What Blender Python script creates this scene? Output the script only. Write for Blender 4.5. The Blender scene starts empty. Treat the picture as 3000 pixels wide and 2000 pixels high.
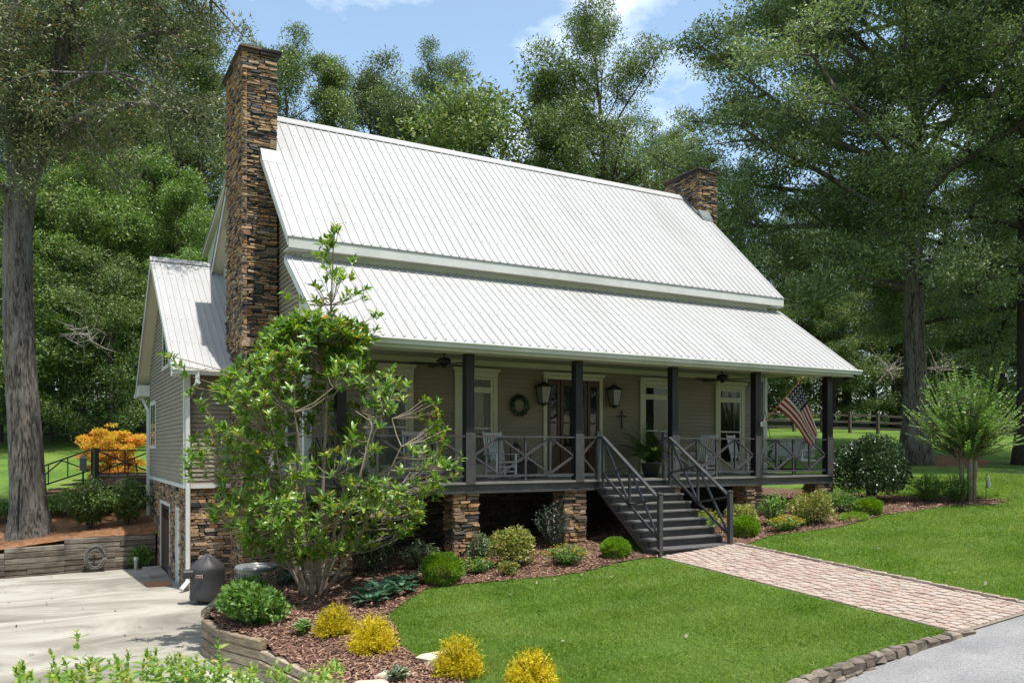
import bpy, math, random
import numpy as np
from mathutils import Vector, Matrix

# ------------------------------------------------------------------ camera, sky, sun, exposure
S = bpy.context.scene
COL = S.collection
rng = np.random.default_rng(7)
random.seed(7)
CAM = np.array([-7.94, -16.12, 2.35])
FPX = 2409.0                        # focal length in pixels of a 3000 px wide picture
YAW = math.radians(29.26)
FW = np.array([math.sin(YAW), math.cos(YAW), 0.0])
RT = np.array([math.cos(YAW), -math.sin(YAW), 0.0])

cam_d = bpy.data.cameras.new('camera')
cam_d.sensor_width = 36.0
cam_d.lens = 36.0 * FPX / 3000.0
cam_d.shift_y = 318.0 / 3000.0
cam_d.clip_start = 0.1
cam_d.clip_end = 2000.0
cam_o = bpy.data.objects.new('camera', cam_d)
COL.objects.link(cam_o)
cam_o.location = CAM
cam_o.rotation_euler = (math.radians(90), 0, -YAW)
S.camera = cam_o

SUN_DIR = Vector((0.07, -0.30, 0.95)).normalized()      # towards the sun
SUN_EL = math.asin(SUN_DIR.z)
SUN_AZ = math.atan2(SUN_DIR.x, SUN_DIR.y)
W = bpy.data.worlds.new('World')
S.world = W
W.use_nodes = True
wn, wl = W.node_tree.nodes, W.node_tree.links
wn.clear()
w_out = wn.new('ShaderNodeOutputWorld')
w_bg = wn.new('ShaderNodeBackground')
w_sky = wn.new('ShaderNodeTexSky')
w_sky.sky_type = 'NISHITA'
w_sky.sun_disc = False
w_sky.sun_elevation = SUN_EL
w_sky.sun_rotation = SUN_AZ
w_sky.air_density = 1.0
w_sky.dust_density = 1.2
w_sky.ozone_density = 0.8
w_tc = wn.new('ShaderNodeTexCoord')
w_map = wn.new('ShaderNodeMapping')
w_map.inputs['Scale'].default_value = (2.2, 2.2, 5.0)
w_map.inputs['Location'].default_value = (0.25, 0.1, 0.35)
w_no = wn.new('ShaderNodeTexNoise')
w_no.inputs['Scale'].default_value = 1.6
w_no.inputs['Detail'].default_value = 7.0
w_no.inputs['Roughness'].default_value = 0.55
w_rmp = wn.new('ShaderNodeValToRGB')
w_rmp.color_ramp.elements[0].position = 0.53
w_rmp.color_ramp.elements[0].color = (0, 0, 0, 1)
w_rmp.color_ramp.elements[1].position = 0.74
w_rmp.color_ramp.elements[1].color = (0.75, 0.75, 0.75, 1)
w_mix = wn.new('ShaderNodeMix')
w_mix.data_type = 'RGBA'
w_mix.inputs['B'].default_value = (8.5, 8.8, 9.4, 1)      # sunlit wisps of cloud
wl.new(w_tc.outputs['Generated'], w_map.inputs['Vector'])
wl.new(w_map.outputs['Vector'], w_no.inputs['Vector'])
wl.new(w_no.outputs['Fac'], w_rmp.inputs['Fac'])
wl.new(w_rmp.outputs['Color'], w_mix.inputs['Factor'])
w_tint = wn.new('ShaderNodeMix')
w_tint.data_type = 'RGBA'
w_tint.blend_type = 'MULTIPLY'
w_tint.inputs['Factor'].default_value = 1.0
w_tint.inputs['B'].default_value = (1.22, 1.20, 1.06, 1)
wl.new(w_sky.outputs['Color'], w_tint.inputs['A'])
wl.new(w_tint.outputs['Result'], w_mix.inputs['A'])
wl.new(w_mix.outputs['Result'], w_bg.inputs['Color'])
w_bg.inputs['Strength'].default_value = 0.15
wl.new(w_bg.outputs['Background'], w_out.inputs['Surface'])

sun_d = bpy.data.lights.new('sun', 'SUN')
sun_d.energy = 4.0
sun_d.angle = math.radians(0.53)
sun_d.color = (1.0, 0.965, 0.90)
sun_o = bpy.data.objects.new('sun', sun_d)
COL.objects.link(sun_o)
sun_o.location = (0, -40, 60)
sun_o.rotation_euler = SUN_DIR.to_track_quat('Z', 'Y').to_euler()

S.view_settings.view_transform = 'Standard'
S.view_settings.look = 'None'
S.view_settings.exposure = 0.72
S.view_settings.gamma = 1.0
S.view_settings.use_curve_mapping = False
S.render.engine = 'CYCLES'
S.cycles.max_bounces = 7
S.cycles.diffuse_bounces = 4
S.cycles.transmission_bounces = 4
S.cycles.transparent_max_bounces = 6
S.cycles.use_denoising = True

# ------------------------------------------------------------------ helpers
BASE = {}            # world position of every Empty made by thing()


def at(px, d):
    """A spot d metres deep along the view, px across a 3000 px wide picture -> world X, Y."""
    p = CAM + d * (FW + RT * (px - 1500.0) / FPX)
    return float(p[0]), float(p[1])


def zpx(y, d):
    return float(CAM[2] + (1318.0 - y) / FPX * d)


def depth(X, Y):
    return (X - CAM[0]) * FW[0] + (Y - CAM[1]) * FW[1]


def tag(o, label=None, cat=None, group=None, kind=None):
    if label: o['label'] = label
    if cat: o['category'] = cat
    if group: o['group'] = group
    if kind: o['kind'] = kind
    return o


def thing(name, label, cat, loc=(0, 0, 0), group=None):
    o = bpy.data.objects.new(name, None)
    COL.objects.link(o)
    o.location = loc
    o.empty_display_size = 0.2
    BASE[o.name] = np.array(loc, float)
    return tag(o, label, cat, group)


def base_of(o):
    return BASE.get(o.name, np.zeros(3)) if o is not None else np.zeros(3)


def mesh_from(V, F, name='mesh'):
    """V (n,3); F an (m,k) int array or a list of index tuples."""
    me = bpy.data.meshes.new(name)
    V = np.asarray(V, dtype=np.float32)
    if isinstance(F, np.ndarray) and F.ndim == 2:
        m, k = F.shape
        me.vertices.add(len(V))
        me.vertices.foreach_set('co', V.ravel())
        me.loops.add(m * k)
        me.loops.foreach_set('vertex_index', F.astype(np.int32).ravel())
        me.polygons.add(m)
        me.polygons.foreach_set('loop_start', np.arange(0, m * k, k, dtype=np.int32))
        me.update(calc_edges=True)
    else:
        me.from_pydata([tuple(map(float, v)) for v in V], [], [tuple(f) for f in F])
        me.update()
    return me


def link_mesh(name, me, mat, parent=None, smooth=False, loc=None):
    if mat is not None and len(me.materials) == 0:
        for mm in (mat if isinstance(mat, (list, tuple)) else [mat]):
            me.materials.append(mm)
    if smooth:
        me.polygons.foreach_set('use_smooth', np.ones(len(me.polygons), dtype=bool))
    o = bpy.data.objects.new(name, me)
    COL.objects.link(o)
    if parent is not None:
        o.parent = parent
    if loc is not None:
        o.location = loc
    BASE[o.name] = base_of(parent) + (np.array(loc, float) if loc is not None else 0)
    return o


def rot_to(z, up=(0, 0, 1)):
    """3x3 with columns x, y, z where z is the given direction."""
    z = np.asarray(z, float); z = z / np.linalg.norm(z)
    u = np.asarray(up, float)
    if abs(z @ u) > 0.985:
        u = np.array([0, 1.0, 0])
    x = np.cross(u, z); x /= np.linalg.norm(x)
    y = np.cross(z, x)
    return np.stack([x, y, z], 1)


def rz(a):
    c, s = math.cos(a), math.sin(a)
    return np.array([[c, -s, 0], [s, c, 0], [0, 0, 1.0]])


CUBE = np.array([[-1, -1, -1], [1, -1, -1], [1, 1, -1], [-1, 1, -1], [-1, -1, 1], [1, -1, 1], [1, 1, 1], [-1, 1, 1]], float) / 2
CUBEF = [(0, 3, 2, 1), (4, 5, 6, 7), (0, 1, 5, 4), (1, 2, 6, 5), (2, 3, 7, 6), (3, 0, 4, 7)]


class MB:
    def __init__(s):
        s.v, s.f, s.m, s.n = [], [], [], 0

    def add(s, V, F, mi=0):
        V = np.asarray(V, float)
        s.v.append(V)
        s.f += [tuple(i + s.n for i in f) for f in F]
        s.m += [mi] * len(F)
        s.n += len(V)
        return s

    def box(s, lo, hi, mi=0):
        lo, hi = np.array(lo, float), np.array(hi, float)
        return s.add(CUBE * (hi - lo) + (lo + hi) / 2, CUBEF, mi)

    def cbox(s, c, size, R=None, mi=0):
        V = CUBE * np.array(size, float)
        if R is not None: V = V @ R.T
        return s.add(V + np.array(c, float), CUBEF, mi)

    def bev(s, lo, hi, b=0.01, mi=0):
        """box with chamfered vertical and horizontal edges"""
        lo, hi = np.array(lo, float), np.array(hi, float)
        b = min(b, *((hi - lo) * 0.45))
        c, h = (lo + hi) / 2, (hi - lo) / 2
        V, idx = [], {}
        for sx in (-1, 1):
            for sy in (-1, 1):
                for sz in (-1, 1):
                    for a in range(3):
                        q = h - b; q = q * np.array([sx, sy, sz]); q[a] = h[a] * (sx, sy, sz)[a]
                        idx[(sx, sy, sz, a)] = len(V); V.append(c + q)
        F = []
        for a in range(3):
            o1, o2 = [(1, 2), (2, 0), (0, 1)][a]
            for sg in (-1, 1):
                ring = []
                for p, q in ((-1, -1), (1, -1), (1, 1), (-1, 1)):
                    k = [0, 0, 0]; k[a] = sg; k[o1] = p; k[o2] = q
                    ring.append(idx[(*k, a)])
                F.append(tuple(ring if sg > 0 else ring[::-1]))
        for a in range(3):                         # edge chamfers along axis a
            o1, o2 = [(1, 2), (2, 0), (0, 1)][a]
            for p in (-1, 1):
                for q in (-1, 1):
                    k0 = [0, 0, 0]; k0[o1] = p; k0[o2] = q
                    k1 = list(k0); k0[a] = -1; k1[a] = 1
                    F.append((idx[(*k0, o1)], idx[(*k1, o1)], idx[(*k1, o2)], idx[(*k0, o2)]) if p * q > 0 else
                             (idx[(*k0, o1)], idx[(*k0, o2)], idx[(*k1, o2)], idx[(*k1, o1)]))
        for sx in (-1, 1):
            for sy in (-1, 1):
                for sz in (-1, 1):
                    t = (idx[(sx, sy, sz, 0)], idx[(sx, sy, sz, 1)], idx[(sx, sy, sz, 2)])
                    F.append(t if sx * sy * sz > 0 else t[::-1])
        return s.add(V, F, mi)

    def bar(s, p0, p1, w, h, up=(0, 0, 1), mi=0):
        p0, p1 = np.array(p0, float), np.array(p1, float)
        R = rot_to(p1 - p0, up)
        L = np.linalg.norm(p1 - p0)
        return s.cbox((p0 + p1) / 2, (w, h, L), R, mi)

    def tube(s, pts, rad, n=8, caps=True, mi=0):
        pts = np.asarray(pts, float)
        if np.isscalar(rad): rad = [rad] * len(pts)
        V, F = [], []
        T = np.gradient(pts, axis=0)
        x = None
        for i, p in enumerate(pts):
            t = T[i] / (np.linalg.norm(T[i]) + 1e-9)
            if x is None:
                x = rot_to(t)[:, 0]
            else:
                x = x - (x @ t) * t; x /= np.linalg.norm(x) + 1e-9
            y = np.cross(t, x)
            a = np.arange(n) / n * 2 * math.pi
            V.append(p + rad[i] * (np.outer(np.cos(a), x) + np.outer(np.sin(a), y)))
        V = np.concatenate(V)
        for i in range(len(pts) - 1):
            for j in range(n):
                k = (j + 1) % n
                F.append((i * n + j, i * n + k, (i + 1) * n + k, (i + 1) * n + j))
        if caps:
            F.append(tuple(range(n))[::-1])
            F.append(tuple(range((len(pts) - 1) * n, len(pts) * n)))
        return s.add(V, F, mi)

    def lathe(s, prof, c=(0, 0, 0), n=16, R=None, mi=0):
        """prof: list of (radius, height)"""
        a = np.arange(n) / n * 2 * math.pi
        V, F = [], []
        for r, z in prof:
            V.append(np.stack([r * np.cos(a), r * np.sin(a), np.full(n, z)], 1))
        V = np.concatenate(V)
        for i in range(len(prof) - 1):
            for j in range(n):
                k = (j + 1) % n
                F.append((i * n + j, i * n + k, (i + 1) * n + k, (i + 1) * n + j))
        F.append(tuple(range(n))[::-1])
        F.append(tuple(range((len(prof) - 1) * n, len(prof) * n)))
        if R is not None: V = V @ R.T
        return s.add(V + np.array(c, float), F, mi)

    def prism(s, poly, axis, lo, hi, mi=0):
        """poly: 2-D outline in the two remaining axes (in order), swept along axis from lo to hi"""
        n = len(poly)
        V = []
        for t in (lo, hi):
            for p in poly:
                q = [0, 0, 0]
                o = [a for a in range(3) if a != axis]
                q[o[0]], q[o[1]], q[axis] = p[0], p[1], t
                V.append(q)
        F = [tuple(range(n))[::-1], tuple(range(n, 2 * n))]
        F += [(i, (i + 1) % n, (i + 1) % n + n, i + n) for i in range(n)]
        return s.add(V, F, mi)

    def sheet(s, P, mi=0):
        """P: (a,b,3) grid of points"""
        P = np.asarray(P, float)
        a, b = P.shape[:2]
        F = [(i * b + j, (i + 1) * b + j, (i + 1) * b + j + 1, i * b + j + 1) for i in range(a - 1) for j in range(b - 1)]
        return s.add(P.reshape(-1, 3), F, mi)

    def build(s, name, mat, parent=None, smooth=False):
        V = np.concatenate(s.v) - base_of(parent)
        me = bpy.data.meshes.new(name)
        me.from_pydata([tuple(v) for v in V], [], s.f)
        for mm in (mat if isinstance(mat, (list, tuple)) else [mat]):
            me.materials.append(mm)
        if any(s.m):
            me.polygons.foreach_set('material_index', np.array(s.m, dtype=np.int32))
        me.update()
        o = link_mesh(name, me, None, parent, smooth)
        BASE[o.name] = base_of(parent)
        return o


def copy_tree(o, loc=None, rotz=None, label=None, parent=None, scale=None):
    c = o.copy()
    COL.objects.link(c)
    if parent is not None: c.parent = parent
    if loc is not None: c.location = loc
    if rotz is not None: c.rotation_euler[2] = rotz
    if scale is not None: c.scale = scale
    if label: c['label'] = label
    for ch in list(o.children):
        copy_tree(ch, parent=c)
    return c


# ------------------------------------------------------------------ materials
def mat_new(name):
    m = bpy.data.materials.new(name)
    m.use_nodes = True
    nt = m.node_tree
    return m, nt, nt.nodes['Principled BSDF']


def N(nt, kind, **kw):
    n = nt.nodes.new(kind)
    for k, v in kw.items():
        if k in n.inputs: n.inputs[k].default_value = v
        else: setattr(n, k, v)
    return n


def ramp(nt, stops, interp='LINEAR'):
    r = nt.nodes.new('ShaderNodeValToRGB')
    cr = r.color_ramp
    cr.interpolation = interp
    while len(cr.elements) < len(stops): cr.elements.new(0.5)
    for e, (p, c) in zip(cr.elements, stops):
        e.position = p
        e.color = (*c, 1)
    return r


def coords(nt, scale=(1, 1, 1), rot=(0, 0, 0)):
    """world-sized coordinates"""
    g = nt.nodes.new('ShaderNodeNewGeometry')
    m = nt.nodes.new('ShaderNodeMapping')
    m.inputs['Scale'].default_value = scale
    m.inputs['Rotation'].default_value = rot
    nt.links.new(g.outputs['Position'], m.inputs['Vector'])
    return m.outputs['Vector']


def surf(name, c1, c2=None, rough=0.6, scale=3.0, stretch=(1, 1, 1), bump=0.0, bscale=None, spec=0.4, metal=0.0,
         lo=0.3, hi=0.7, detail=6.0, dirt=None, dirt_scale=0.6, rot=(0, 0, 0)):
    """Two-tone noise surface with optional fine bump and a broad weathering tone."""
    m, nt, b = mat_new(name)
    L = nt.links.new
    c2 = c2 or tuple(x * 0.85 for x in c1)
    v = coords(nt, stretch, rot)
    no = N(nt, 'ShaderNodeTexNoise', Scale=scale, Detail=detail, Roughness=0.6)
    L(v, no.inputs['Vector'])
    r = ramp(nt, [(lo, c2), (hi, c1)])
    L(no.outputs['Fac'], r.inputs['Fac'])
    out = r.outputs['Color']
    if dirt is not None:
        n2 = N(nt, 'ShaderNodeTexNoise', Scale=dirt_scale, Detail=5.0, Roughness=0.65)
        L(v, n2.inputs['Vector'])
        r2 = ramp(nt, [(0.45, (0, 0, 0)), (0.72, (1, 1, 1))])
        L(n2.outputs['Fac'], r2.inputs['Fac'])
        mx = N(nt, 'ShaderNodeMix', data_type='RGBA')
        L(r2.outputs['Color'], mx.inputs['Factor'])
        L(out, mx.inputs['A'])
        mx.inputs['B'].default_value = (*dirt, 1)
        out = mx.outputs['Result']
    L(out, b.inputs['Base Color'])
    b.inputs['Roughness'].default_value = rough
    b.inputs['Specular IOR Level'].default_value = spec
    b.inputs['Metallic'].default_value = metal
    if bump:
        n3 = N(nt, 'ShaderNodeTexNoise', Scale=bscale or scale * 4, Detail=5.0, Roughness=0.6)
        L(v, n3.inputs['Vector'])
        bp = N(nt, 'ShaderNodeBump', Strength=bump, Distance=0.02)
        L(n3.outputs['Fac'], bp.inputs['Height'])
        L(bp.outputs['Normal'], b.inputs['Normal'])
    return m


def rand_value(nt):
    """a random number that differs for every loose piece of a mesh and for every object"""
    g = nt.nodes.new('ShaderNodeNewGeometry')
    oi = nt.nodes.new('ShaderNodeObjectInfo')
    a = N(nt, 'ShaderNodeMath', operation='ADD')
    nt.links.new(g.outputs['Random Per Island'], a.inputs[0])
    nt.links.new(oi.outputs['Random'], a.inputs[1])
    fr = N(nt, 'ShaderNodeMath', operation='FRACT')
    nt.links.new(a.outputs[0], fr.inputs[0])
    return fr.outputs[0]


def pieces(name, stops, rough=0.8, nscale=12.0, namt=0.45, bump=0.4, spec=0.3, interp='LINEAR', stretch=(1, 1, 1), dirt=None):
    """stones, timbers, pavers: each piece takes its own colour from the ramp, with grain on top"""
    m, nt, b = mat_new(name)
    L = nt.links.new
    r = ramp(nt, stops, interp)
    L(rand_value(nt), r.inputs['Fac'])
    v = coords(nt, stretch)
    no = N(nt, 'ShaderNodeTexNoise', Scale=nscale, Detail=6.0, Roughness=0.65)
    L(v, no.inputs['Vector'])
    mr = N(nt, 'ShaderNodeMapRange')
    mr.inputs['From Min'].default_value = 0.25
    mr.inputs['From Max'].default_value = 0.75
    mr.inputs['To Min'].default_value = 1.0 - namt
    mr.inputs['To Max'].default_value = 1.0 + namt
    L(no.outputs['Fac'], mr.inputs['Value'])
    mx = N(nt, 'ShaderNodeMix', data_type='RGBA', blend_type='MULTIPLY')
    mx.inputs['Factor'].default_value = 1.0
    L(r.outputs['Color'], mx.inputs['A'])
    L(mr.outputs['Result'], mx.inputs['B'])
    out = mx.outputs['Result']
    if dirt is not None:
        n2 = N(nt, 'ShaderNodeTexNoise', Scale=1.3, Detail=4.0)
        L(coords(nt), n2.inputs['Vector'])
        r2 = ramp(nt, [(0.48, (0, 0, 0)), (0.7, (0.8, 0.8, 0.8))])
        L(n2.outputs['Fac'], r2.inputs['Fac'])
        m2 = N(nt, 'ShaderNodeMix', data_type='RGBA')
        L(r2.outputs['Color'], m2.inputs['Factor'])
        L(out, m2.inputs['A'])
        m2.inputs['B'].default_value = (*dirt, 1)
        out = m2.outputs['Result']
    L(out, b.inputs['Base Color'])
    b.inputs['Roughness'].default_value = rough
    b.inputs['Specular IOR Level'].default_value = spec
    if bump:
        bp = N(nt, 'ShaderNodeBump', Strength=bump, Distance=0.015)
        L(no.outputs['Fac'], bp.inputs['Height'])
        L(bp.outputs['Normal'], b.inputs['Normal'])
    return m


def leafmat(name, stops, rough=0.45, trans=0.35, spec=0.45, big=0.25, bigscale=0.5, gain=1.0):
    """foliage: colour by leaf, drifting over the plant, with light coming through the blade"""
    m, nt, b = mat_new(name)
    L = nt.links.new
    r = ramp(nt, stops)
    v = coords(nt)
    no = N(nt, 'ShaderNodeTexNoise', Scale=bigscale, Detail=3.0)
    L(v, no.inputs['Vector'])
    sub = N(nt, 'ShaderNodeMath', operation='MULTIPLY_ADD')
    L(no.outputs['Fac'], sub.inputs[0])
    sub.inputs[1].default_value = 2 * big
    sub.inputs[2].default_value = -big
    ad = N(nt, 'ShaderNodeMath', operation='ADD', use_clamp=True)
    L(rand_value(nt), ad.inputs[0])
    L(sub.outputs[0], ad.inputs[1])
    L(ad.outputs[0], r.inputs['Fac'])
    oi = nt.nodes.new('ShaderNodeObjectInfo')
    vr = N(nt, 'ShaderNodeMapRange')
    vr.inputs['To Min'].default_value = 0.85 * gain; vr.inputs['To Max'].default_value = 1.2 * gain
    L(oi.outputs['Random'], vr.inputs['Value'])
    hv = N(nt, 'ShaderNodeHueSaturation')
    L(vr.outputs['Result'], hv.inputs['Value']); L(r.outputs['Color'], hv.inputs['Color'])
    L(hv.outputs['Color'], b.inputs['Base Color'])
    b.inputs['Roughness'].default_value = rough
    b.inputs['Specular IOR Level'].default_value = spec
    tr = N(nt, 'ShaderNodeBsdfTranslucent')
    hs = N(nt, 'ShaderNodeHueSaturation', Hue=0.485, Saturation=1.1, Value=1.6)
    L(hv.outputs['Color'], hs.inputs['Color'])
    L(hs.outputs['Color'], tr.inputs['Color'])
    mx = N(nt, 'ShaderNodeMixShader', Fac=trans)
    out = nt.nodes['Material Output']
    L(b.outputs[0], mx.inputs[1])
    L(tr.outputs[0], mx.inputs[2])
    L(mx.outputs[0], out.inputs['Surface'])
    return m


def glassmat(name, tint=(0.02, 0.025, 0.02), clear=0.35):
    m, nt, b = mat_new(name)
    L = nt.links.new
    b.inputs['Base Color'].default_value = (*tint, 1)
    b.inputs['Roughness'].default_value = 0.02
    b.inputs['Specular IOR Level'].default_value = 0.45
    t = N(nt, 'ShaderNodeBsdfTransparent')
    mx = N(nt, 'ShaderNodeMixShader', Fac=clear)
    L(b.outputs[0], mx.inputs[1])
    L(t.outputs[0], mx.inputs[2])
    L(mx.outputs[0], nt.nodes['Material Output'].inputs['Surface'])
    return m


M = {}
M['roof'] = surf('white_roof_metal', (0.392, 0.390, 0.385), (0.350, 0.348, 0.343), rough=0.55, scale=0.9, stretch=(1.6, .35, .35), bump=0.08, bscale=5, spec=0.18,
                 dirt=(0.318, 0.315, 0.309), dirt_scale=0.7)
M['flash'] = surf('flashing_metal', (0.20, 0.215, 0.215), (0.14, 0.155, 0.155), rough=0.5, scale=5, metal=0.3)
M['screw'] = surf('screw_grey', (0.22, 0.22, 0.22), (0.15, 0.15, 0.15), rough=0.5)
M['white'] = surf('white_trim_paint', (0.56, 0.57, 0.54), (0.50, 0.51, 0.48), rough=0.5, scale=2.0, bump=0.04, dirt=(0.44, 0.45, 0.41), dirt_scale=1.1)
M['cream'] = surf('cream_trim_paint', (0.46, 0.45, 0.34), (0.41, 0.40, 0.30), rough=0.55, scale=2.0, bump=0.04)
M['siding'] = surf('taupe_siding_paint', (0.245, 0.213, 0.158), (0.215, 0.187, 0.139), rough=0.6, scale=1.4, stretch=(.5, .5, 3), bump=0.06, bscale=30, dirt=(0.20, 0.173, 0.127))
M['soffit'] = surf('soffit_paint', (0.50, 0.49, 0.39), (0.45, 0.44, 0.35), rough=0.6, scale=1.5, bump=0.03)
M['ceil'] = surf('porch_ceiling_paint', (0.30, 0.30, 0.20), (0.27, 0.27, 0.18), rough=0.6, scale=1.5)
M['black'] = surf('black_post_paint', (0.008, 0.008, 0.010), (0.005, 0.005, 0.007), rough=0.5, scale=4, stretch=(3, 3, .6), bump=0.12, bscale=30)
M['grey'] = surf('charcoal_rail_paint', (0.050, 0.049, 0.053), (0.036, 0.035, 0.039), rough=0.42, scale=4, stretch=(2, 2, 2), bump=0.15, bscale=35, dirt=(0.070, 0.069, 0.070), dirt_scale=1.6)
M['tread'] = surf('pale_tread_paint', (0.105, 0.102, 0.100), (0.070, 0.068, 0.068), rough=0.5, scale=5, stretch=(.6, 4, 2), bump=0.15, bscale=30, dirt=(0.135, 0.13, 0.125), dirt_scale=2.5)  # treads are a paler grey than the rails
M['deck'] = surf('charcoal_floor_paint', (0.20, 0.19, 0.175), (0.15, 0.145, 0.13), rough=0.5, scale=3, bump=0.1)
M['dark'] = surf('shade_black', (0.012, 0.011, 0.010), (0.008, 0.008, 0.007), rough=0.8)  # near-black colour for shade behind glass, under porch and deck
M['door'] = surf('stained_door_wood', (0.060, 0.024, 0.012), (0.028, 0.012, 0.007), rough=0.4, scale=6, stretch=(6, 6, .6), bump=0.1)
M['bdoor'] = surf('brown_door_paint', (0.050, 0.026, 0.020), (0.036, 0.020, 0.016), rough=0.5, scale=3)
M['glass'] = glassmat('window_glass')
M['glass2'] = glassmat('curtained_glass', clear=0.8)
M['curtain'] = surf('curtain_cloth', (0.40, 0.39, 0.32), (0.30, 0.29, 0.24), rough=0.85, scale=20, stretch=(6, 1, .3))
M['stone'] = pieces('ledge_stone', [(0.0, (0.040, 0.036, 0.037)), (0.11, (0.085, 0.078, 0.078)), (0.22, (0.15, 0.112, 0.080)), (0.38, (0.26, 0.172, 0.100)),
                                    (0.52, (0.31, 0.222, 0.145)), (0.64, (0.38, 0.235, 0.110)), (0.74, (0.10, 0.094, 0.10)), (0.82, (0.38, 0.185, 0.070)), (0.92, (0.35, 0.275, 0.20)), (1.0, (0.20, 0.110, 0.075))],
                    rough=0.85, nscale=16, namt=0.5, bump=0.7)
M['mortar'] = surf('dark_mortar', (0.050, 0.042, 0.034), (0.030, 0.026, 0.022), rough=0.95, scale=10)
M['timber'] = pieces('weathered_timber', [(0, (0.20, 0.155, 0.105)), (0.35, (0.27, 0.205, 0.135)), (0.7, (0.33, 0.27, 0.19)), (1, (0.24, 0.17, 0.10))], rough=0.9, nscale=4, namt=0.55,
                     bump=0.9, stretch=(1.2, 1.2, 7), dirt=(0.10, 0.085, 0.07))
M['timber_old'] = pieces('old_dark_timber', [(0, (0.085, 0.068, 0.052)), (0.5, (0.15, 0.125, 0.095)), (1, (0.22, 0.195, 0.16))], rough=0.9, nscale=4, namt=0.6, bump=0.9,
                         stretch=(1.0, 1.0, 7), dirt=(0.035, 0.030, 0.026))
M['paver'] = pieces('tumbled_paver', [(0, (0.31, 0.222, 0.182)), (0.3, (0.35, 0.268, 0.222)), (0.6, (0.375, 0.30, 0.248)), (0.85, (0.34, 0.285, 0.245)), (1, (0.27, 0.19, 0.16))], rough=0.9, nscale=18, namt=0.2, bump=0.4)
M['sand'] = surf('joint_sand', (0.24, 0.20, 0.155), (0.15, 0.125, 0.10), rough=1, scale=25)
M['edging'] = pieces('grey_edging_stone', [(0, (0.15, 0.118, 0.095)), (0.4, (0.215, 0.175, 0.14)), (0.75, (0.26, 0.215, 0.175)), (1, (0.18, 0.14, 0.115))], rough=0.95, nscale=14, namt=0.4, bump=0.9, dirt=(0.095, 0.08, 0.065))
M['flag_stone'] = surf('pale_step_stone', (0.55, 0.47, 0.36), (0.42, 0.35, 0.27), rough=0.9, scale=8, bump=0.4)
M['bark'] = surf('grey_oak_bark', (0.150, 0.130, 0.110), (0.030, 0.026, 0.022), rough=0.95, scale=6.5, stretch=(3.0, 3.0, .5), bump=1.0, bscale=9, lo=.42, hi=.57, detail=9, dirt=(0.21, 0.195, 0.175), dirt_scale=1.1)
M['bark_d'] = surf('dark_bark', (0.075, 0.062, 0.050), (0.030, 0.025, 0.020), rough=0.95, scale=5, stretch=(2.5, 2.5, .5), bump=.9, bscale=7)
M['bark_l'] = surf('smooth_tan_bark', (0.26, 0.21, 0.155), (0.15, 0.12, 0.088), rough=0.85, scale=5, stretch=(1, 1, 3), bump=.3, dirt=(0.30, 0.27, 0.22), dirt_scale=2)
M['dead'] = surf('bare_twig_wood', (0.26, 0.235, 0.20), (0.17, 0.15, 0.13), rough=.9, scale=4)
M['lawnbase'] = None

# ------------------------------------------------------------------ terrain
def plane_z(X, Y):
    return 0.02 + 0.075 * (X - 3.4) + 0.05 * (Y + 3.0)


CTRL = []
for X, Y in [(-4, -6), (-4, -1), (-1, -9), (0, -4), (0, 1), (3.4, -3), (3.4, -9), (7, -6), (8, 0), (11, -3), (12, 2), (14, -7), (6, -10), (2, 3)]:
    CTRL.append((X, Y, plane_z(X, Y)))
CTRL += [(20, -8, 0.95), (18, -2, 1.05), (-3, -12, -0.95), (4, -14, -0.6), (-9, -14, -1.0), (-12, -20, -1.3), (10, -18, -0.3), (24, -16, 0.8)]
for px, d, z in [(-400, 24, -.9), (100, 26.4, -0.32), (330, 28.5, 0.0), (-200, 30, 0.4), (200, 33, 0.9), (450, 34, 1.0), (-400, 42, 2.2), (150, 42, 2.15), (500, 42, 2.2),
                 (-300, 52, 3.5), (250, 52, 3.5), (-500, 66, 5.4), (200, 66, 5.6), (700, 60, 5.0), (300, 95, 8.0), (-900, 95, 7.5),
                 (2400, 30, 1.35), (2700, 37, 1.62), (3100, 34, 1.5), (2300, 44, 2.35), (2800, 47, 2.5), (2400, 58, 3.72), (2900, 58, 3.45), (3500, 50, 2.6),
                 (1500, 45, 2.4), (1500, 65, 4.6), (2000, 90, 6.5), (2900, 95, 5.8), (3700, 80, 4.6), (1200, 140, 9), (2900, 150, 8), (100, 150, 10)]:
    X, Y = at(px, d)
    CTRL.append((X, Y, z))
CTRL = np.array(CTRL)


def _phi(r2):
    return 0.5 * r2 * np.log(r2 + 1e-9)


def tps_fit(P):
    n = len(P)
    d2 = ((P[:, None, :2] - P[None, :, :2]) ** 2).sum(-1)
    A = np.zeros((n + 3, n + 3))
    A[:n, :n] = _phi(d2) + np.eye(n) * 6.0
    A[:n, n] = 1; A[:n, n + 1:] = P[:, :2]
    A[n, :n] = 1; A[n + 1:, :n] = P[:, :2].T
    b = np.concatenate([P[:, 2], np.zeros(3)])
    return np.linalg.solve(A, b)


TPS = tps_fit(CTRL)


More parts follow.
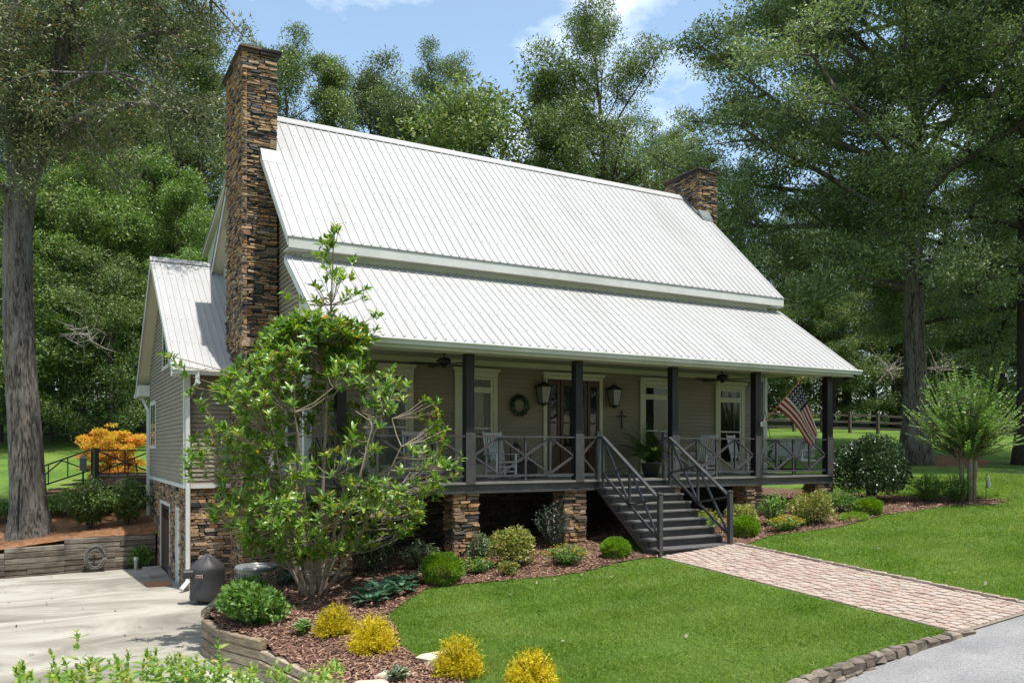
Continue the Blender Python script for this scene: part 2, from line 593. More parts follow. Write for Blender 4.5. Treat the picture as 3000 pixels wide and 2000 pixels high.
def gz(X, Y):
    X = np.asarray(X, float); Y = np.asarray(Y, float)
    sh = X.shape
    x, y = X.ravel(), Y.ravel()
    out = np.empty(len(x))
    n = len(CTRL)
    for i in range(0, len(x), 40000):
        a, b = x[i:i + 40000], y[i:i + 40000]
        d2 = (a[:, None] - CTRL[None, :, 0]) ** 2 + (b[:, None] - CTRL[None, :, 1]) ** 2
        out[i:i + 40000] = _phi(d2) @ TPS[:n] + TPS[n] + TPS[n + 1] * a + TPS[n + 2] * b
    # keep to the measured plane in the front garden
    w = np.clip(1 - np.maximum(np.abs(x - 5.5) - 10.5, np.abs(y + 4.0) - 6.0) / 3.0, 0, 1)
    w = w * w * (3 - 2 * w)
    out = out * (1 - w) + plane_z(x, y) * w
    return out.reshape(sh)


def g1(X, Y):
    return float(gz(np.array([X]), np.array([Y]))[0])


DRIVE_Z = -1.2
# front timber wall: from beside the air conditioner round the bed corner and along the bed
TIMBER = [(-4.75, 1.2), (-5.57, -0.91), (-5.48, -1.98), (-5.05, -3.05), (-4.74, -4.75), (-4.55, -6.1)]


def drive_edge(Y):
    """X of the right-hand edge of the concrete at a given Y"""
    ys = [-40, -6.1, -4.75, -3.05, -1.98, -0.91, 1.2, 2.0, 6.2, 6.3, 40]
    xs = [-4.2, -4.45, -4.64, -4.95, -5.40, -5.47, -4.65, -2.9, -2.9, -4.8, -4.8]
    return np.interp(Y, ys, xs)


def in_drive(X, Y):
    return (X < drive_edge(Y)) & (Y < 12.75) & (Y > -9.0) & (X > -30)


def in_poly(X, Y, poly):
    X = np.asarray(X); Y = np.asarray(Y)
    r = np.zeros(X.shape, bool)
    n = len(poly)
    for i in range(n):
        x0, y0 = poly[i]; x1, y1 = poly[(i + 1) % n]
        c = ((y0 > Y) != (y1 > Y)) & (X < (x1 - x0) * (Y - y0) / ((y1 - y0) or 1e-9) + x0)
        r ^= c
    return r


BED_L = [(-4.5, -6.4), (-3.9, -6.9), (-3.25, -6.6), (-3.45, -5.6), (-3.42, -4.6), (-3.15, -3.8), (-3.0, -2.95), (-2.3, -2.2), (-1.7, -1.68), (-0.9, -1.86), (-0.09, -2.12), (0.7, -2.42), (1.4, -2.46), (2.2, -2.25),
         (3.0, -2.15), (3.32, -2.4), (3.35, 2.35), (-2.95, 2.35), (-4.75, 1.2), (-5.56, -0.9), (-5.47, -1.97), (-5.05, -3.05), (-4.74, -4.75), (-4.56, -6.1)]
BED_R = [(3.35, 2.35), (3.35, 0.0), (5.52, -0.2), (5.55, -2.65), (6.1, -2.45), (6.9, -2.2), (7.9, -2.42), (8.9, -2.5), (10.0, -2.3), (11.1, -2.12), (12.2, -2.3), (13.3, -2.35), (14.5, -3.0), (15.35, -2.9), (15.3, -2.0), (14.5, -1.3),
         (13.8, 0.4), (13.2, 2.6), (12.6, 5.0), (11.4, 5.0), (11.4, 2.35)]
CURB = [(3.62, -9.02), (2.6, -8.95), (1.6, -8.93), (0.6, -8.96), (-0.4, -9.06), (-1.6, -9.25), (-2.8, -9.55), (-4.0, -10.0)]


def curb_y(X):
    xs = [p[0] for p in CURB][::-1]; ys = [p[1] for p in CURB][::-1]
    return np.where(X > 3.62, -8.95 + 0.0 * X, np.interp(X, xs, ys))


def ass_z(X, Y):
    """height of the asphalt lane"""
    return -0.285 + 0.115 * np.clip(X - 3.5, -5.0, 0) + 0.075 * np.clip(X - 3.5, 0, 30) + 0.02 * (Y + 9.0)


def spaced(a0, a1, step, out0, out1, grow=1.35):
    c = list(np.arange(a0, a1 + 1e-6, step))
    s = step
    while c[-1] < out1: s *= grow; c.append(c[-1] + s)
    s = step
    while c[0] > out0: s *= grow; c.insert(0, c[0] - s)
    return np.array(c)


gx = spaced(-16, 34, 0.4, -420, 520)
gy = spaced(-18, 34, 0.4, -160, 620)
GX, GY = np.meshgrid(gx, gy, indexing='ij')
rr = np.hypot(GX - 5, GY - 5)
GZ = gz(np.clip(GX, -150, 190), np.clip(GY, -60, 200))
GZ = np.where(rr > 150, np.minimum(GZ, 12) + 0 * rr, GZ)
GZ = np.where(((GX - .45) < drive_edge(GY)) & (GY > -9.0) & (GX > -30) & (GY < 13.15), DRIVE_Z - 0.55, GZ)
GZ = np.where((GX > -5.2) & (GX < -2.0) & (GY > 6.0) & (GY < 12.9), -1.9, GZ)
lane = (GY < curb_y(GX) + np.where(GX > 3.3, 0.32, 0.12)) & (GX > -3.6) & (GY > -17.0) & (GX < 60)
GZ = np.where(lane, ass_z(GX, GY) - 0.15, GZ)
inh = (GX > -2.6) & (GX < 11.2) & (GY > 2.6) & (GY < 10)
GZ = np.where(inh, np.minimum(GZ, -0.2), GZ)
walk = (GX > 3.75) & (GX < 5.15) & (GY < -2.2) & (GY > -9.0)
GZ = np.where(walk, GZ - 0.06, GZ)


def lawnmat(name, straw=True, far=True):
    m, nt, b = mat_new(name)
    L = nt.links.new
    v = coords(nt)
    n1 = N(nt, 'ShaderNodeTexNoise', Scale=0.55, Detail=5.0, Roughness=0.6)
    n2 = N(nt, 'ShaderNodeTexNoise', Scale=38.0, Detail=3.0)
    L(v, n1.inputs['Vector']); L(v, n2.inputs['Vector'])
    r1 = ramp(nt, [(0.32, (0.060, 0.120, 0.016)), (0.5, (0.098, 0.170, 0.026)), (0.72, (0.155, 0.205, 0.045))])
    L(n1.outputs['Fac'], r1.inputs['Fac'])
    mr = N(nt, 'ShaderNodeMapRange')
    mr.inputs['From Min'].default_value = 0.3; mr.inputs['From Max'].default_value = 0.7
    mr.inputs['To Min'].default_value = 0.55; mr.inputs['To Max'].default_value = 1.3
    L(n2.outputs['Fac'], mr.inputs['Value'])
    mx = N(nt, 'ShaderNodeMix', data_type='RGBA', blend_type='MULTIPLY')
    mx.inputs['Factor'].default_value = 1.0
    L(r1.outputs['Color'], mx.inputs['A']); L(mr.outputs['Result'], mx.inputs['B'])
    out = mx.outputs['Result']
    if straw:
        # pine straw lies on the bank by the left oak and in patches further back
        g = nt.nodes.new('ShaderNodeNewGeometry')
        def blob(cx, cy, r):
            d = N(nt, 'ShaderNodeVectorMath', operation='DISTANCE')
            sep = N(nt, 'ShaderNodeVectorMath', operation='MULTIPLY')
            sep.inputs[1].default_value = (1, 1, 0)
            L(g.outputs['Position'], sep.inputs[0])
            L(sep.outputs[0], d.inputs[0])
            d.inputs[1].default_value = (cx, cy, 0)
            q = N(nt, 'ShaderNodeMapRange')
            q.inputs['From Min'].default_value = r; q.inputs['From Max'].default_value = r * 0.55
            L(d.outputs['Value'], q.inputs['Value'])
            return q.outputs['Result']
        tot = None
        for cx, cy, r in [(-7.6, 14.8, 4.4), (-7.2, 19.2, 2.6), (29, 9, 4.0), (34, 3, 4.5)]:
            o = blob(cx, cy, r)
            if tot is None: tot = o
            else:
                a = N(nt, 'ShaderNodeMath', operation='MAXIMUM'); L(tot, a.inputs[0]); L(o, a.inputs[1]); tot = a.outputs[0]
        n4 = N(nt, 'ShaderNodeTexNoise', Scale=0.9, Detail=5.0)
        L(v, n4.inputs['Vector'])
        ad = N(nt, 'ShaderNodeMath', operation='ADD'); L(tot, ad.inputs[0]); L(n4.outputs['Fac'], ad.inputs[1])
        r4 = ramp(nt, [(0.98, (0, 0, 0)), (1.0, (0, 0, 0))])
        q = N(nt, 'ShaderNodeMapRange')
        q.inputs['From Min'].default_value = 0.95; q.inputs['From Max'].default_value = 1.12
        L(ad.outputs[0], q.inputs['Value'])
        n5 = N(nt, 'ShaderNodeTexNoise', Scale=9.0, Detail=5.0)
        L(v, n5.inputs['Vector'])
        r5 = ramp(nt, [(0.35, (0.13, 0.06, 0.030)), (0.65, (0.27, 0.14, 0.07))])
        L(n5.outputs['Fac'], r5.inputs['Fac'])
        m2 = N(nt, 'ShaderNodeMix', data_type='RGBA')
        L(q.outputs['Result'], m2.inputs['Factor']); L(out, m2.inputs['A']); L(r5.outputs['Color'], m2.inputs['B'])
        out = m2.outputs['Result']
    L(out, b.inputs['Base Color'])
    b.inputs['Roughness'].default_value = 0.85
    b.inputs['Specular IOR Level'].default_value = 0.15
    bp = N(nt, 'ShaderNodeBump', Strength=0.7, Distance=0.03)
    L(n2.outputs['Fac'], bp.inputs['Height'])
    L(bp.outputs['Normal'], b.inputs['Normal'])
    return m


M['lawn'] = lawnmat('lawn_ground')
nx, ny = GX.shape
idx = np.arange(nx * ny).reshape(nx, ny)
Fg = np.stack([idx[:-1, :-1], idx[1:, :-1], idx[1:, 1:], idx[:-1, 1:]], -1).reshape(-1, 4)
tag(link_mesh('ground', mesh_from(np.stack([GX, GY, GZ], -1).reshape(-1, 3), Fg, 'ground'), M['lawn'], smooth=True), 'grassy sloping ground around the house', kind='structure')


def grid_patch(name, mask_fn, x0, x1, y0, y1, step, z_fn, mat, kind='structure', label=None, shade_skirt=None):
    xs = np.arange(x0, x1 + step, step); ys = np.arange(y0, y1 + step, step)
    XX, YY = np.meshgrid(xs, ys, indexing='ij')
    id_ = np.arange(XX.size).reshape(XX.shape)
    cx = (XX[:-1, :-1] + step / 2); cy = (YY[:-1, :-1] + step / 2)
    keep = mask_fn(cx, cy)
    Fq = np.stack([id_[:-1, :-1], id_[1:, :-1], id_[1:, 1:], id_[:-1, 1:]], -1)[keep]
    used = np.unique(Fq)
    re = np.full(XX.size, -1); re[used] = np.arange(len(used))
    V = np.stack([XX, YY, z_fn(XX, YY)], -1).reshape(-1, 3)[used]
    return tag(link_mesh(name, mesh_from(V, re[Fq], name), mat, smooth=True), label, kind=kind)


# concrete apron
m, nt, b = mat_new('worn_concrete')
L = nt.links.new
v = coords(nt)
n1 = N(nt, 'ShaderNodeTexNoise', Scale=0.55, Detail=8.0, Roughness=0.66, Distortion=0.9)
vs = coords(nt, (0.5, 1.0, 1), (0, 0, 0.35))
L(vs, n1.inputs['Vector'])
r1 = ramp(nt, [(0.30, (0.14, 0.128, 0.104)), (0.44, (0.225, 0.208, 0.172)), (0.56, (0.33, 0.312, 0.265)), (0.72, (0.41, 0.392, 0.338))])
L(n1.outputs['Fac'], r1.inputs['Fac'])
n2 = N(nt, 'ShaderNodeTexNoise', Scale=60.0, Detail=4.0)
L(v, n2.inputs['Vector'])
mr = N(nt, 'ShaderNodeMapRange')
mr.inputs['To Min'].default_value = 0.8; mr.inputs['To Max'].default_value = 1.2
L(n2.outputs['Fac'], mr.inputs['Value'])
mx = N(nt, 'ShaderNodeMix', data_type='RGBA', blend_type='MULTIPLY'); mx.inputs['Factor'].default_value = 1.0
L(r1.outputs['Color'], mx.inputs['A']); L(mr.outputs['Result'], mx.inputs['B'])
L(mx.outputs['Result'], b.inputs['Base Color'])
b.inputs['Roughness'].default_value = 0.9
bp = N(nt, 'ShaderNodeBump', Strength=0.25, Distance=0.01)
L(n2.outputs['Fac'], bp.inputs['Height']); L(bp.outputs['Normal'], b.inputs['Normal'])
M['concrete'] = m
grid_patch('driveway', lambda X, Y: in_drive(X - .05, Y), -29, -2.6, -8.9, 12.7, 0.3,
           lambda X, Y: DRIVE_Z + 0.012 * np.sin(X * .7) * np.sin(Y * .5) - 0.03 * np.clip(Y - 5, 0, 9), M['concrete'], label='pale stained concrete driveway apron')

# asphalt lane
m, nt, b = mat_new('grey_asphalt')
L = nt.links.new
v = coords(nt)
n1 = N(nt, 'ShaderNodeTexVoronoi', Scale=95.0)
n2 = N(nt, 'ShaderNodeTexNoise', Scale=1.2, Detail=6.0)
L(v, n1.inputs['Vector']); L(v, n2.inputs['Vector'])
r1 = ramp(nt, [(0.0, (0.115, 0.115, 0.12)), (0.5, (0.20, 0.20, 0.205)), (1.0, (0.32, 0.315, 0.31))])
L(n1.outputs['Color'], r1.inputs['Fac'])
r2 = ramp(nt, [(0.3, (0.8, 0.8, 0.8)), (0.7, (1.2, 1.18, 1.15))])
L(n2.outputs['Fac'], r2.inputs['Fac'])
mx = N(nt, 'ShaderNodeMix', data_type='RGBA', blend_type='MULTIPLY'); mx.inputs['Factor'].default_value = 1.0
L(r1.outputs['Color'], mx.inputs['A']); L(r2.outputs['Color'], mx.inputs['B'])
L(mx.outputs['Result'], b.inputs['Base Color'])
b.inputs['Roughness'].default_value = 0.9
bp = N(nt, 'ShaderNodeBump', Strength=0.5, Distance=0.01)
L(n1.outputs['Distance'], bp.inputs['Height']); L(bp.outputs['Normal'], b.inputs['Normal'])
M['asphalt'] = m
grid_patch('road', lambda X, Y: (Y < curb_y(X) + .06), -3.6, 58, -17, -8.6, 0.3, ass_z, M['asphalt'], label='grey asphalt lane')

# mulch beds
M['mulch'] = surf('mulch_soil', (0.150, 0.082, 0.056), (0.075, 0.042, 0.030), rough=0.95, scale=22, bump=1.0, bscale=40)
M['chip'] = pieces('mulch_chip', [(0, (0.095, 0.048, 0.032)), (0.4, (0.19, 0.100, 0.068)), (0.75, (0.28, 0.160, 0.110)), (1, (0.37, 0.245, 0.175))], rough=0.95, bump=0, namt=.2)
def BEDZ(X, Y):
    """bed level: drawn down a little to the top of the timbers"""
    return gz(X, Y) + 0.03 - 0.11 * np.clip((-4.15 - X) / .55, 0, 1) * np.clip((-2.6 - Y) / .8, 0, 1)

grid_patch('mulch_bed', lambda X, Y: in_poly(X, Y, BED_L), -5.7, 3.5, -7.2, 2.5, 0.1, BEDZ, M['mulch'], label='reddish brown mulch bed left of the porch stairs')
grid_patch('mulch_bed', lambda X, Y: in_poly(X, Y, BED_R), 3.3, 15.6, -3.2, 5.2, 0.1, BEDZ, M['mulch'], label='reddish brown mulch bed right of the porch stairs')


def scatter_quads(P, size_l, size_w, tilt=0.5, lift=0.0):
    """flat little chips at points P"""
    n = len(P)
    a = rng.uniform(0, 2 * np.pi, n)
    ux = np.stack([np.cos(a), np.sin(a), rng.normal(0, tilt, n)], 1)
    ux /= np.linalg.norm(ux, axis=1)[:, None]
    nn = np.stack([rng.normal(0, tilt, n), rng.normal(0, tilt, n), np.ones(n)], 1)
    uy = np.cross(nn, ux); uy /= np.linalg.norm(uy, axis=1)[:, None]
    l = (size_l * rng.uniform(.5, 1.3, n) / 2)[:, None]; w = (size_w * rng.uniform(.6, 1.3, n) / 2)[:, None]
    V = np.stack([P - ux * l - uy * w, P + ux * l - uy * w * .6, P + ux * l * .9 + uy * w, P - ux * l + uy * w * .8], 1).reshape(-1, 3)
    return V, np.arange(4 * n).reshape(n, 4)


def in_bed(X, Y):
    return in_poly(X, Y, BED_L) | in_poly(X, Y, BED_R)


X = rng.uniform(-5.7, 15.4, 150000); Y = rng.uniform(-7.0, 2.3, 150000)
d = depth(X, Y)
k = in_bed(X, Y) & (rng.uniform(0, 1, len(X)) < (11.5 / d) ** 1.3)
X, Y = X[k], Y[k]
V, F = scatter_quads(np.stack([X, Y, BEDZ(X, Y) + 0.005 + rng.uniform(0, .025, len(X))], 1), 0.075, 0.024, .35)
tag(link_mesh('mulch_chips', mesh_from(V, F), M['chip']), 'loose shredded bark mulch chips covering the beds', kind='stuff')

# grass blades on the lawns near the camera
M['blade'] = leafmat('grass_blade', [(0, (0.070, 0.150, 0.016)), (0.35, (0.115, 0.215, 0.026)), (0.7, (0.165, 0.270, 0.045)), (1, (0.24, 0.31, 0.085))], rough=0.55, trans=0.4, spec=0.2, big=0.7, bigscale=0.7, gain=.84)


def lawn_ok(X, Y):
    return (~in_bed(X, Y)) & ((X < 3.33) | (X > 5.6)) & (Y > curb_y(X) + 0.13) & (X > np.interp(Y, [-9.6, -6.3, -2], [-4.2, -4.4, -4.0]))


X = rng.uniform(-4.3, 24, 1500000); Y = rng.uniform(-9.6, 3.0, 1500000)
d = depth(X, Y)
lat = ((X - CAM[0]) * RT[0] + (Y - CAM[1]) * RT[1]) / d
k = (rng.uniform(0, 1, len(X)) < np.minimum(1, (11.0 / d) ** 2)) & (lat < 0.68) & (lat > -0.62)
X, Y, d = X[k], Y[k], d[k]
k = lawn_ok(X, Y)
X, Y, d = X[k], Y[k], d[k]
n = len(X)
zb = gz(X, Y)
patch = 0.75 + 0.5 * (np.sin(X * 1.3 + 2 * np.sin(Y * .7)) * np.sin(Y * 1.1 + X * .4) * .5 + .5)
h = rng.uniform(0.028, 0.062, n) * patch * (d / 14) ** 0.5
a = rng.uniform(0, 2 * np.pi, n)
wd = rng.uniform(0.004, 0.008, n) * (d / 11)
band = np.where(np.floor((Y + .10 * X + .12 * np.sin(X * .9)) / .56) % 2 == 0, 1.0, -1.0) * (.55 + .45 * np.sin(X * 1.7 + Y * 2.3))
lean = rng.normal(0, 0.85, (n, 2)) * h[:, None] + np.stack([.25 * band * h, -.75 * band * h], 1)      # mown to and fro
Pb = np.stack([X, Y, zb - .004], 1)
side = np.stack([np.cos(a) * wd, np.sin(a) * wd, np.zeros(n)], 1)
V = np.stack([Pb - side, Pb + side, Pb + np.stack([lean[:, 0], lean[:, 1], h], 1)], 1).reshape(-1, 3)
tag(link_mesh('grass', mesh_from(V, np.arange(3 * n).reshape(n, 3)), M['blade']), 'mown green lawn grass in front of the house', kind='stuff')

# ------------------------------------------------------------------ brick path, kerb stones
def rough_block(c, size, R=None, j=0.12, top=0.16, rs=random):
    """tumbled block: a box with pulled-in top edges and jittered corners (14 faces)"""
    sx, sy, sz = size
    V = []
    for z, k in ((-.5, 1.0), (.5 - top, 1.0), (.5, 1.0 - top)):
        for x, y in ((-.5, -.5), (.5, -.5), (.5, .5), (-.5, .5)):
            V.append([x * sx * k + rs.uniform(-j, j) * min(sx, sy) * .4, y * sy * k + rs.uniform(-j, j) * min(sx, sy) * .4, z * sz + rs.uniform(-j, j) * sz * .3])
    V = np.array(V)
    if R is not None: V = V @ R.T
    F = [(3, 2, 1, 0), (8, 9, 10, 11)]
    for a in (0, 4):
        for i in range(4):
            k = (i + 1) % 4
            F.append((a + i, a + k, a + 4 + k, a + 4 + i))
    return V + np.array(c), F


PX0, PX1, PY0, PY1 = 3.40, 5.50, -8.98, -2.42
path_root = tag(grid_patch('path', lambda X, Y: (X > PX0 - .02) & (X < PX1 + .02) & (Y > PY0) & (Y < PY1 + .1), PX0, PX1 - .01, PY0, PY1, 0.2999, lambda X, Y: gz(X, Y) + 0.006, M['sand']),
                'straight walk of tumbled pink-grey pavers from lane to porch stairs', kind='structure')
pv = []
y = PY0 + 0.06
row = 0
while y < PY1 + 0.02:
    hh = random.choice([0.135, 0.155, 0.15])
    x = PX0 - (0.08 if row % 2 else 0.0)
    while x < PX1 - 0.03:
        ww = random.choice([0.14, 0.17, 0.21, 0.24, 0.19])
        x1 = min(x + ww, PX1)
        x0 = max(x, PX0)
        if x1 - x0 > 0.05:
            cx, cy = (x0 + x1) / 2, y + hh / 2
            pv.append((depth(cx, cy), cx, cy, x1 - x0 - 0.012, hh - 0.012))
        x += ww
    y += hh
    row += 1
pv.sort()
rest = MB()
for i, (dd, cx, cy, sx, sy) in enumerate(pv):
    V, F = rough_block((cx, cy, g1(cx, cy) + 0.004 + random.uniform(-.004, .004)), (sx, sy, 0.05), top=0.2, j=0.10)
    if i < 300:
        MB().add(V, F).build('paver', M['paver'], path_root)
    else:
        rest.add(V, F)
tag(rest.build('pavers', M['paver'], path_root), kind='stuff')
# low stone strip along the right of the walk
edge = thing('path_edging', 'thin tan stone edging strip along the far side of the walk', 'edging', (5.56, -5.7, -.1))
for i in range(22):
    y0 = -8.9 + i * 0.297
    V, F = rough_block((5.555, y0 + .148, g1(5.55, y0 + .15) + 0.012), (0.075, 0.285, 0.09), top=.15, j=.15)
    MB().add(V, F).build('stone', M['paver'], edge)

kerb = thing('kerb_wall', 'low curving wall of grey blocks between lawn and asphalt lane', 'wall', (1.0, -9.0, -.6))
cp = np.array(CURB)
seg = np.concatenate([[0], np.cumsum(np.linalg.norm(np.diff(cp, axis=0), axis=1))])
s = 0.0
while s < seg[-1] - 0.3:
    ln = random.uniform(0.19, 0.29)
    mid = s + ln / 2
    cx, cy = np.interp(mid, seg, cp[:, 0]), np.interp(mid, seg, cp[:, 1])
    dx = np.interp(mid + .1, seg, cp[:, 0]) - np.interp(mid - .1, seg, cp[:, 0])
    dy = np.interp(mid + .1, seg, cp[:, 1]) - np.interp(mid - .1, seg, cp[:, 1])
    ang = math.atan2(dy, dx)
    zt = float(gz(np.array([cx]), np.array([cy + .1]))[0]) + 0.055
    za = float(ass_z(np.array(cx), np.array(cy)))
    if zt - za < 0.07: zt = za + 0.07
    hb = min(0.125, max(0.08, zt - za + .03))
    V, F = rough_block((cx, cy, zt - hb / 2), (ln - 0.014, 0.15 + random.uniform(-.015, .015), hb), rz(ang), top=.26, j=.34)
    MB().add(V, F).build('block', M['edging'], kerb)
    low = zt - hb
    if low - za > 0.03:
        V, F = rough_block((cx + random.uniform(-.07, .07), cy - .015, (low + za - .05) / 2), (ln - random.uniform(.02, .08), 0.17, low - za + .05), rz(ang), top=.22, j=.36)
        MB().add(V, F).build('block', M['edging'], kerb)
    s += ln
# stepping stones in the grass
for i, (X, Y, sx, sy) in enumerate([(-3.21, -5.46, .48, .26), (-2.93, -5.45, .30, .22), (-4.35, -6.0, .4, .3), (-4.0, -5.85, .36, .25)]):
    V, F = rough_block((X, Y, g1(X, Y) + .03), (sx, sy, .09), rz(.3 - .4 * i), top=.25, j=.3)
    o = MB().add(V, F).build('stepping_stone', M['flag_stone'])
    tag(o, ['larger pale stepping stone in the grass beside the yellow cypress', 'smaller pale stepping stone touching the yellow cypress', 'pale flat stone at the end of the timber wall',
            'pale flat stone in the mulch near the white flowers'][i], 'stone', 'pale flat stones')

# the bank behind the dark timber wall
grid_patch('bank', lambda X, Y: (X < -4.9), -16, -4.9, 12.68, 13.7, 0.17, lambda X, Y: np.minimum(gz(X, Y), -.36 + .6 * (Y - 12.68)) + .01, M['lawn'], label='pine straw bank above the dark timber wall')
# a few fallen leaves on the lawn and the concrete
k_ = 26
X = np.concatenate([rng.uniform(-3, 12, k_), rng.uniform(-11, -6, 34)]); Y = np.concatenate([rng.uniform(-8.5, -2.6, k_), rng.uniform(0, 12, 34)])
ok = np.concatenate([lawn_ok(X[:k_], Y[:k_]), np.ones(34, bool)])
X, Y = X[ok], Y[ok]
zz = np.where(in_drive(X, Y), DRIVE_Z + .03 - .03 * np.clip(Y - 5, 0, 9), gz(X, Y) + .06)
V, F = scatter_quads(np.stack([X, Y, zz], 1), 0.07, 0.04, .5)
tag(link_mesh('fallen_leaves', mesh_from(V, F), M['bark_l']), 'scattered dry fallen leaves on lawn and driveway', kind='stuff')

# ------------------------------------------------------------------ house
DK = 1.65
house = thing('house', 'taupe clapboard farmhouse with white metal roof, stone chimneys and long front porch', 'house', (4.2, 2.3, 0.0))


def part(name, mat, fn, parent=house, smooth=False):
    m_ = MB(); fn(m_)
    return m_.build(name, mat, parent, smooth)


# wall bodies
wall_main = part('wall', M['siding'], lambda m: m.prism([(2.32, 1.3), (10.2, 1.3), (10.2, 7.0), (6.25, 10.9), (2.32, 7.0)], 0, -2.93, 11.38))
wall_wing = part('wall', M['siding'], lambda m: m.prism([(6.34, 1.42), (15.0, 1.42), (15.0, 5.0), (11.0, 7.92), (6.34, 4.5)], 0, -4.93, 1.0))
found = part('foundation', M['mortar'], lambda m: m.box((-2.90, 2.42, -1.7), (11.34, 10.1, 1.3)))
part('foundation', M['mortar'], lambda m: m.box((-4.88, 6.40, -2.2), (-2.905, 14.95, 1.42)))
part('dormer_wall', M['soffit'], lambda m: m.prism([(6.3, 10.85), (6.3, 11.02), (13.3, 8.98), (13.3, 6.5), (10.3, 6.5)], 0, -3.30, 11.36))

# clapboards
def siding(parent, axis, plane, sgn, rows):
    """axis: direction the boards run along; plane: wall coordinate; sgn: outward direction"""
    for z, a0, a1, b0, b1 in rows:           # a: ends at the lower edge, b: ends at the upper edge
        o0, o1, o2 = plane, plane + sgn * 0.036, plane + sgn * 0.004
        hgt = 0.112
        if axis == 0:
            V = [(a0, o0, z), (a1, o0, z), (a1, o1, z), (a0, o1, z), (b0, o0, z + hgt), (b1, o0, z + hgt), (b1, o2, z + hgt), (b0, o2, z + hgt)]
        else:
            V = [(o0, a0, z), (o0, a1, z), (o1, a1, z), (o1, a0, z), (o0, b0, z + hgt), (o0, b1, z + hgt), (o2, b1, z + hgt), (o2, b0, z + hgt)]
        MB().add(V, CUBEF).build('siding_board', M['siding'], parent)


SP = 0.115
siding(wall_main, 0, 2.32, -1, [(1.66 + i * SP, -2.93, 11.38, -2.93, 11.38) for i in range(25)])
rows = []
for i in range(78):
    z = 1.42 + i * SP
    f = lambda q: 2.33 if q < 7.0 else 2.33 + (q - 7.0) * 0.99
    if f(z) > 6.0: break
    rows.append((z, f(z), 8.6, f(z + .12), 8.6))
siding(wall_main, 1, -2.93, -1, rows)
rows = []
for i in range(55):
    z = 1.45 + i * SP
    f = lambda q: 6.34 if q < 4.5 else 6.34 + (q - 4.5) / 0.735
    g = lambda q: 15.0 if q < 5.0 else 15.0 - (q - 5.0) / 0.735
    if f(z + .12) > g(z + .12) - .3: break
    rows.append((z, f(z), g(z), f(z + .12), g(z + .12)))
siding(wall_wing, 1, -4.93, -1, rows)
siding(wall_wing, 0, 6.34, -1, [(1.45 + i * SP, -4.93, -3.7, -4.93, -3.7) for i in range(26)])
# corner boards and friezes
part('corner_board', M['white'], lambda m: m.box((-2.99, 2.265, 1.6), (-2.81, 2.31, 6.9)))
part('corner_board', M['white'], lambda m: m.box((-2.995, 2.27, 1.6), (-2.95, 2.42, 6.9)))
part('corner_board', M['white'], lambda m: m.box((11.28, 2.265, 1.6), (11.44, 2.31, 6.9)))
part('corner_board', M['white'], lambda m: m.box((-4.995, 6.262, 1.42), (-4.955, 6.40, 4.35)))
part('corner_board', M['white'], lambda m: m.box((-4.955, 6.262, 1.42), (-4.83, 6.300, 4.35)))
part('water_table', M['white'], lambda m: m.box((-5.0, 6.3, 1.37), (-4.90, 15.0, 1.47)))
part('water_table', M['white'], lambda m: m.box((-5.0, 6.25, 1.37), (-3.84, 6.298, 1.47)))
part('frieze', M['cream'], lambda m: m.box((-2.8, 2.27, 4.47), (11.27, 2.31, 4.60)))


# ---- metal roofs
RIB = 0.2286


def roof_panel_mesh(p0, p1, n=4, w=0.9144):
    """corrugated sheet along X (0..w) from eave point p0=(Y,z) to ridge point p1"""
    d = np.array([p1[0] - p0[0], p1[1] - p0[1]], float); d /= np.linalg.norm(d)
    nrm = np.array([-d[1], d[0]])
    prof = [(0.0, 0.0)]
    for i in range(n):
        c = RIB * (i + .5)
        prof += [(c - .018, 0), (c - .010, .022), (c + .010, .022), (c + .018, 0)]
    prof.append((w, 0.0))
    V, F = [], []
    for (Y, z) in (p0, p1):
        for x, h in prof:
            V.append((x, Y + nrm[0] * h, z + nrm[1] * h))
    k = len(prof)
    F = [(i, i + 1, k + i + 1, k + i) for i in range(k - 1)]
    Vt = V + [(x, Y, z - .012) for (x, Y, z) in [(0, *p0), (w, *p0)]]
    return mesh_from(np.array(V), F, 'roof_panel')


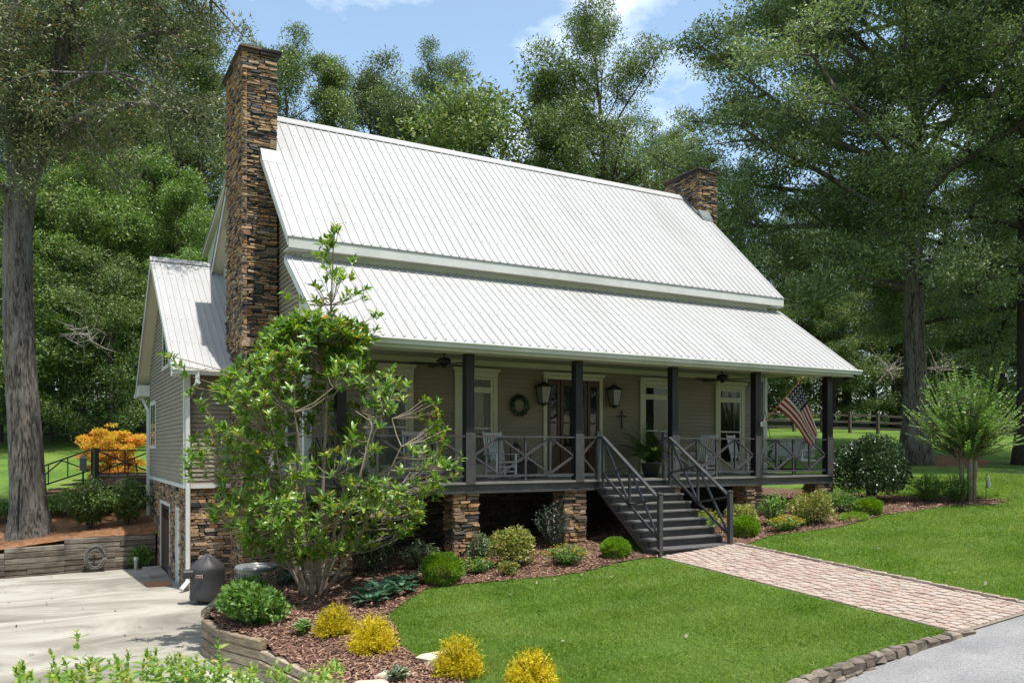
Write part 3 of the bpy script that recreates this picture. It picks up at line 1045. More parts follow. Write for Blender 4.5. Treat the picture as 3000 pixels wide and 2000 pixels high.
def roof(name, x0, x1, p0, p1, rows, thick=0.13, seam=None):
    body = MB()
    d = np.array([p1[0] - p0[0], p1[1] - p0[1]], float); d /= np.linalg.norm(d)
    nrm = np.array([-d[1], d[0]])
    if nrm[1] < 0: nrm = -nrm
    a = np.array(p0) - nrm * .012; b_ = np.array(p1) - nrm * .012
    a2, b2 = a - nrm * thick, b_ - nrm * thick
    body.prism([tuple(a), tuple(b_), tuple(b2), tuple(a2)], 0, x0 + .02, x1 - .02)
    ro = body.build(name, M['soffit'], house)
    nb = int(math.ceil((x1 - x0) / 0.9144 - 0.05))
    w = (x1 - x0) / nb
    me = roof_panel_mesh(p0, p1, 4, 0.9144)
    me.transform(Matrix.Diagonal((w / 0.9144, 1, 1, 1)))
    for i in range(nb):
        o = link_mesh('roof_panel', me, M['roof'], ro)
        o.location = np.array((x0 + i * w, 0, 0)) - base_of(ro)
    sc = MB()
    ribw = w / 4
    L_ = math.hypot(p1[0] - p0[0], p1[1] - p0[1])
    for k in range(rows):
        t = (0.06 + k * (L_ - .1) / rows) / L_
        q = np.array(p0) + (np.array(p1) - np.array(p0)) * t + nrm * .004
        for i in range(nb * 4):
            for off in (0.05,):
                x = x0 + (i + .5) * ribw + off
                c = np.array([x, q[0], q[1]])
                s_ = .008
                V = [c + np.array([-s_, -s_ * d[0], -s_ * d[1]]), c + np.array([s_, -s_ * d[0], -s_ * d[1]]), c + np.array([s_, s_ * d[0], s_ * d[1]]), c + np.array([-s_, s_ * d[0], s_ * d[1]])]
                V += [v + np.array([0, nrm[0], nrm[1]]) * .012 for v in V]
                sc.add(V, CUBEF)
    tag(sc.build('screw_heads', M['screw'], ro), kind='stuff')
    return ro


RX0, RX1 = -3.42, 11.88
main_front = roof('roof', RX0, RX1, (2.0, 7.05), (6.25, 11.25), 7)
porch_roof = roof('porch_roof', -3.42, 12.02, (-0.56, 4.63), (2.3, 6.70), 5)
wing_front = roof('wing_roof', -5.32, -2.5, (5.88, 4.40), (11.0, 8.15), 5)
# back slopes: plain sheets seen edge-on or not at all
part('wing_back_roof', [M['soffit'], M['flash']], lambda m: (m.prism([(11.0, 8.14), (16.1, 4.40), (16.1, 4.26), (11.0, 8.0)], 0, -5.30, -2.5),
                                                             m.prism([(11.0, 8.165), (16.12, 4.425), (16.12, 4.40), (11.0, 8.14)], 0, -5.33, -2.5, 1)))
part('rear_roof', [M['soffit'], M['flash']], lambda m: (m.prism([(6.3, 11.08), (11.1, 7.50), (11.1, 7.36), (6.3, 10.94)], 0, -3.62, 11.8),
                                                        m.prism([(6.3, 11.11), (11.12, 7.53), (11.12, 7.50), (6.3, 11.08)], 0, -3.66, 11.84, 1)))
part('dormer_roof', [M['soffit'], M['roof']], lambda m: (m.prism([(6.25, 11.16), (13.5, 9.05), (13.5, 8.93), (6.25, 11.04)], 0, -3.45, 11.8),
                                                         m.prism([(6.25, 11.20), (13.55, 9.08), (13.55, 9.05), (6.25, 11.17)], 0, -3.48, 11.84, 1)))
# ridge caps with their ribs showing beneath
for nm, x0, x1, yr, zr, sl in (('ridge_cap', -3.0, 11.5, 6.25, 11.25, .99), ('ridge_cap', -5.34, -3.55, 11.0, 8.15, .735)):
    w = 0.17
    part(nm, M['flash'] if nm == 'x' else M['roof'], lambda m: m.prism([(yr - w, zr - w * sl + .055), (yr, zr + .075), (yr + w, zr - w * sl + .055), (yr + w, zr - w * sl + .035), (yr, zr + .055), (yr - w, zr - w * sl + .035)], 0, x0, x1))
    part('ridge_closure', M['screw'], lambda m: m.prism([(yr - w + .03, zr - (w - .03) * sl + .001), (yr - w + .03, zr - (w - .03) * sl + .034), (yr - w + .045, zr - (w - .045) * sl + .034), (yr - w + .045, zr - (w - .045) * sl + .001)], 0, x0 + .02, x1 - .02))
# eaves: fascia, soffit, gutters
part('fascia', M['white'], lambda m: m.box((RX0 + .02, 2.0, 6.80), (RX1 - .02, 2.035, 7.02)))
part('soffit', M['soffit'], lambda m: m.box((RX0 + .03, 2.04, 6.80), (RX1 - .03, 2.32, 6.83)))
part('frieze', M['white'], lambda m: m.box((-2.9, 2.27, 6.60), (11.35, 2.318, 6.80)))
part('drip_edge', M['screw'], lambda m: m.box((RX0, 1.985, 7.022), (RX1, 2.005, 7.038)))
part('eave_return', M['white'], lambda m: m.box((RX0 + .012, 2.04, 6.77), (-2.95, 2.42, 6.797)))
part('eave_return', M['white'], lambda m: m.box((11.40, 2.04, 6.77), (RX1 - .012, 2.42, 6.797)))
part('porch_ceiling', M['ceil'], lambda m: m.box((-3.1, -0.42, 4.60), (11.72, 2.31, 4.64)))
part('porch_beam', M['soffit'], lambda m: m.box((-3.1, -0.14, 4.44), (11.72, 0.12, 4.597)))
part('fascia', M['white'], lambda m: m.box((-3.40, -0.50, 4.42), (12.0, -0.465, 4.585)))
part('soffit', M['soffit'], lambda m: m.box((-3.38, -0.46, 4.44), (11.98, -0.145, 4.47)))
for xx in (11.66, -3.1):
    part('porch_gable_trim', M['soffit'], lambda m: m.prism([(-.28, 4.645), (2.28, 6.50), (2.28, 4.645)], 0, xx, xx + .04))
GP = [(-.645, 4.615), (-.655, 4.585), (-.628, 4.535), (-.615, 4.485), (-.505, 4.485), (-.505, 4.615), (-.520, 4.615), (-.520, 4.50), (-.600, 4.50), (-.628, 4.605)]
part('gutter', M['white'], lambda m: m.prism(GP[:6], 0, -3.47, 12.12))
part('drip_edge', M['screw'], lambda m: m.box((-3.42, -.575, 4.606), (12.02, -.555, 4.620)))
part('gutter', M['white'], lambda m: m.prism([(y + 6.43, z - .235) for y, z in GP[:6]], 0, -5.30, -3.86))
# wing rake trim
for s0, nm in ((1, 'rake_board'), (-1, 'rake_board')):
    a, b_ = ((5.9, 4.39), (11.0, 8.135)) if s0 > 0 else ((16.1, 4.39), (11.0, 8.135))
    part(nm, M['white'], lambda m: m.prism([a, b_, (b_[0], b_[1] - .20), (a[0], a[1] - .17)], 0, -5.325, -5.302))
part('eave_box', M['white'], lambda m: m.box((-5.30, 15.0, 4.22), (-4.95, 16.08, 4.60)))
part('eave_box', M['white'], lambda m: m.box((-5.298, 5.9, 4.22), (-4.95, 6.33, 4.37)))
part('gutter', M['white'], lambda m: m.box((-5.36, 16.1, 4.20), (-3.0, 16.22, 4.33)))
for s0 in (1, -1):
    a, b_ = ((2.02, 7.03), (6.25, 11.22)) if s0 > 0 else ((11.08, 7.47), (6.3, 11.05))
    part('rake_board', M['white'], lambda m: m.prism([a, b_, (b_[0], b_[1] - .17), (a[0], a[1] - .17)], 0, (RX0 - .005 if s0 > 0 else -3.64), (RX0 + .018 if s0 > 0 else -3.622)))
a, b_ = (2.02, 7.03), (6.25, 11.22)
part('rake_board', M['white'], lambda m: m.prism([a, b_, (b_[0], b_[1] - .17), (a[0], a[1] - .17)], 0, RX1 - .018, RX1 + .005))
a, b_ = (-.5, 4.60), (2.3, 6.66)
for xx in (-3.425, 12.002):
    part('rake_board', M['white'], lambda m: m.prism([a, b_, (b_[0], b_[1] - .15), (a[0], a[1] - .12)], 0, xx, xx + .023))


# downspouts
def spout(name, pts, w, h, mat, label=None):
    m_ = MB()
    for a, b_ in zip(pts[:-1], pts[1:]):
        a, b_ = np.array(a, float), np.array(b_, float)
        e = (b_ - a) / np.linalg.norm(b_ - a) * w * .35
        m_.bar(a - e, b_ + e, w, h, up=(0.3, .9, .1))
    return m_.build(name, mat, house)


spout('downspout', [(-4.72, 5.84, 4.28), (-4.72, 5.86, 4.05), (-4.90, 6.19, 3.72), (-4.90, 6.19, -0.98), (-5.08, 6.0, -1.13)], 0.10, 0.085, M['white'])
spout('downspout', [(-5.10, 16.0, 4.2), (-5.02, 15.8, 4.0), (-4.99, 15.12, 3.75), (-4.99, 15.10, -1.2), (-5.35, 15.0, -1.38)], 0.10, 0.085, M['white'])
spout('downspout', [(11.95, -.5, 4.48), (11.85, -.2, 4.36), (11.62, .03, 4.22), (11.62, .03, 0.9)], 0.09, 0.075, M['black'])

# ---- chimneys and stone walls
STONES = []       # (pixel size, V, F, part)


def stone_face(partobj, O, U, Nn, wid, z0, z1, holes=(), big=0.02, hmin=.034, hmax=.080, wmin=.10, wmax=.40, dep=.06):
    """ledge stone courses on an upright face: O origin (x,y), U run direction, Nn outward normal (2-D unit vectors)"""
    U = np.array([*U, 0.0]); Nn = np.array([*Nn, 0.0]); O = np.array([*O, 0.0])
    blocks = []
    nb_ = int(wid * (z1 - z0) * 1.0)
    for _ in range(nb_):
        bw, bh = random.uniform(.16, .30), random.uniform(.13, .27)
        bu, bz = random.choice([0, max(0, wid - bw), random.uniform(0, max(.01, wid - bw))]), random.uniform(z0, z1 - bh)
        if all(bu + bw < q[0] or bu > q[1] or bz + bh < q[2] or bz > q[3] for q in blocks):
            blocks.append((bu, bu + bw, bz, bz + bh))
    todo = [(q[0], q[1], q[2], q[3]) for q in blocks if not any(q[0] < h_[1] and q[1] > h_[0] and q[2] < h_[3] and q[3] > h_[2] for h_ in holes)]
    z = z0
    while z < z1 - .02:
        hh = min(random.uniform(hmin, hmax), z1 - z)
        free = [(0.0, wid)]
        for q in list(blocks) + list(holes):
            if q[2] < z + hh * .7 and q[3] > z + hh * .3:
                nf = []
                for a, b_ in free:
                    if q[1] <= a or q[0] >= b_: nf.append((a, b_)); continue
                    if q[0] - a > .02: nf.append((a, q[0]))
                    if b_ - q[1] > .02: nf.append((q[1], b_))
                free = nf
        for a, b_ in free:
            u = a
            while u < b_ - .005:
                ww = random.uniform(wmin, wmax)
                if b_ - (u + ww) < wmin: ww = b_ - u
                todo.append((u, u + ww, z, z + hh))
                u += ww
        z += hh
    for u0, u1, za, zb in todo:
        g = .004
        pr = random.choice([random.uniform(.0, .03), random.uniform(.02, .065)])
        tl = random.gauss(0, .05); sk = random.uniform(-.025, .025)
        V = []
        for dpt, sh in ((-dep, 0), (pr, .010)):
            for uu, zz in ((u0 + g + sh, za + g + sh * .7), (u1 - g - sh, za + g + sh * .7), (u1 - g - sh, zb - g - sh * .5), (u0 + g + sh, zb - g - sh * .5)):
                j = 1 if dpt > -dep else 0
                zz += ((uu - (u0 + u1) / 2) * tl + random.uniform(-.009, .009)) * j; uu += (random.uniform(-.022, .022) + sk * (1 if zz > (za + zb) / 2 else -1)) * j
                V.append(O + U * uu + Nn * (dpt + random.uniform(-.008, .008) * j) + np.array([0, 0, zz]))
        V = np.array(V)
        c = V.mean(0)
        dd = depth(c[0], c[1])
        STONES.append(((u1 - u0) * (zb - za) / dd ** 2 * (abs(Nn[:2] @ FW[:2]) + .1), V, CUBEF, partobj))


def chimney(name, x0, x1, y0, y1, zb, zt, faces):
    c = MB()
    c.box((x0 + .05, y0 + .05, zb), (x1 - .05, y1 - .05, zt - .02))
    co = c.build(name, M['mortar'], house)
    for f in faces:
        if f == 'front': stone_face(co, (x0, y0 + .05), (1, 0), (0, -1), x1 - x0, zb, zt)
        if f == 'left': stone_face(co, (x0 + .05, y1), (0, -1), (-1, 0), y1 - y0, zb, zt, wmin=.14, wmax=.34)
    # projecting cap of dark slabs
    for q in range(2):
        e = .03 + .04 * q
        zz = zt + q * .075
        n_ = max(2, int((x1 - x0) / .4))
        for i in range(n_):
            xa = x0 - e + (x1 - x0 + 2 * e) * i / n_; xb = x0 - e + (x1 - x0 + 2 * e) * (i + 1) / n_
            for yy in (y0 - e, (y0 + y1) / 2):
                V, F = rough_block(((xa + xb) / 2, yy + (y1 - y0 + 2 * e) / 4, zz + .04), (xb - xa - .01, (y1 - y0 + 2 * e) / 2 - .01, .07), top=.1, j=.15)
                MB().add(V, F).build('cap_stone', M['cap'], co)
    return co


M['cap'] = pieces('cap_and_shade_stone', [(0, (0.030, 0.028, 0.028)), (0.6, (0.06, 0.05, 0.045)), (1, (0.10, 0.075, 0.055))], rough=.9, nscale=14, bump=.8)  # chimney caps, and the shade-darkened stones under the porch
ch_l = chimney('chimney', -3.86, -3.0, 4.68, 7.0, -1.5, 12.14, ('front', 'left'))
ch_r = chimney('chimney', 11.5, 12.36, 5.42, 7.25, 6.0, 11.92, ('front', 'left'))
# flashing where roof and chimney meet
part('flashing', M['flash'], lambda m: (m.prism([(4.64, 9.67), (4.64, 9.80), (4.62, 9.80), (4.46, 9.55), (4.40, 9.43), (4.46, 9.47)], 0, -3.44, -2.95)))
part('flashing', M['flash'], lambda m: (m.prism([(5.38, 10.42), (7.2, 11.45), (7.2, 11.35), (5.38, 10.30)], 0, 11.42, 11.46), m.prism([(5.40, 10.50), (6.22, 11.32), (6.22, 11.25), (5.40, 10.42)], 0, 11.40, 11.50), m.prism([(5.41, 10.48), (5.41, 10.60), (5.39, 10.60), (5.20, 10.32), (5.16, 10.20), (5.24, 10.24)], 0, 11.44, 11.90)))
# basement stonework
stone_wing = part('stone_wall', M['mortar'], lambda m: m.box((-4.90, 6.42, -2.1), (-4.70, 14.9, 1.36)))
DOORS = [(9.62, 12.05), (7.55, 8.35)]
holes = [(15.0 - b_, 15.0 - a, -3.0, 0.80) for a, b_ in DOORS]
stone_face(stone_wing, (-4.905, 15.0), (0, -1), (-1, 0), 8.68, -1.75, 1.37, holes=holes, wmin=.14, wmax=.42, hmin=.055, hmax=.10)
stone_face(stone_wing, (-4.95, 6.36), (1, 0), (0, -1), 1.15, -1.7, 1.37, hmin=.055, hmax=.105)
stone_side = part('stone_wall', M['mortar'], lambda m: m.box((-2.93, 2.40, -1.6), (-2.8, 4.7, 1.35)))
stone_face(stone_side, (-2.935, 4.7), (0, -1), (-1, 0), 2.36, -1.5, 1.4)
stone_shaded = part('stone_wall', M['dark'], lambda m: m.box((-2.9, 2.40, -.8), (11.3, 2.415, 1.3)))  # near-black backing, shade under the porch put into the colour
stone_face(stone_shaded, (-2.95, 2.385), (1, 0), (0, -1), 7.5, -.6, 1.3, wmin=.2, wmax=.5, hmin=.07, hmax=.13)
# porch piers
POSTX = [-2.87, 0.0, 2.85, 5.75, 8.62, 11.43]
for i, px_ in enumerate(POSTX):
    x0 = px_ - .36 if i < 5 else px_ - .40
    gb = g1(px_, 0) - .25
    po = part('pier', M['mortar'], lambda m: m.box((x0 + .09, .07, gb), (x0 + .56, .54, 1.40)))
    stone_face(po, (x0, 0.02), (1, 0), (0, -1), .62, gb, 1.41, hmin=.05, hmax=.10, wmin=.12, wmax=.34)
    stone_face(po, (x0 + .05, .56), (0, -1), (-1, 0), .54, gb, 1.41, hmin=.05, hmax=.10, wmin=.12, wmax=.3)
STONES.sort(key=lambda q: -q[0])
pool = {}
for i, (sz, V, F, po) in enumerate(STONES):
    if i < 300 and po is not stone_shaded: MB().add(V, F).build('stone', M['stone'], po)
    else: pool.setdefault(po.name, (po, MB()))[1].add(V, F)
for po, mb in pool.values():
    tag(mb.build('stones', M['cap'] if po is stone_shaded else M['stone'], po), kind='stuff')  # under-porch stones take the dark colour to imitate shade

# ---- porch floor, beam, posts
floor = part('porch_floor', M['deck'], lambda m: m.box((-3.05, -0.12, 1.605), (11.60, 2.30, 1.65)))
part('rim_beam', M['grey'], lambda m: m.box((-3.0, -0.075, 1.405), (3.30, -.02, 1.602)))
part('rim_beam', M['grey'], lambda m: m.box((5.54, -0.075, 1.405), (11.56, -.02, 1.602)))
part('rim_beam', M['grey'], lambda m: m.box((3.30, -0.07, 1.405), (5.54, -.025, 1.602)))
part('rim_beam', M['grey'], lambda m: m.box((-3.0, -.018, 1.405), (-2.95, 2.3, 1.602)))
part('rim_beam', M['grey'], lambda m: m.box((11.51, -.018, 1.405), (11.56, 2.3, 1.602)))
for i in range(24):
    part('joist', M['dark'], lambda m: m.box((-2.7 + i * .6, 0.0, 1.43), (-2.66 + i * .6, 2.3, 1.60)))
for px_ in POSTX:
    part('porch_post', M['black'], lambda m: m.bev((px_ - .10, -.10, 1.652), (px_ + .10, .10, 4.44), .008))
    part('post_sunlit_face', M['grey'], lambda m: m.bev((px_ - .118, -.128, 1.60), (px_ + .118, -.102, 2.72), .006))  # paler front imitates sunlight on the lower part of the post


# ---- railings
def rail_bay(root, A, B, z0, pattern='full'):
    """A, B: (x,y) ends of the bay; diamonds of slim bars between top and bottom rail"""
    A, B = np.array([*A, 0.0]), np.array([*B, 0.0])
    zt, zb = z0 + 1.0, z0 + 0.13
    P = lambda t, z: A + (B - A) * t + np.array([0, 0, z])
    up = np.array([0, 0, 1.0])
    along = (B - A) / np.linalg.norm(B - A)
    MB().bar(P(0, zt), P(1, zt), .10, .038, up=(0, 0, 1)).build('top_rail', M['grey'], root)
    MB().bar(P(0, zb), P(1, zb), .06, .05, up=(0, 0, 1)).build('bottom_rail', M['grey'], root)
    zm = (zt + zb) / 2
    s_ = .048

    def brace(t0, za, t1, zb_):
        MB().bar(P(t0, za), P(t1, zb_), s_ * .9, s_, up=np.cross(along, up)).build('brace', M['grey'], root)

    if pattern == 'full':
        for t in (.25, .5, .75):
            MB().cbox((P(t, zb) + P(t, zt)) / 2 - np.array([0, 0, (.06 if t == .5 else 0)]), (s_, s_, zt - zb + (.12 if t == .5 else 0)), rz(math.atan2(along[1], along[0]))).build('baluster', M['grey'], root)
        for t in (0, .5):
            brace(t + .012, zm + .02, t + .245, zt - .03); brace(t + .012, zm - .02, t + .245, zb + .04)
            brace(t + .255, zt - .03, t + .488, zm + .02); brace(t + .255, zb + .04, t + .488, zm - .02)
    elif pattern == 'half':
        brace(.03, zm + .02, .95, zt - .03); brace(.03, zm - .02, .95, zb + .04)
    else:
        for t in (.33, .66):
            MB().cbox((P(t, zb) + P(t, zt)) / 2, (s_, s_, zt - zb)).build('baluster', M['grey'], root)


railing = thing('railing', None, None) if False else None
rail_e = bpy.data.objects.new('porch_railing', None)
COL.objects.link(rail_e); rail_e.parent = house; rail_e.location = np.array((4.2, 0, 1.65)) - base_of(house)
BASE[rail_e.name] = np.array((4.2, 0, 1.65))
for a, b_ in ((0, 1), (1, 2), (3, 4), (4, 5)):
    rail_bay(rail_e, (POSTX[a] + .11, -.02), (POSTX[b_] - .11, -.02), DK)
rail_bay(rail_e, (2.96, -.02), (3.37, -.02), DK, 'half')
rail_bay(rail_e, (5.64, -.02), (5.47, -.02), DK, 'half')
rail_bay(rail_e, (11.45, .12), (11.45, 2.25), DK, 'full')
rail_bay(rail_e, (-2.88, .12), (-2.88, 2.25), DK, 'full')

# ---- stairs
stairs = bpy.data.objects.new('porch_stairs', None)
COL.objects.link(stairs); stairs.parent = house; stairs.location = np.array((4.43, -1.2, .05)) - base_of(house)
BASE[stairs.name] = np.array((4.43, -1.2, .05))
NR, RISE, RUN = 9, 0.177, 0.272
SX0, SX1 = 3.36, 5.50
for i in range(1, NR):
    zt = DK - RISE * i
    y1 = -0.09 - RUN * (i - 1)
    y0 = y1 - RUN - .03
    tx0, tx1 = SX0 - .04, SX1 + .04
    if i == NR - 1: y0 -= .06
    MB().bev((tx0, y0, zt - .042), (tx1, y1, zt), .008).build('tread', M['tread'], stairs)
    MB().box((SX0, y1 - .022, zt + .001), (SX1, y1 - .002, zt + RISE - .045)).build('riser', M['black'], stairs)
MB().box((SX0, -0.09 - RUN * (NR - 1) - .022, 0.03), (SX1, -0.09 - RUN * (NR - 1) - .002, DK - RISE * (NR - 1) - .044)).build('riser', M['black'], stairs)
for sx in (SX0 - .022, (SX0 + SX1) / 2, SX1 - .018):
    poly = [(-.08, 1.40), (-.08, 1.60)]
    for i in range(1, NR):
        y1 = -0.09 - RUN * (i - 1)
        poly += [(y1 - .001, DK - RISE * i - .043), (y1 - RUN, DK - RISE * i - .043)]
    poly += [(-0.09 - RUN * (NR - 1), .02), (-0.09 - RUN * (NR - 1) + .25, .02)]
    MB().prism(poly, 0, sx, sx + .04).build('stringer', M['grey'], stairs)


def newel(x, y, z0, z1, s_=.10):
    m_ = MB().bev((x - s_ / 2, y - s_ / 2, z0), (x + s_ / 2, y + s_ / 2, z1), .006)
    h_ = s_ / 2 + .008
    m_.add([(x - h_, y - h_, z1 + .002), (x + h_, y - h_, z1 + .002), (x + h_, y + h_, z1 + .002), (x - h_, y + h_, z1 + .002), (x - h_, y - h_, z1 + .022), (x + h_, y - h_, z1 + .022), (x + h_, y + h_, z1 + .022), (x - h_, y + h_, z1 + .022), (x, y, z1 + .05)],
           [(3, 2, 1, 0), (0, 1, 5, 4), (1, 2, 6, 5), (2, 3, 7, 6), (3, 0, 4, 7), (4, 5, 8), (5, 6, 8), (6, 7, 8), (7, 4, 8)])
    m_.build('newel_post', M['grey'], stairs)


for x in (3.42, 5.44):
    newel(x, -.03, 1.652, 2.76)
    newel(x, -2.32, .03, 1.40)
    A = np.array((x, -.24, 0)); B = np.array((x, -2.28, 0))
    rt = lambda t, up_: A + (B - A) * t + np.array([0, 0, (2.66 - 1.345 * t) - up_])
    MB().bar((x, -.06, 2.655), (x, -.26, 2.655), .09, .04, up=(0, 0, 1)).build('hand_rail', M['grey'], stairs)
    MB().bar(rt(0, 0), rt(1, 0), .09, .04, up=(0, 0, 1)).build('hand_rail', M['grey'], stairs)
    MB().bar(rt(0, .88), rt(1, .88), .05, .045, up=(0, 0, 1)).build('bottom_rail', M['grey'], stairs)
    MB().cbox(rt(0, .60), (.055, .055, 1.2)).build('baluster', M['grey'], stairs)
    MB().cbox(rt(.5, .47), (.05, .05, .93)).build('baluster', M['grey'], stairs)
    for t0, t1 in ((0.01, .49), (.51, .985)):
        MB().bar(rt(t0, .04), rt(t1, .85), .042, .042, up=(1, 0, 0)).build('brace', M['grey'], stairs)
        MB().bar(rt(t0, .85), rt(t1, .04), .040, .040, up=(1, 0, 0)).build('brace', M['grey'], stairs)
MB().box((3.50, -2.46, .06), (3.56, -2.42, .12)).build('stair_light', M['white'], stairs)


# ---- windows and doors on the porch wall (wall plane Y = 2.30)
def porch_window(xl, xr, crown0, crown1, curtain=False):
    Yw = 2.288
    w_ = bpy.data.objects.new('window', None)
    COL.objects.link(w_); w_.parent = house
    loc = np.array(((xl + xr) / 2, 2.3, DK))
    w_.location = loc - base_of(house); BASE[w_.name] = loc
    gl, gr = xl + .20, xr - .20
    q = lambda nm, lo, hi, mt=M['cream']: MB().bev(lo, hi, .006).build(nm, mt, w_)
    q('casing', (xl, Yw - .055, DK + .02), (xl + .125, Yw, 4.18))
    q('casing', (xr - .125, Yw - .055, DK + .02), (xr, Yw, 4.18))
    q('header', (xl - .01, Yw - .06, 4.182), (xr + .01, Yw, 4.30))
    MB().prism([(crown0 + .035, 4.302), (crown1 - .035, 4.302), (crown1, 4.37), (crown1, 4.395), (crown0, 4.395), (crown0, 4.37)], 1, Yw - .11, Yw).build('crown', M['cream'], w_)
    q('sash', (xl + .127, Yw - .045, 3.78), (xr - .127, Yw - .005, 3.93))
    q('sash', (xl + .127, Yw - .045, 4.11), (xr - .127, Yw - .005, 4.178))
    q('sash', (xl + .127, Yw - .043, 3.932), (gl, Yw - .006, 4.108)); q('sash', (gr, Yw - .043, 3.932), (xr - .127, Yw - .006, 4.108))
    q('sash', (xl + .127, Yw - .043, 2.0), (gl, Yw - .006, 3.778)); q('sash', (gr, Yw - .043, 2.0), (xr - .127, Yw - .006, 3.778))
    q('meeting_rail', (gl + .001, Yw - .04, 2.875), (gr - .001, Yw - .008, 2.92), M['white'])
    q('panel', (xl + .127, Yw - .04, DK + .02), (xr - .127, Yw - .006, 1.998))
    gm = M['glass2'] if curtain else M['glass']
    MB().box((gl, Yw - .030, 3.932), (gr, Yw - .026, 4.108)).build('pane', gm, w_)
    MB().box((gl, Yw - .030, 2.922), (gr, Yw - .026, 3.778)).build('pane', gm, w_)
    MB().box((gl, Yw - .034, 2.002), (gr, Yw - .030, 2.873)).build('pane', gm, w_)
    MB().box((gl, Yw - .004, 2.0), (gr, Yw - .001, 4.12)).build('unlit_room_panel', M['dark'], w_)  # dark panel imitating the unlit room behind the glass
    if curtain:
        t = np.linspace(0, 1, 60)
        xs = gl + (gr - gl) * t
        for z0_, z1_ in ((2.0, 3.775), (3.94, 4.10)):
            ys = Yw - .014 + .006 * np.sin(t * 70) + .003 * np.sin(t * 31)
            MB().sheet(np.stack([np.stack([xs, ys, np.full(60, z0_)], 1), np.stack([xs, ys, np.full(60, z1_)], 1)], 0)).build('curtain', M['curtain'], w_, True)
    return w_


porch_window(0.74, 1.93, 0.69, 1.98, True)
porch_window(6.48, 7.62, 6.44, 7.67)
w4 = porch_window(9.30, 10.46, 9.27, 10.52)
porch_window(-1.55, -0.36, -1.6, -.31, True)
MB().lathe([(.13, 0), (.15, .30)], (9.62, 2.285, 2.95), 10).build('lamp_shade', M['cream'], w4) if False else None

dr = bpy.data.objects.new('front_door', None)
COL.objects.link(dr); dr.parent = house
BASE[dr.name] = np.array((4.25, 2.3, DK)); dr.location = BASE[dr.name] - base_of(house)
Yw = 2.288
for lo, hi in (((3.30, Yw - .055, DK + .02), (3.41, Yw, 4.22)), ((5.08, Yw - .055, DK + .02), (5.19, Yw, 4.22))):
    MB().bev(lo, hi, .006).build('casing', M['cream'], dr)
MB().bev((3.30, Yw - .058, 4.222), (5.19, Yw, 4.31), .006).build('header', M['cream'], dr)
MB().prism([(3.29, 4.312), (5.20, 4.312), (5.235, 4.37), (5.235, 4.395), (3.255, 4.395), (3.255, 4.37)], 1, Yw - .11, Yw).build('crown', M['cream'], dr)
MB().box((3.41, Yw - .10, DK + .002), (5.08, Yw, DK + .045)).build('threshold', M['white'], dr)
MB().box((3.411, Yw - .012, DK + .046), (5.079, Yw - .002, 4.22)).build('jamb', M['door'], dr)
for x0, x1 in ((3.43, 3.80), (3.83, 4.66), (4.69, 5.06)):
    leaf = MB()
    zb, zt = DK + .05, 4.18
    st = .085
    leaf.box((x0, Yw - .05, zb), (x0 + st, Yw - .014, zt)); leaf.box((x1 - st, Yw - .05, zb), (x1, Yw - .014, zt))
    leaf.box((x0 + st, Yw - .049, zb), (x1 - st, Yw - .014, zb + .75)); leaf.box((x0 + st, Yw - .049, zt - .12), (x1 - st, Yw - .014, zt))
    leaf.box((x0 + st, Yw - .048, 3.05), (x1 - st, Yw - .014, 3.10))
    lo_ = leaf.build('door_leaf', M['door'], dr)
    MB().box((x0 + st, Yw - .034, zb + .75), (x1 - st, Yw - .030, zt - .12)).build('pane', M['glass'], dr)
MB().lathe([(.025, 0), (.03, .03), (.02, .06)], (4.60, Yw - .05, 2.65), 8, rot_to((0, -1, 0))).build('door_handle', M['flash'], dr)


# ---- basement doors and gable windows of the wing (wall plane X = -4.95)
for k, (y0, y1) in enumerate(DOORS):
    dd = bpy.data.objects.new('basement_door', None)
    COL.objects.link(dd); dd.parent = house
    BASE[dd.name] = np.array((-4.9, (y0 + y1) / 2, -1.4)); dd.location = BASE[dd.name] - base_of(house)
    Xw = -4.89
    zb = DRIVE_Z - .03 * (y1 - 5) + .0
    MB().box((Xw - .05, y0, zb - .1), (Xw, y0 + .09, .80)).build('frame', M['white'], dd)
    MB().box((Xw - .05, y1 - .09, zb - .1), (Xw, y1, .80)).build('frame', M['white'], dd)
    MB().box((Xw - .05, y0 + .09, .70), (Xw, y1 - .09, .80)).build('frame', M['white'], dd)
    MB().box((Xw - .02, y0 + .09, zb - .1), (Xw - .002, y1 - .09, .70)).build('door_leaf', M['bdoor'] if k == 0 else M['white'], dd)
    if k == 0:
        for a, b_ in ((.15, .42), (.48, .9)):
            MB().box((Xw - .03, y0 + .3, -1.1 + a * 1.4), (Xw - .021, y1 - .3, -1.1 + b_ * 1.4)).build('panel', M['bdoor'], dd)
        for j in range(3):
            yy = y0 + .55 + j * .5
            MB().box((Xw - .034, yy, .28), (Xw - .024, yy + .34, .58)).build('pane', M['glass'], dd)
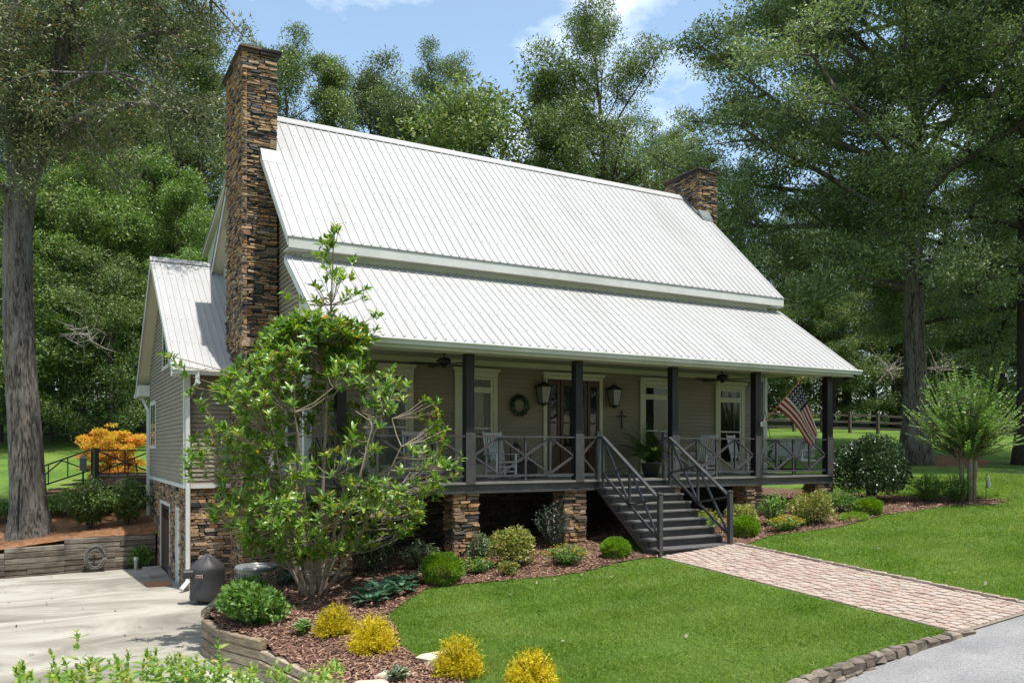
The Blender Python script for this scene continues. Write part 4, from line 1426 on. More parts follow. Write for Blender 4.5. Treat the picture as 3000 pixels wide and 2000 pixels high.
for (y0, y1, z0, z1) in ((12.95, 14.5, 2.5, 3.85), (9.5, 10.95, 4.85, 6.2)):
    gw = bpy.data.objects.new('window', None)
    COL.objects.link(gw); gw.parent = house
    BASE[gw.name] = np.array((-4.96, (y0 + y1) / 2, z0)); gw.location = BASE[gw.name] - base_of(house)
    Xw = -4.957
    for lo, hi in (((Xw - .03, y0, z0), (Xw, y0 + .12, z1)), ((Xw - .03, y1 - .12, z0), (Xw, y1, z1)), ((Xw - .032, y0, z1), (Xw, y1, z1 + .12)), ((Xw - .045, y0 - .04, z0 - .1), (Xw, y1 + .04, z0))):
        MB().box(lo, hi).build('casing', M['white'], gw)
    MB().box((Xw - .018, y0 + .12, z0), (Xw - .002, y1 - .12, z1)).build('pane', M['glass'], gw)
    MB().box((Xw - .026, (y0 + y1) / 2 - .03, z0), (Xw - .019, (y0 + y1) / 2 + .03, z1)).build('mullion', M['white'], gw)
# window on the left gable, mostly behind the magnolia
gw = bpy.data.objects.new('window', None)
COL.objects.link(gw); gw.parent = house
BASE[gw.name] = np.array((-2.97, 3.4, 2.3)); gw.location = BASE[gw.name] - base_of(house)
for lo, hi in (((-3.0, 2.85, 2.3), (-2.957, 2.97, 4.1)), ((-3.0, 3.8, 2.3), (-2.957, 3.92, 4.1)), ((-3.003, 2.82, 4.1), (-2.957, 3.95, 4.24)), ((-3.01, 2.8, 2.2), (-2.957, 3.97, 2.3))):
    MB().box(lo, hi).build('casing', M['white'], gw)
MB().box((-2.975, 2.97, 2.3), (-2.958, 3.8, 4.1)).build('pane', M['glass'], gw)

# ------------------------------------------------------------------ things on the porch
M['iron'] = surf('black_iron', (0.018, 0.017, 0.016), (0.012, 0.011, 0.011), rough=0.5, scale=20)
M['lglass'] = surf('seeded_lantern_glass', (0.20, 0.20, 0.14), (0.14, 0.14, 0.10), rough=0.15, scale=8, spec=.6)
M['wpaint'] = surf('white_furniture_paint', (0.58, 0.59, 0.58), (0.5, 0.51, 0.5), rough=0.5, scale=4)
M['pillow'] = surf('grey_pillow_cloth', (0.42, 0.43, 0.42), (0.34, 0.35, 0.34), rough=0.9, scale=60)
M['terracotta'] = surf('dark_pot', (0.05, 0.045, 0.04), (0.03, 0.028, 0.025), rough=.6)
M['red'] = surf('flag_red', (0.27, 0.012, 0.022), (0.21, 0.010, 0.017), rough=.75, scale=30)
M['fwhite'] = surf('flag_white', (0.55, 0.54, 0.53), (0.49, 0.48, 0.47), rough=.75, scale=30)
M['navy'] = surf('flag_navy', (0.014, 0.020, 0.055), (0.010, 0.015, 0.040), rough=.75, scale=30)
M['polewood'] = surf('flagpole_wood', (0.42, 0.19, 0.07), (0.32, 0.14, 0.05), rough=.45, scale=10, stretch=(1, 1, 4))
M['vinyl'] = surf('black_grill_cover', (0.040, 0.040, 0.042), (0.030, 0.030, 0.032), rough=.55, scale=3, bump=.5, bscale=5)
M['pvc'] = surf('white_pvc', (0.58, 0.58, 0.57), (0.5, 0.5, 0.48), rough=.45, scale=5)
M['hose'] = surf('grey_hose_rubber', (0.16, 0.15, 0.13), (0.09, 0.085, 0.075), rough=.6, scale=9)
M['mat'] = surf('rust_doormat', (0.36, 0.17, 0.09), (0.26, 0.12, 0.065), rough=.95, scale=40, bump=.5)
M['galv'] = surf('grey_ac_metal', (0.26, 0.27, 0.26), (0.19, 0.20, 0.19), rough=.45, scale=6, metal=.3)
M['dgrey'] = surf('dish_grey', (0.115, 0.125, 0.145), (0.095, 0.105, 0.12), rough=.45, scale=6)
M['oldwood'] = surf('old_deck_wood', (0.10, 0.075, 0.055), (0.055, 0.042, 0.033), rough=.9, scale=5, stretch=(1, 1, 5), bump=.5)
M['fence'] = surf('weathered_fence_wood', (0.115, 0.095, 0.080), (0.060, 0.050, 0.042), rough=.95, scale=4, stretch=(1, 1, 4), bump=.5)

def lettering(body, size, mat, parent, mtx=None, loc=None, rot=None, shear=0.0):
    tx = bpy.data.curves.new('lettering', 'FONT')
    tx.body = body; tx.size = size; tx.align_x = 'CENTER'; tx.extrude = .001; tx.shear = shear; tx.resolution_u = 3
    tmp = bpy.data.objects.new('lettering_source', tx)
    COL.objects.link(tmp)
    me = bpy.data.meshes.new_from_object(tmp.evaluated_get(bpy.context.evaluated_depsgraph_get()))
    bpy.data.objects.remove(tmp)
    me.materials.clear()
    o = link_mesh('lettering', me, mat, parent)
    if mtx is not None: o.matrix_local = mtx
    else: o.location = loc; o.rotation_euler = rot
    return tag(o, kind='stuff')


# wall lanterns either side of the door
def wall_lantern(x, label):
    t = thing('wall_lantern', label, 'lantern', (x, 2.27, 3.50), 'wall lanterns by the front door')
    c = np.array((x, 2.08, 0))
    def frus(m_, z0, r0, z1, r1, mi=0):
        m_.add([c + np.array([sx * r, sy * r, z]) for z, r in ((z0, r0), (z1, r1)) for sx, sy in ((-1, -1), (1, -1), (1, 1), (-1, 1))],
               [(3, 2, 1, 0), (4, 5, 6, 7), (0, 1, 5, 4), (1, 2, 6, 5), (2, 3, 7, 6), (3, 0, 4, 7)], mi)
    r = MB(); frus(r, 3.99, .19, 4.10, .05); frus(r, 4.10, .05, 4.13, .045); r.build('roof', M['iron'], t)
    g = MB(); frus(g, 3.58, .085, 3.985, .142); g.build('pane', M['lglass'], t)
    for sx, sy in ((-1, -1), (1, -1), (1, 1), (-1, 1)):
        MB().bar(c + np.array([sx * .093, sy * .093, 3.57]), c + np.array([sx * .152, sy * .152, 3.99]), .016, .016).build('bar', M['iron'], t)
    b_ = MB(); frus(b_, 3.54, .105, 3.575, .10); frus(b_, 3.495, .03, 3.54, .05); b_.build('base', M['iron'], t)
    l_ = MB(); l_.tube([c + np.array([math.cos(a) * .05, 0, 4.15 + math.sin(a) * .06]) for a in np.linspace(-.3, math.pi + .3, 9)], .008, 5); l_.build('loop', M['iron'], t)
    MB().bar((x, 2.28, 4.05), (x, 2.08, 4.05), .03, .03).build('bracket', M['iron'], t)
    MB().box((x - .05, 2.262, 3.72), (x + .05, 2.285, 4.08)).build('back_plate', M['iron'], t)


wall_lantern(3.20, 'large black wall lantern between the wreath and the front door')
wall_lantern(5.46, 'large black wall lantern between the front door and the cross')

# cross
t = thing('wall_cross', 'small dark iron cross hung on the porch wall right of the door', 'cross', (5.85, 2.27, 3.2))
MB().bev((5.83, 2.255, 2.97), (5.87, 2.285, 3.43), .006).build('upright', M['iron'], t)
MB().bev((5.71, 2.252, 3.27), (5.99, 2.282, 3.31), .006).build('arm', M['iron'], t)
for a, b_ in ((5.71, 3.29), (5.99, 3.29), (5.85, 3.43), (5.85, 2.97)):
    MB().lathe([(.02, -.015), (.028, 0), (.02, .015)], (a, 2.265, b_), 8, rot_to((0, -1, 0))).build('knob', M['iron'], t)


def ceiling_fan(x, y, label):
    t = thing('ceiling_fan', label, 'ceiling fan', (x, y, 4.60), 'porch ceiling fans')
    MB().lathe([(.06, 0), (.07, -.03), (.02, -.05), (.015, -.12), (.02, -.13)][::-1], (x, y, 4.60), 10).build('rod', M['iron'], t)
    MB().lathe([(.05, -.30), (.11, -.27), (.155, -.22), (.16, -.17), (.12, -.13), (.03, -.11)], (x, y, 4.60), 18).build('motor', M['iron'], t, True)
    MB().lathe([(.03, -.36), (.06, -.34), (.055, -.30)], (x, y, 4.60), 10).build('cap', M['iron'], t, True)
    for k in range(5):
        a = k * 2 * math.pi / 5 + .35
        u = np.array([math.cos(a), math.sin(a), 0]); w = np.array([-math.sin(a), math.cos(a), .25]); w /= np.linalg.norm(w)
        c = np.array([x, y, 4.35])
        V = []
        for r_, hw in ((.13, .03), (.24, .035), (.30, .06), (.72, .075), (.80, .05)):
            V += [c + u * r_ - w * hw, c + u * r_ + w * hw]
        V = V + [v - np.array([0, 0, .01]) for v in V]
        F = []
        for i in range(4):
            a0 = 2 * i
            F += [(a0, a0 + 2, a0 + 3, a0 + 1), (10 + a0, 11 + a0, 13 + a0, 12 + a0), (a0, 10 + a0, 12 + a0, a0 + 2), (a0 + 1, a0 + 3, 13 + a0, 11 + a0)]
        F += [(0, 1, 11, 10), (8, 18, 19, 9)]
        MB().add(V, F).build('blade', M['iron'], t)


ceiling_fan(-0.03, 1.2, 'black ceiling fan partly hidden by a porch post')
ceiling_fan(8.56, 1.2, 'black ceiling fan above the rightmost porch window')


# rocking chairs
def rocking_chair(x, y, rot, label, pillow=False):
    t = thing('rocking_chair', label, 'rocking chair', (x, y, DK), 'white porch rocking chairs')
    R = rz(rot)
    T = lambda p: np.array([x, y, DK]) + R @ np.array(p, float)
    def bar(nm, a, b_, w, h, up=(0, 0, 1)):
        MB().bar(T(a), T(b_), w, h, up=R @ np.array(up, float)).build(nm, M['wpaint'], t)
    for s_ in (-1, 1):
        xx = .27 * s_
        rk = [T((xx, -.46 + .115 * i, .025 + .06 * ((i - 3.6) / 4) ** 2)) for i in range(10)]
        MB().tube(rk, .02, 6).build('rocker', M['wpaint'], t)
        bar('leg', (xx, -.27, .03), (xx, -.27, .58), .042, .042)
        bar('leg', (xx, .22, .03), (xx * .92, .24, .45), .042, .042)
        MB().tube([T((xx * .92, .22, .40)), T((xx * .93, .32, .78)), T((xx * .93, .40, 1.16))], .02, 7).build('back_post', M['wpaint'], t)
        arm = MB().bev((-.05, -.29, -.013), (.05, .29, .013), .008).build('arm', M['wpaint'], t)
        arm.location = R @ np.array((xx * 1.02, 0.0, .60)); arm.rotation_euler = (0, 0, rot)
        me = arm.data; me.transform(Matrix.Translation(Vector((x, y, DK))))
        bar('stretcher', (xx, -.25, .20), (xx, .22, .20), .022, .022); bar('stretcher', (xx, -.25, .32), (xx, .22, .32), .022, .022)
    bar('stretcher', (-.27, -.27, .18), (.27, -.27, .18), .024, .024); bar('stretcher', (-.27, -.27, .30), (.27, -.27, .30), .024, .024)
    bar('stretcher', (-.25, .23, .22), (.25, .23, .22), .024, .024)
    for i in range(6):
        bar('seat_slat', (-.27, -.27 + i * .094, .42 - .012 * i), (.27, -.27 + i * .094, .42 - .012 * i), .085, .018)
    bar('back_rail', (-.25, .385, 1.07), (.25, .385, 1.07), .035, .13, (0, -.2, 1)); bar('back_rail', (-.25, .265, .50), (.25, .265, .50), .03, .06, (0, -.2, 1))
    for i in range(6):
        xx = -.19 + i * .076
        bar('back_slat', (xx, .268, .52), (xx, .375, 1.02), .036, .015, (0, 1, 0))
    if pillow:
        U = np.linspace(-1, 1, 11)
        for sg in (1,):
            P = []
            for u in U:
                P.append([T((.20 * u, .20 - .07 * (1 - u * u) ** .5 * (1 - v * v) ** .5 + .06 * v, .62 + .17 * v)) for v in U])
        m_ = MB().sheet(np.array(P))
        P2 = [[T((.20 * u, .21 + .05 * (1 - u * u) ** .5 * (1 - v * v) ** .5 + .06 * v, .62 + .17 * v)) for v in U] for u in U]
        m_.sheet(np.array(P2))
        po = m_.build('pillow', M['pillow'], t, True)
        lettering('PORCH', .085, M['iron'], po, loc=R @ np.array((0, .118, .575)), rot=(math.radians(75), 0, rot))
    return t


rocking_chair(1.58, 1.45, 0.05, 'white rocking chair with a grey lettered pillow beside the curtained window', True)
rocking_chair(8.05, 1.45, -1.25, 'white rocking chair seen side-on left of the rightmost porch window')
rocking_chair(9.9, 1.75, 0.35, 'white rocking chair in front of the rightmost porch window')
rocking_chair(-0.55, 1.45, 0.0, 'white rocking chair behind the magnolia leaves at the porch left end')

# dark chest with floor lanterns
t = thing('storage_chest', 'low black chest against the porch wall left of the door', 'chest', (2.40, 1.9, DK))
MB().bev((2.04, 1.72, DK + .03), (2.80, 2.12, DK + .36), .012).build('body', M['iron'], t)
MB().bev((2.02, 1.70, DK + .362), (2.82, 2.14, DK + .40), .01).build('lid', M['iron'], t)
for a in (2.08, 2.76):
    for b_ in (1.76, 2.08): MB().box((a - .02, b_ - .02, DK + .001), (a + .02, b_ + .02, DK + .03)).build('foot', M['iron'], t)


def floor_lantern(x, y, z, w, h, label):
    t = thing('candle_lantern', label, 'lantern', (x, y, z), 'candle lanterns on the chest')
    c = np.array((x, y, z))
    MB().box(c + (-w, -w, 0), c + (w, w, .03)).build('base', M['iron'], t)
    for sx in (-1, 1):
        for sy in (-1, 1): MB().box(c + (sx * w * .9 - .01, sy * w * .9 - .01, .03), c + (sx * w * .9 + .01, sy * w * .9 + .01, h * .62)).build('bar', M['iron'], t)
    MB().add([c + (-w, -w, h * .62), c + (w, -w, h * .62), c + (w, w, h * .62), c + (-w, w, h * .62), c + (-.02, -.02, h * .86), c + (.02, -.02, h * .86), c + (.02, .02, h * .86), c + (-.02, .02, h * .86)], CUBEF).build('roof', M['iron'], t)
    MB().tube([c + (.03 * math.cos(a), 0, h * .9 + .05 * math.sin(a)) for a in np.linspace(0, 2 * math.pi, 9)], .006, 5).build('ring', M['iron'], t)
    MB().lathe([(.03, 0), (.03, .12)], c + (0, 0, .03), 8).build('candle', M['cream'], t)


floor_lantern(2.26, 1.9, DK + .402, .10, .58, 'taller black candle lantern on the chest')
floor_lantern(2.58, 1.88, DK + .402, .075, .32, 'shorter black candle lantern on the chest')

# plant stand with scroll behind the magnolia branch
t = thing('plant_stand', 'black scrollwork iron stand at the left end of the porch', 'stand', (0.1, 1.6, DK))
for a in (-.55, -.15):
    MB().bar((a, 1.6, DK), (a, 1.6, DK + .95), .03, .03).build('leg', M['iron'], t)
MB().bar((-.57, 1.6, DK + .95), (-.13, 1.6, DK + .95), .04, .02).build('shelf', M['iron'], t)
MB().bar((-.13, 1.6, DK + .55), (.15, 1.6, DK + .55), .012, .012).build('arm', M['iron'], t)
MB().tube([(.0 + .09 * (1 - k / 22) * math.cos(k * .5), 1.6, DK + .46 + .09 * (1 - k / 22) * math.sin(k * .5)) for k in range(18)], .008, 5).build('scroll', M['iron'], t)

# porch swing at the right end
t = thing('porch_swing', 'white slatted porch swing hung at the right end of the porch', 'swing', (10.8, 1.15, DK + .4))
sw = lambda a, b_, w, h, nm, up=(0, 0, 1): MB().bar(a, b_, w, h, up=up).build(nm, M['wpaint'], t)
XS0, XS1 = 10.95, 11.30
for i in range(12):
    yy = .35 + i * .135
    sw((10.86 + .36, yy, DK + .50), (10.86 + .50, yy, DK + 1.0), .115, .018, 'back_slat', (0, 1, 0))
for i in range(5):
    sw((10.72 + i * .11, .28, DK + .46 - .008 * i), (10.72 + i * .11, 1.95, DK + .46 - .008 * i), .095, .02, 'seat_slat')
sw((11.36, .28, DK + 1.02), (11.36, 1.95, DK + 1.02), .04, .07, 'back_rail'); sw((11.24, .28, DK + .55), (11.24, 1.95, DK + .55), .03, .06, 'back_rail')
for yy in (.28, 1.95):
    sw((10.68, yy, DK + .70), (11.33, yy, DK + .74), .06, .03, 'arm'); sw((10.72, yy, DK + .44), (10.72, yy, DK + .70), .04, .04, 'arm_post')
    sw((10.66, yy, DK + .42), (11.28, yy, DK + .40), .05, .05, 'side_rail')
    MB().tube([(10.72, yy, DK + .72), (11.0, yy, DK + 1.9), (11.0, yy, 4.60)], .010, 5).build('chain', M['iron'], t)
    MB().tube([(11.33, yy, DK + .76), (11.0, yy, DK + 1.9)], .010, 5).build('chain', M['iron'], t)

# flag on the fifth post
p0 = np.array((8.74, -.14, 3.07)); dirp = np.array((0.06, -.74, .67)); dirp /= np.linalg.norm(dirp)
t = thing('porch_flag', 'stars and stripes flag on a wooden pole mounted on a porch post', 'flag', p0)
MB().tube([p0 + dirp * .02, p0 + dirp * 1.66], [.014, .012], 8).build('pole', M['polewood'], t)
MB().lathe([(.010, 0), (.022, .015), (.026, .03), (.020, .045), (.006, .055)], p0 + dirp * 1.66, 10, rot_to(dirp)).build('finial', M['polewood'], t, True)
MB().cbox(p0 + (-.03, .015, -.02), (.07, .03, .13)).bar(p0 - dirp * .02 + (-.01, 0, 0), p0 + dirp * .1, .04, .04).build('bracket', M['pvc'], t)
NS, NT = 27, 40                                     # hoist rows x fly columns
nsub = 26
Pf = np.zeros((nsub + 1, NT + 1, 3))
wind = np.array((.58, -.16, -.80)); wind /= np.linalg.norm(wind)
out0 = np.array((.80, -.28, -.52)); out0 /= np.linalg.norm(out0)
for i in range(nsub + 1):
    sfr = i / nsub                                   # 0 at the lower end of the hoist, 1 at the tip
    h0 = p0 + dirp * (.60 + .92 * sfr)
    q = h0.copy()
    st = 1.42 / NT
    for j in range(NT + 1):
        tt = j / NT
        Pf[i, j] = q
        w_ = min(1, (tt * 1.5) + .40 * sfr)
        dv = out0 * (1 - w_) + wind * w_
        dv = dv / np.linalg.norm(dv)
        q = q + dv * st
    for j in range(NT + 1):
        tt = j / NT
        # folds deepen towards the fly end
        Pf[i, j] += np.array((.35, .9, .1)) * (.055 * tt ** .7 * math.sin(sfr * 11 + tt * 2.2) + .02 * math.sin(tt * 9 + sfr * 4) * tt)
        Pf[i, j] += (Pf[13 if i > 13 else i, j] - Pf[i, j]) * 0.0
        # the upper part falls in behind: gather the fly
        Pf[i, j] -= dirp * (.24 * sfr * tt)
        Pf[i, j] += np.array((-.05, .16, 0)) * (sfr ** 2) * tt
fl = MB()
fl.sheet(Pf)
mi = []
for i in range(nsub):
    stripe = i // 2                                  # 0..12 from the bottom
    for j in range(NT):
        if stripe >= 6 and j < NT * .42: mi.append(2)
        else: mi.append(0 if stripe % 2 == 0 else 1)
fl.m = mi
fo = fl.build('cloth', [M['red'], M['fwhite'], M['navy']], t, True)
stn = MB()
for r_ in range(9):
    for c_ in range(11):
        if (r_ + c_) % 2: continue
        fi = 12.9 + (r_ + .5) * (13.0 / 9); fj = (c_ + .7) * (NT * .42 / 12)
        i0, j0 = int(fi), int(fj)
        c = Pf[i0, j0] * .5 + Pf[min(i0 + 1, nsub), min(j0 + 1, NT)] * .5
        e1 = Pf[min(i0 + 1, nsub), j0] - Pf[i0, j0]; e1 /= np.linalg.norm(e1)
        e2 = Pf[i0, j0 + 1] - Pf[i0, j0]; e2 /= np.linalg.norm(e2)
        nn = np.cross(e1, e2); nn /= np.linalg.norm(nn)
        for sg in (-1, 1):
            V = [c + sg * nn * .004]
            for k in range(10):
                rr_ = .026 if k % 2 == 0 else .012
                a = k * math.pi / 5
                V.append(c + sg * nn * .004 + e1 * rr_ * math.cos(a) + e2 * rr_ * math.sin(a))
            stn.add(V, [(0, 1 + k, 1 + (k + 1) % 10) for k in range(10)])
tag(stn.build('stars', M['fwhite'], fo), kind='stuff')

# satellite dish at the left corner of the house
t = thing('satellite_dish', 'dark grey satellite dish with white lettering behind the magnolia at the house corner', 'satellite dish', (-3.5, 2.3, 2.0))
dn = np.array((-.35, -.75, .45)); dn /= np.linalg.norm(dn)
Rd = rot_to(dn)
c = np.array((-3.55, 2.0, 2.12))
V = []; prof = [(0.02, -.07), (.12, -.058), (.22, -.03), (.28, 0), (.285, .004), (.28, -.012), (.2, -.045), (.02, -.085)]
MB().lathe(prof, c, 24, Rd @ np.diag([1, 1.12, 1])).build('reflector', M['dgrey'], t, True)
MB().tube([c - dn * .07, c - dn * .22 + (0, 0, -.1), (-3.0, 2.45, 1.75)], .022, 7).build('mast', M['dgrey'], t)
MB().tube([c - Rd[:, 1] * .28, c - Rd[:, 1] * .22 + dn * .42], .012, 6).build('feed_arm', M['dgrey'], t)
MB().cbox(c - Rd[:, 1] * .19 + dn * .44, (.07, .07, .1), Rd).build('feed_head', M['dgrey'], t)
Mx = Matrix([list(Rd[0]), list(Rd[1]), list(Rd[2])]).to_4x4()
lettering('dish', .17, M['pvc'], t, Matrix.Translation(Vector(c + dn * .012 - base_of(t))) @ Mx, shear=.25)

# ------------------------------------------------------------------ by the driveway
# kettle grill under its cover
gx0, gy0 = -4.78, 4.0
t = thing('covered_grill', 'barbecue grill under a black fitted cover on the driveway', 'grill', (gx0, gy0, DRIVE_Z))
n_ = 40
rings = []
for z, r_ in ((.10, .345), (.13, .355), (.30, .350), (.50, .345), (.70, .352), (.80, .36), (.83, .352), (.92, .30), (1.00, .22), (1.07, .12), (1.12, .07), (1.14, .02)):
    a = np.arange(n_) / n_ * 2 * np.pi
    rr_ = r_ * (1 + (.025 * np.sin(a * 7 + z * 5) + .018 * np.sin(a * 13 + 2)) * (1 - z * .6)) * (1 + .10 * np.maximum(0, np.cos(a * 2)) ** 2)
    rings.append(np.stack([gx0 + rr_ * np.cos(a), gy0 + rr_ * np.sin(a), np.full(n_, DRIVE_Z + z) + .012 * np.sin(a * 5 + z * 3)], 1))
V = np.concatenate(rings)
F = [(i * n_ + j, i * n_ + (j + 1) % n_, (i + 1) * n_ + (j + 1) % n_, (i + 1) * n_ + j) for i in range(len(rings) - 1) for j in range(n_)]
F.append(tuple(range((len(rings) - 1) * n_, len(rings) * n_)))
MB().add(V, F).build('cover', M['vinyl'], t, True)
MB().bev((gx0 - .56, gy0 - .17, DRIVE_Z + .62), (gx0 - .30, gy0 + .13, DRIVE_Z + .80), .03).build('side_shelf', M['vinyl'], t)
bd = np.array((-.40, -.92, 0)); bd /= np.linalg.norm(bd); bt = np.array((-bd[1], bd[0], 0))
bc = np.array((gx0, gy0, DRIVE_Z + .67)) + bd * .385 - bt * .08
Rb = np.stack([bt, np.array((0, 0, 1.0)), bd], 1)
bo = MB().cbox(bc, (.155, .085, .012), Rb).build('badge', M['pvc'], t)
MB().cbox(bc + bd * .004, (.143, .073, .012), Rb).build('badge_field', M['vinyl'], t)
MB().cbox(bc + bd * .006 + bt * .030, (.075, .066, .012), Rb).build('badge_field', M['red'], t)
lettering('weber', .05, M['pvc'], t, Matrix.Translation(Vector(bc + bd * .0135 - np.array((0, 0, .013)) - base_of(t))) @ Matrix([list(Rb[0]), list(Rb[1]), list(Rb[2])]).to_4x4())
for k in range(4):
    a = k * math.pi / 2 + .5
    MB().lathe([(.035, 0), (.035, .05)], (gx0 + .25 * math.cos(a), gy0 + .25 * math.sin(a), DRIVE_Z + .05), 10, rot_to((math.sin(a), math.cos(a), 0))).build('wheel', M['iron'], t)
    MB().bar((gx0 + .25 * math.cos(a), gy0 + .25 * math.sin(a), DRIVE_Z + .05), (gx0 + .2 * math.cos(a), gy0 + .2 * math.sin(a), DRIVE_Z + .4), .03, .03).build('leg', M['iron'], t)
MB().lathe([(.2, 0), (.2, .012)], (gx0 - .05, gy0, DRIVE_Z + .07), 18).build('base_shelf', M['iron'], t)

# air conditioner
ax, ay = -4.0, 2.35
az = -1.04
t = thing('air_conditioner', 'round grey air conditioning condenser beside the stone wall behind the magnolia', 'air conditioner', (ax, ay, az))
MB().lathe([(.42, 0), (.43, .02), (.43, .78), (.44, .80)], (ax, ay, az), 28).build('body', M['galv'], t, True)
for k in range(36):
    a = k / 36 * 2 * math.pi
    MB().cbox((ax + .437 * math.cos(a), ay + .437 * math.sin(a), az + .38), (.02, .012, .70), rz(a)).build('fin', M['galv'], t)
MB().lathe([(.445, .79), (.47, .80), (.47, .84), (.455, .87), (.36, .87), (.34, .84)], (ax, ay, az), 32).build('rim', M['galv'], t, True)
MB().lathe([(.33, .845), (.02, .86)], (ax, ay, az), 24).build('fan_shroud', M['glossy'] if 'glossy' in M else M['galv'], t)
for k in range(4):
    r_ = .08 + .07 * k
    MB().tube([(ax + r_ * math.cos(a), ay + r_ * math.sin(a), az + .885) for a in np.linspace(0, 2 * math.pi, 25)], .006, 4).build('guard_ring', M['galv'], t)
MB().cbox((ax + .46 * math.sin(.2), ay - .46 * math.cos(.2), az + .70), (.12, .012, .06), rz(.2)).build('badge', M['red'], t)
MB().box((ax - .5, ay - .5, az - .16), (ax + .5, ay + .5, az - .002)).build('pad', M['concrete'], t)

o = MB()
o.cbox((-5.42, 8.0, DRIVE_Z - .065), (.62, .85, .02), rz(.05))
tag(o.build('doormat', M['mat']), 'rust coloured doormat on the concrete by the basement door', 'doormat')
o = MB(); o.cbox((-5.2, 10.9, DRIVE_Z - .16), (.5, 2.3, .12))
tag(o.build('door_step', M['concrete']), 'concrete step below the brown basement door', 'step')

# ---- timber retaining walls
def timber_run(root, A, B, z0, courses, hgt=.155, dep=.15, mat=None, overlap=0.0, ztop=None):
    A, B = np.array(A, float), np.array(B, float)
    L_ = np.linalg.norm(B - A); u = (B - A) / L_
    ang = math.atan2(u[1], u[0])
    for k in range(courses):
        cuts = [0.0]
        ln = random.uniform(.9, 1.6) if k % 2 else random.uniform(1.6, 2.4)
        while cuts[-1] + ln < L_ - .5:
            cuts.append(cuts[-1] + ln); ln = random.uniform(1.5, 2.44)
        cuts.append(L_)
        for a, b_ in zip(cuts[:-1], cuts[1:]):
            mid = A + u * (a + b_) / 2
            m_ = MB()
            nrm_ = np.array([-u[1], u[0]]) * random.uniform(-.018, .018)
            x_, y_, z_ = (b_ - a - .012) / 2, dep / 2, (hgt - .012) / 2
            bv = .018
            ring = [(-y_, -z_ + bv), (-y_ + bv, -z_), (y_ - bv, -z_), (y_, -z_ + bv), (y_, z_ - bv), (y_ - bv, z_), (-y_ + bv, z_), (-y_, z_ - bv)]
            st_ = max(2, int((b_ - a) / .45))
            V = np.array([(-x_ + 2 * x_ * q / st_, yy + random.uniform(-.006, .006), zz + random.uniform(-.006, .006)) for q in range(st_ + 1) for yy, zz in ring])
            F_ = [(q * 8 + w, (q + 1) * 8 + w, (q + 1) * 8 + (w + 1) % 8, q * 8 + (w + 1) % 8) for q in range(st_) for w in range(8)]
            F_ += [tuple(range(8)), tuple(range(st_ * 8, st_ * 8 + 8))[::-1]]
            V = V @ rz(ang).T + np.array([mid[0] + nrm_[0], mid[1] + nrm_[1], z0 + (k + .5) * hgt])
            m_.add(V, F_).build('timber', mat, root)


tw = thing('timber_wall', 'tan stacked timber retaining wall wrapping the mulch bed at the driveway', 'retaining wall', (-5.3, -2.0, DRIVE_Z))
TH = .158
timber_run(tw, TIMBER[0], TIMBER[1], DRIVE_Z - .03, 5, TH, mat=M['timber'])
timber_run(tw, TIMBER[1], TIMBER[2], DRIVE_Z - .03, 4, TH, mat=M['timber'])
timber_run(tw, TIMBER[2], TIMBER[3], DRIVE_Z - .03, 4, TH, mat=M['timber'])
timber_run(tw, TIMBER[3], TIMBER[4], DRIVE_Z - .03, 3, TH, mat=M['timber'])
timber_run(tw, TIMBER[4], TIMBER[5], DRIVE_Z - .03, 3, TH, mat=M['timber'])
timber_run(tw, TIMBER[5], (-4.3, -7.6), DRIVE_Z - .05, 3, TH, mat=M['timber'])

bw = thing('timber_wall', 'dark weathered timber retaining wall behind the driveway below the big oak', 'retaining wall', (-8.0, 12.9, -1.4))
timber_run(bw, (-5.0, 12.80), (-7.6, 12.62), -1.52, 7, .165, mat=M['timber_old'])
timber_run(bw, (-7.6, 12.55), (-9.15, 12.25), -1.52, 6, .165, mat=M['timber_old'])
timber_run(bw, (-9.1, 12.3), (-14.0, 12.5), -1.52, 5, .165, mat=M['timber_old'])
# hose, pipe
t = thing('garden_hose', 'coiled grey garden hose hanging on the dark timber wall', 'hose', (-6.75, 12.45, -1.2))
for k in range(9):
    r_ = .27 + random.uniform(-.05, .05)
    cx_, cz_ = -6.75 + random.uniform(-.03, .03), -.98 + random.uniform(-.03, .03)
    MB().tube([(cx_ + r_ * .95 * math.cos(a), 12.44 - .012 * k + .02 * math.sin(3 * a), cz_ + r_ * 1.22 * math.sin(a)) for a in np.linspace(0, 2 * math.pi, 26)], .014, 6).build('coil', M['hose'], t, True)
MB().tube([(-6.75, 12.5, -.62), (-6.75, 12.36, -.64)], .03, 8).build('hook', M['iron'], t)
t = thing('drain_pipe', 'short white capped pipe standing by the dark timber wall', 'pipe', (-5.62, 12.2, -1.45))
MB().lathe([(.055, 0), (.055, .34), (.066, .345), (.066, .42), (.05, .44), (.02, .445)], (-5.62, 12.2, -1.45), 14).build('tube', M['pvc'], t, True)
MB().lathe([(.07, 0), (.07, .04)], (-5.62, 12.2, -1.46), 14).build('collar', M['pvc'], t)

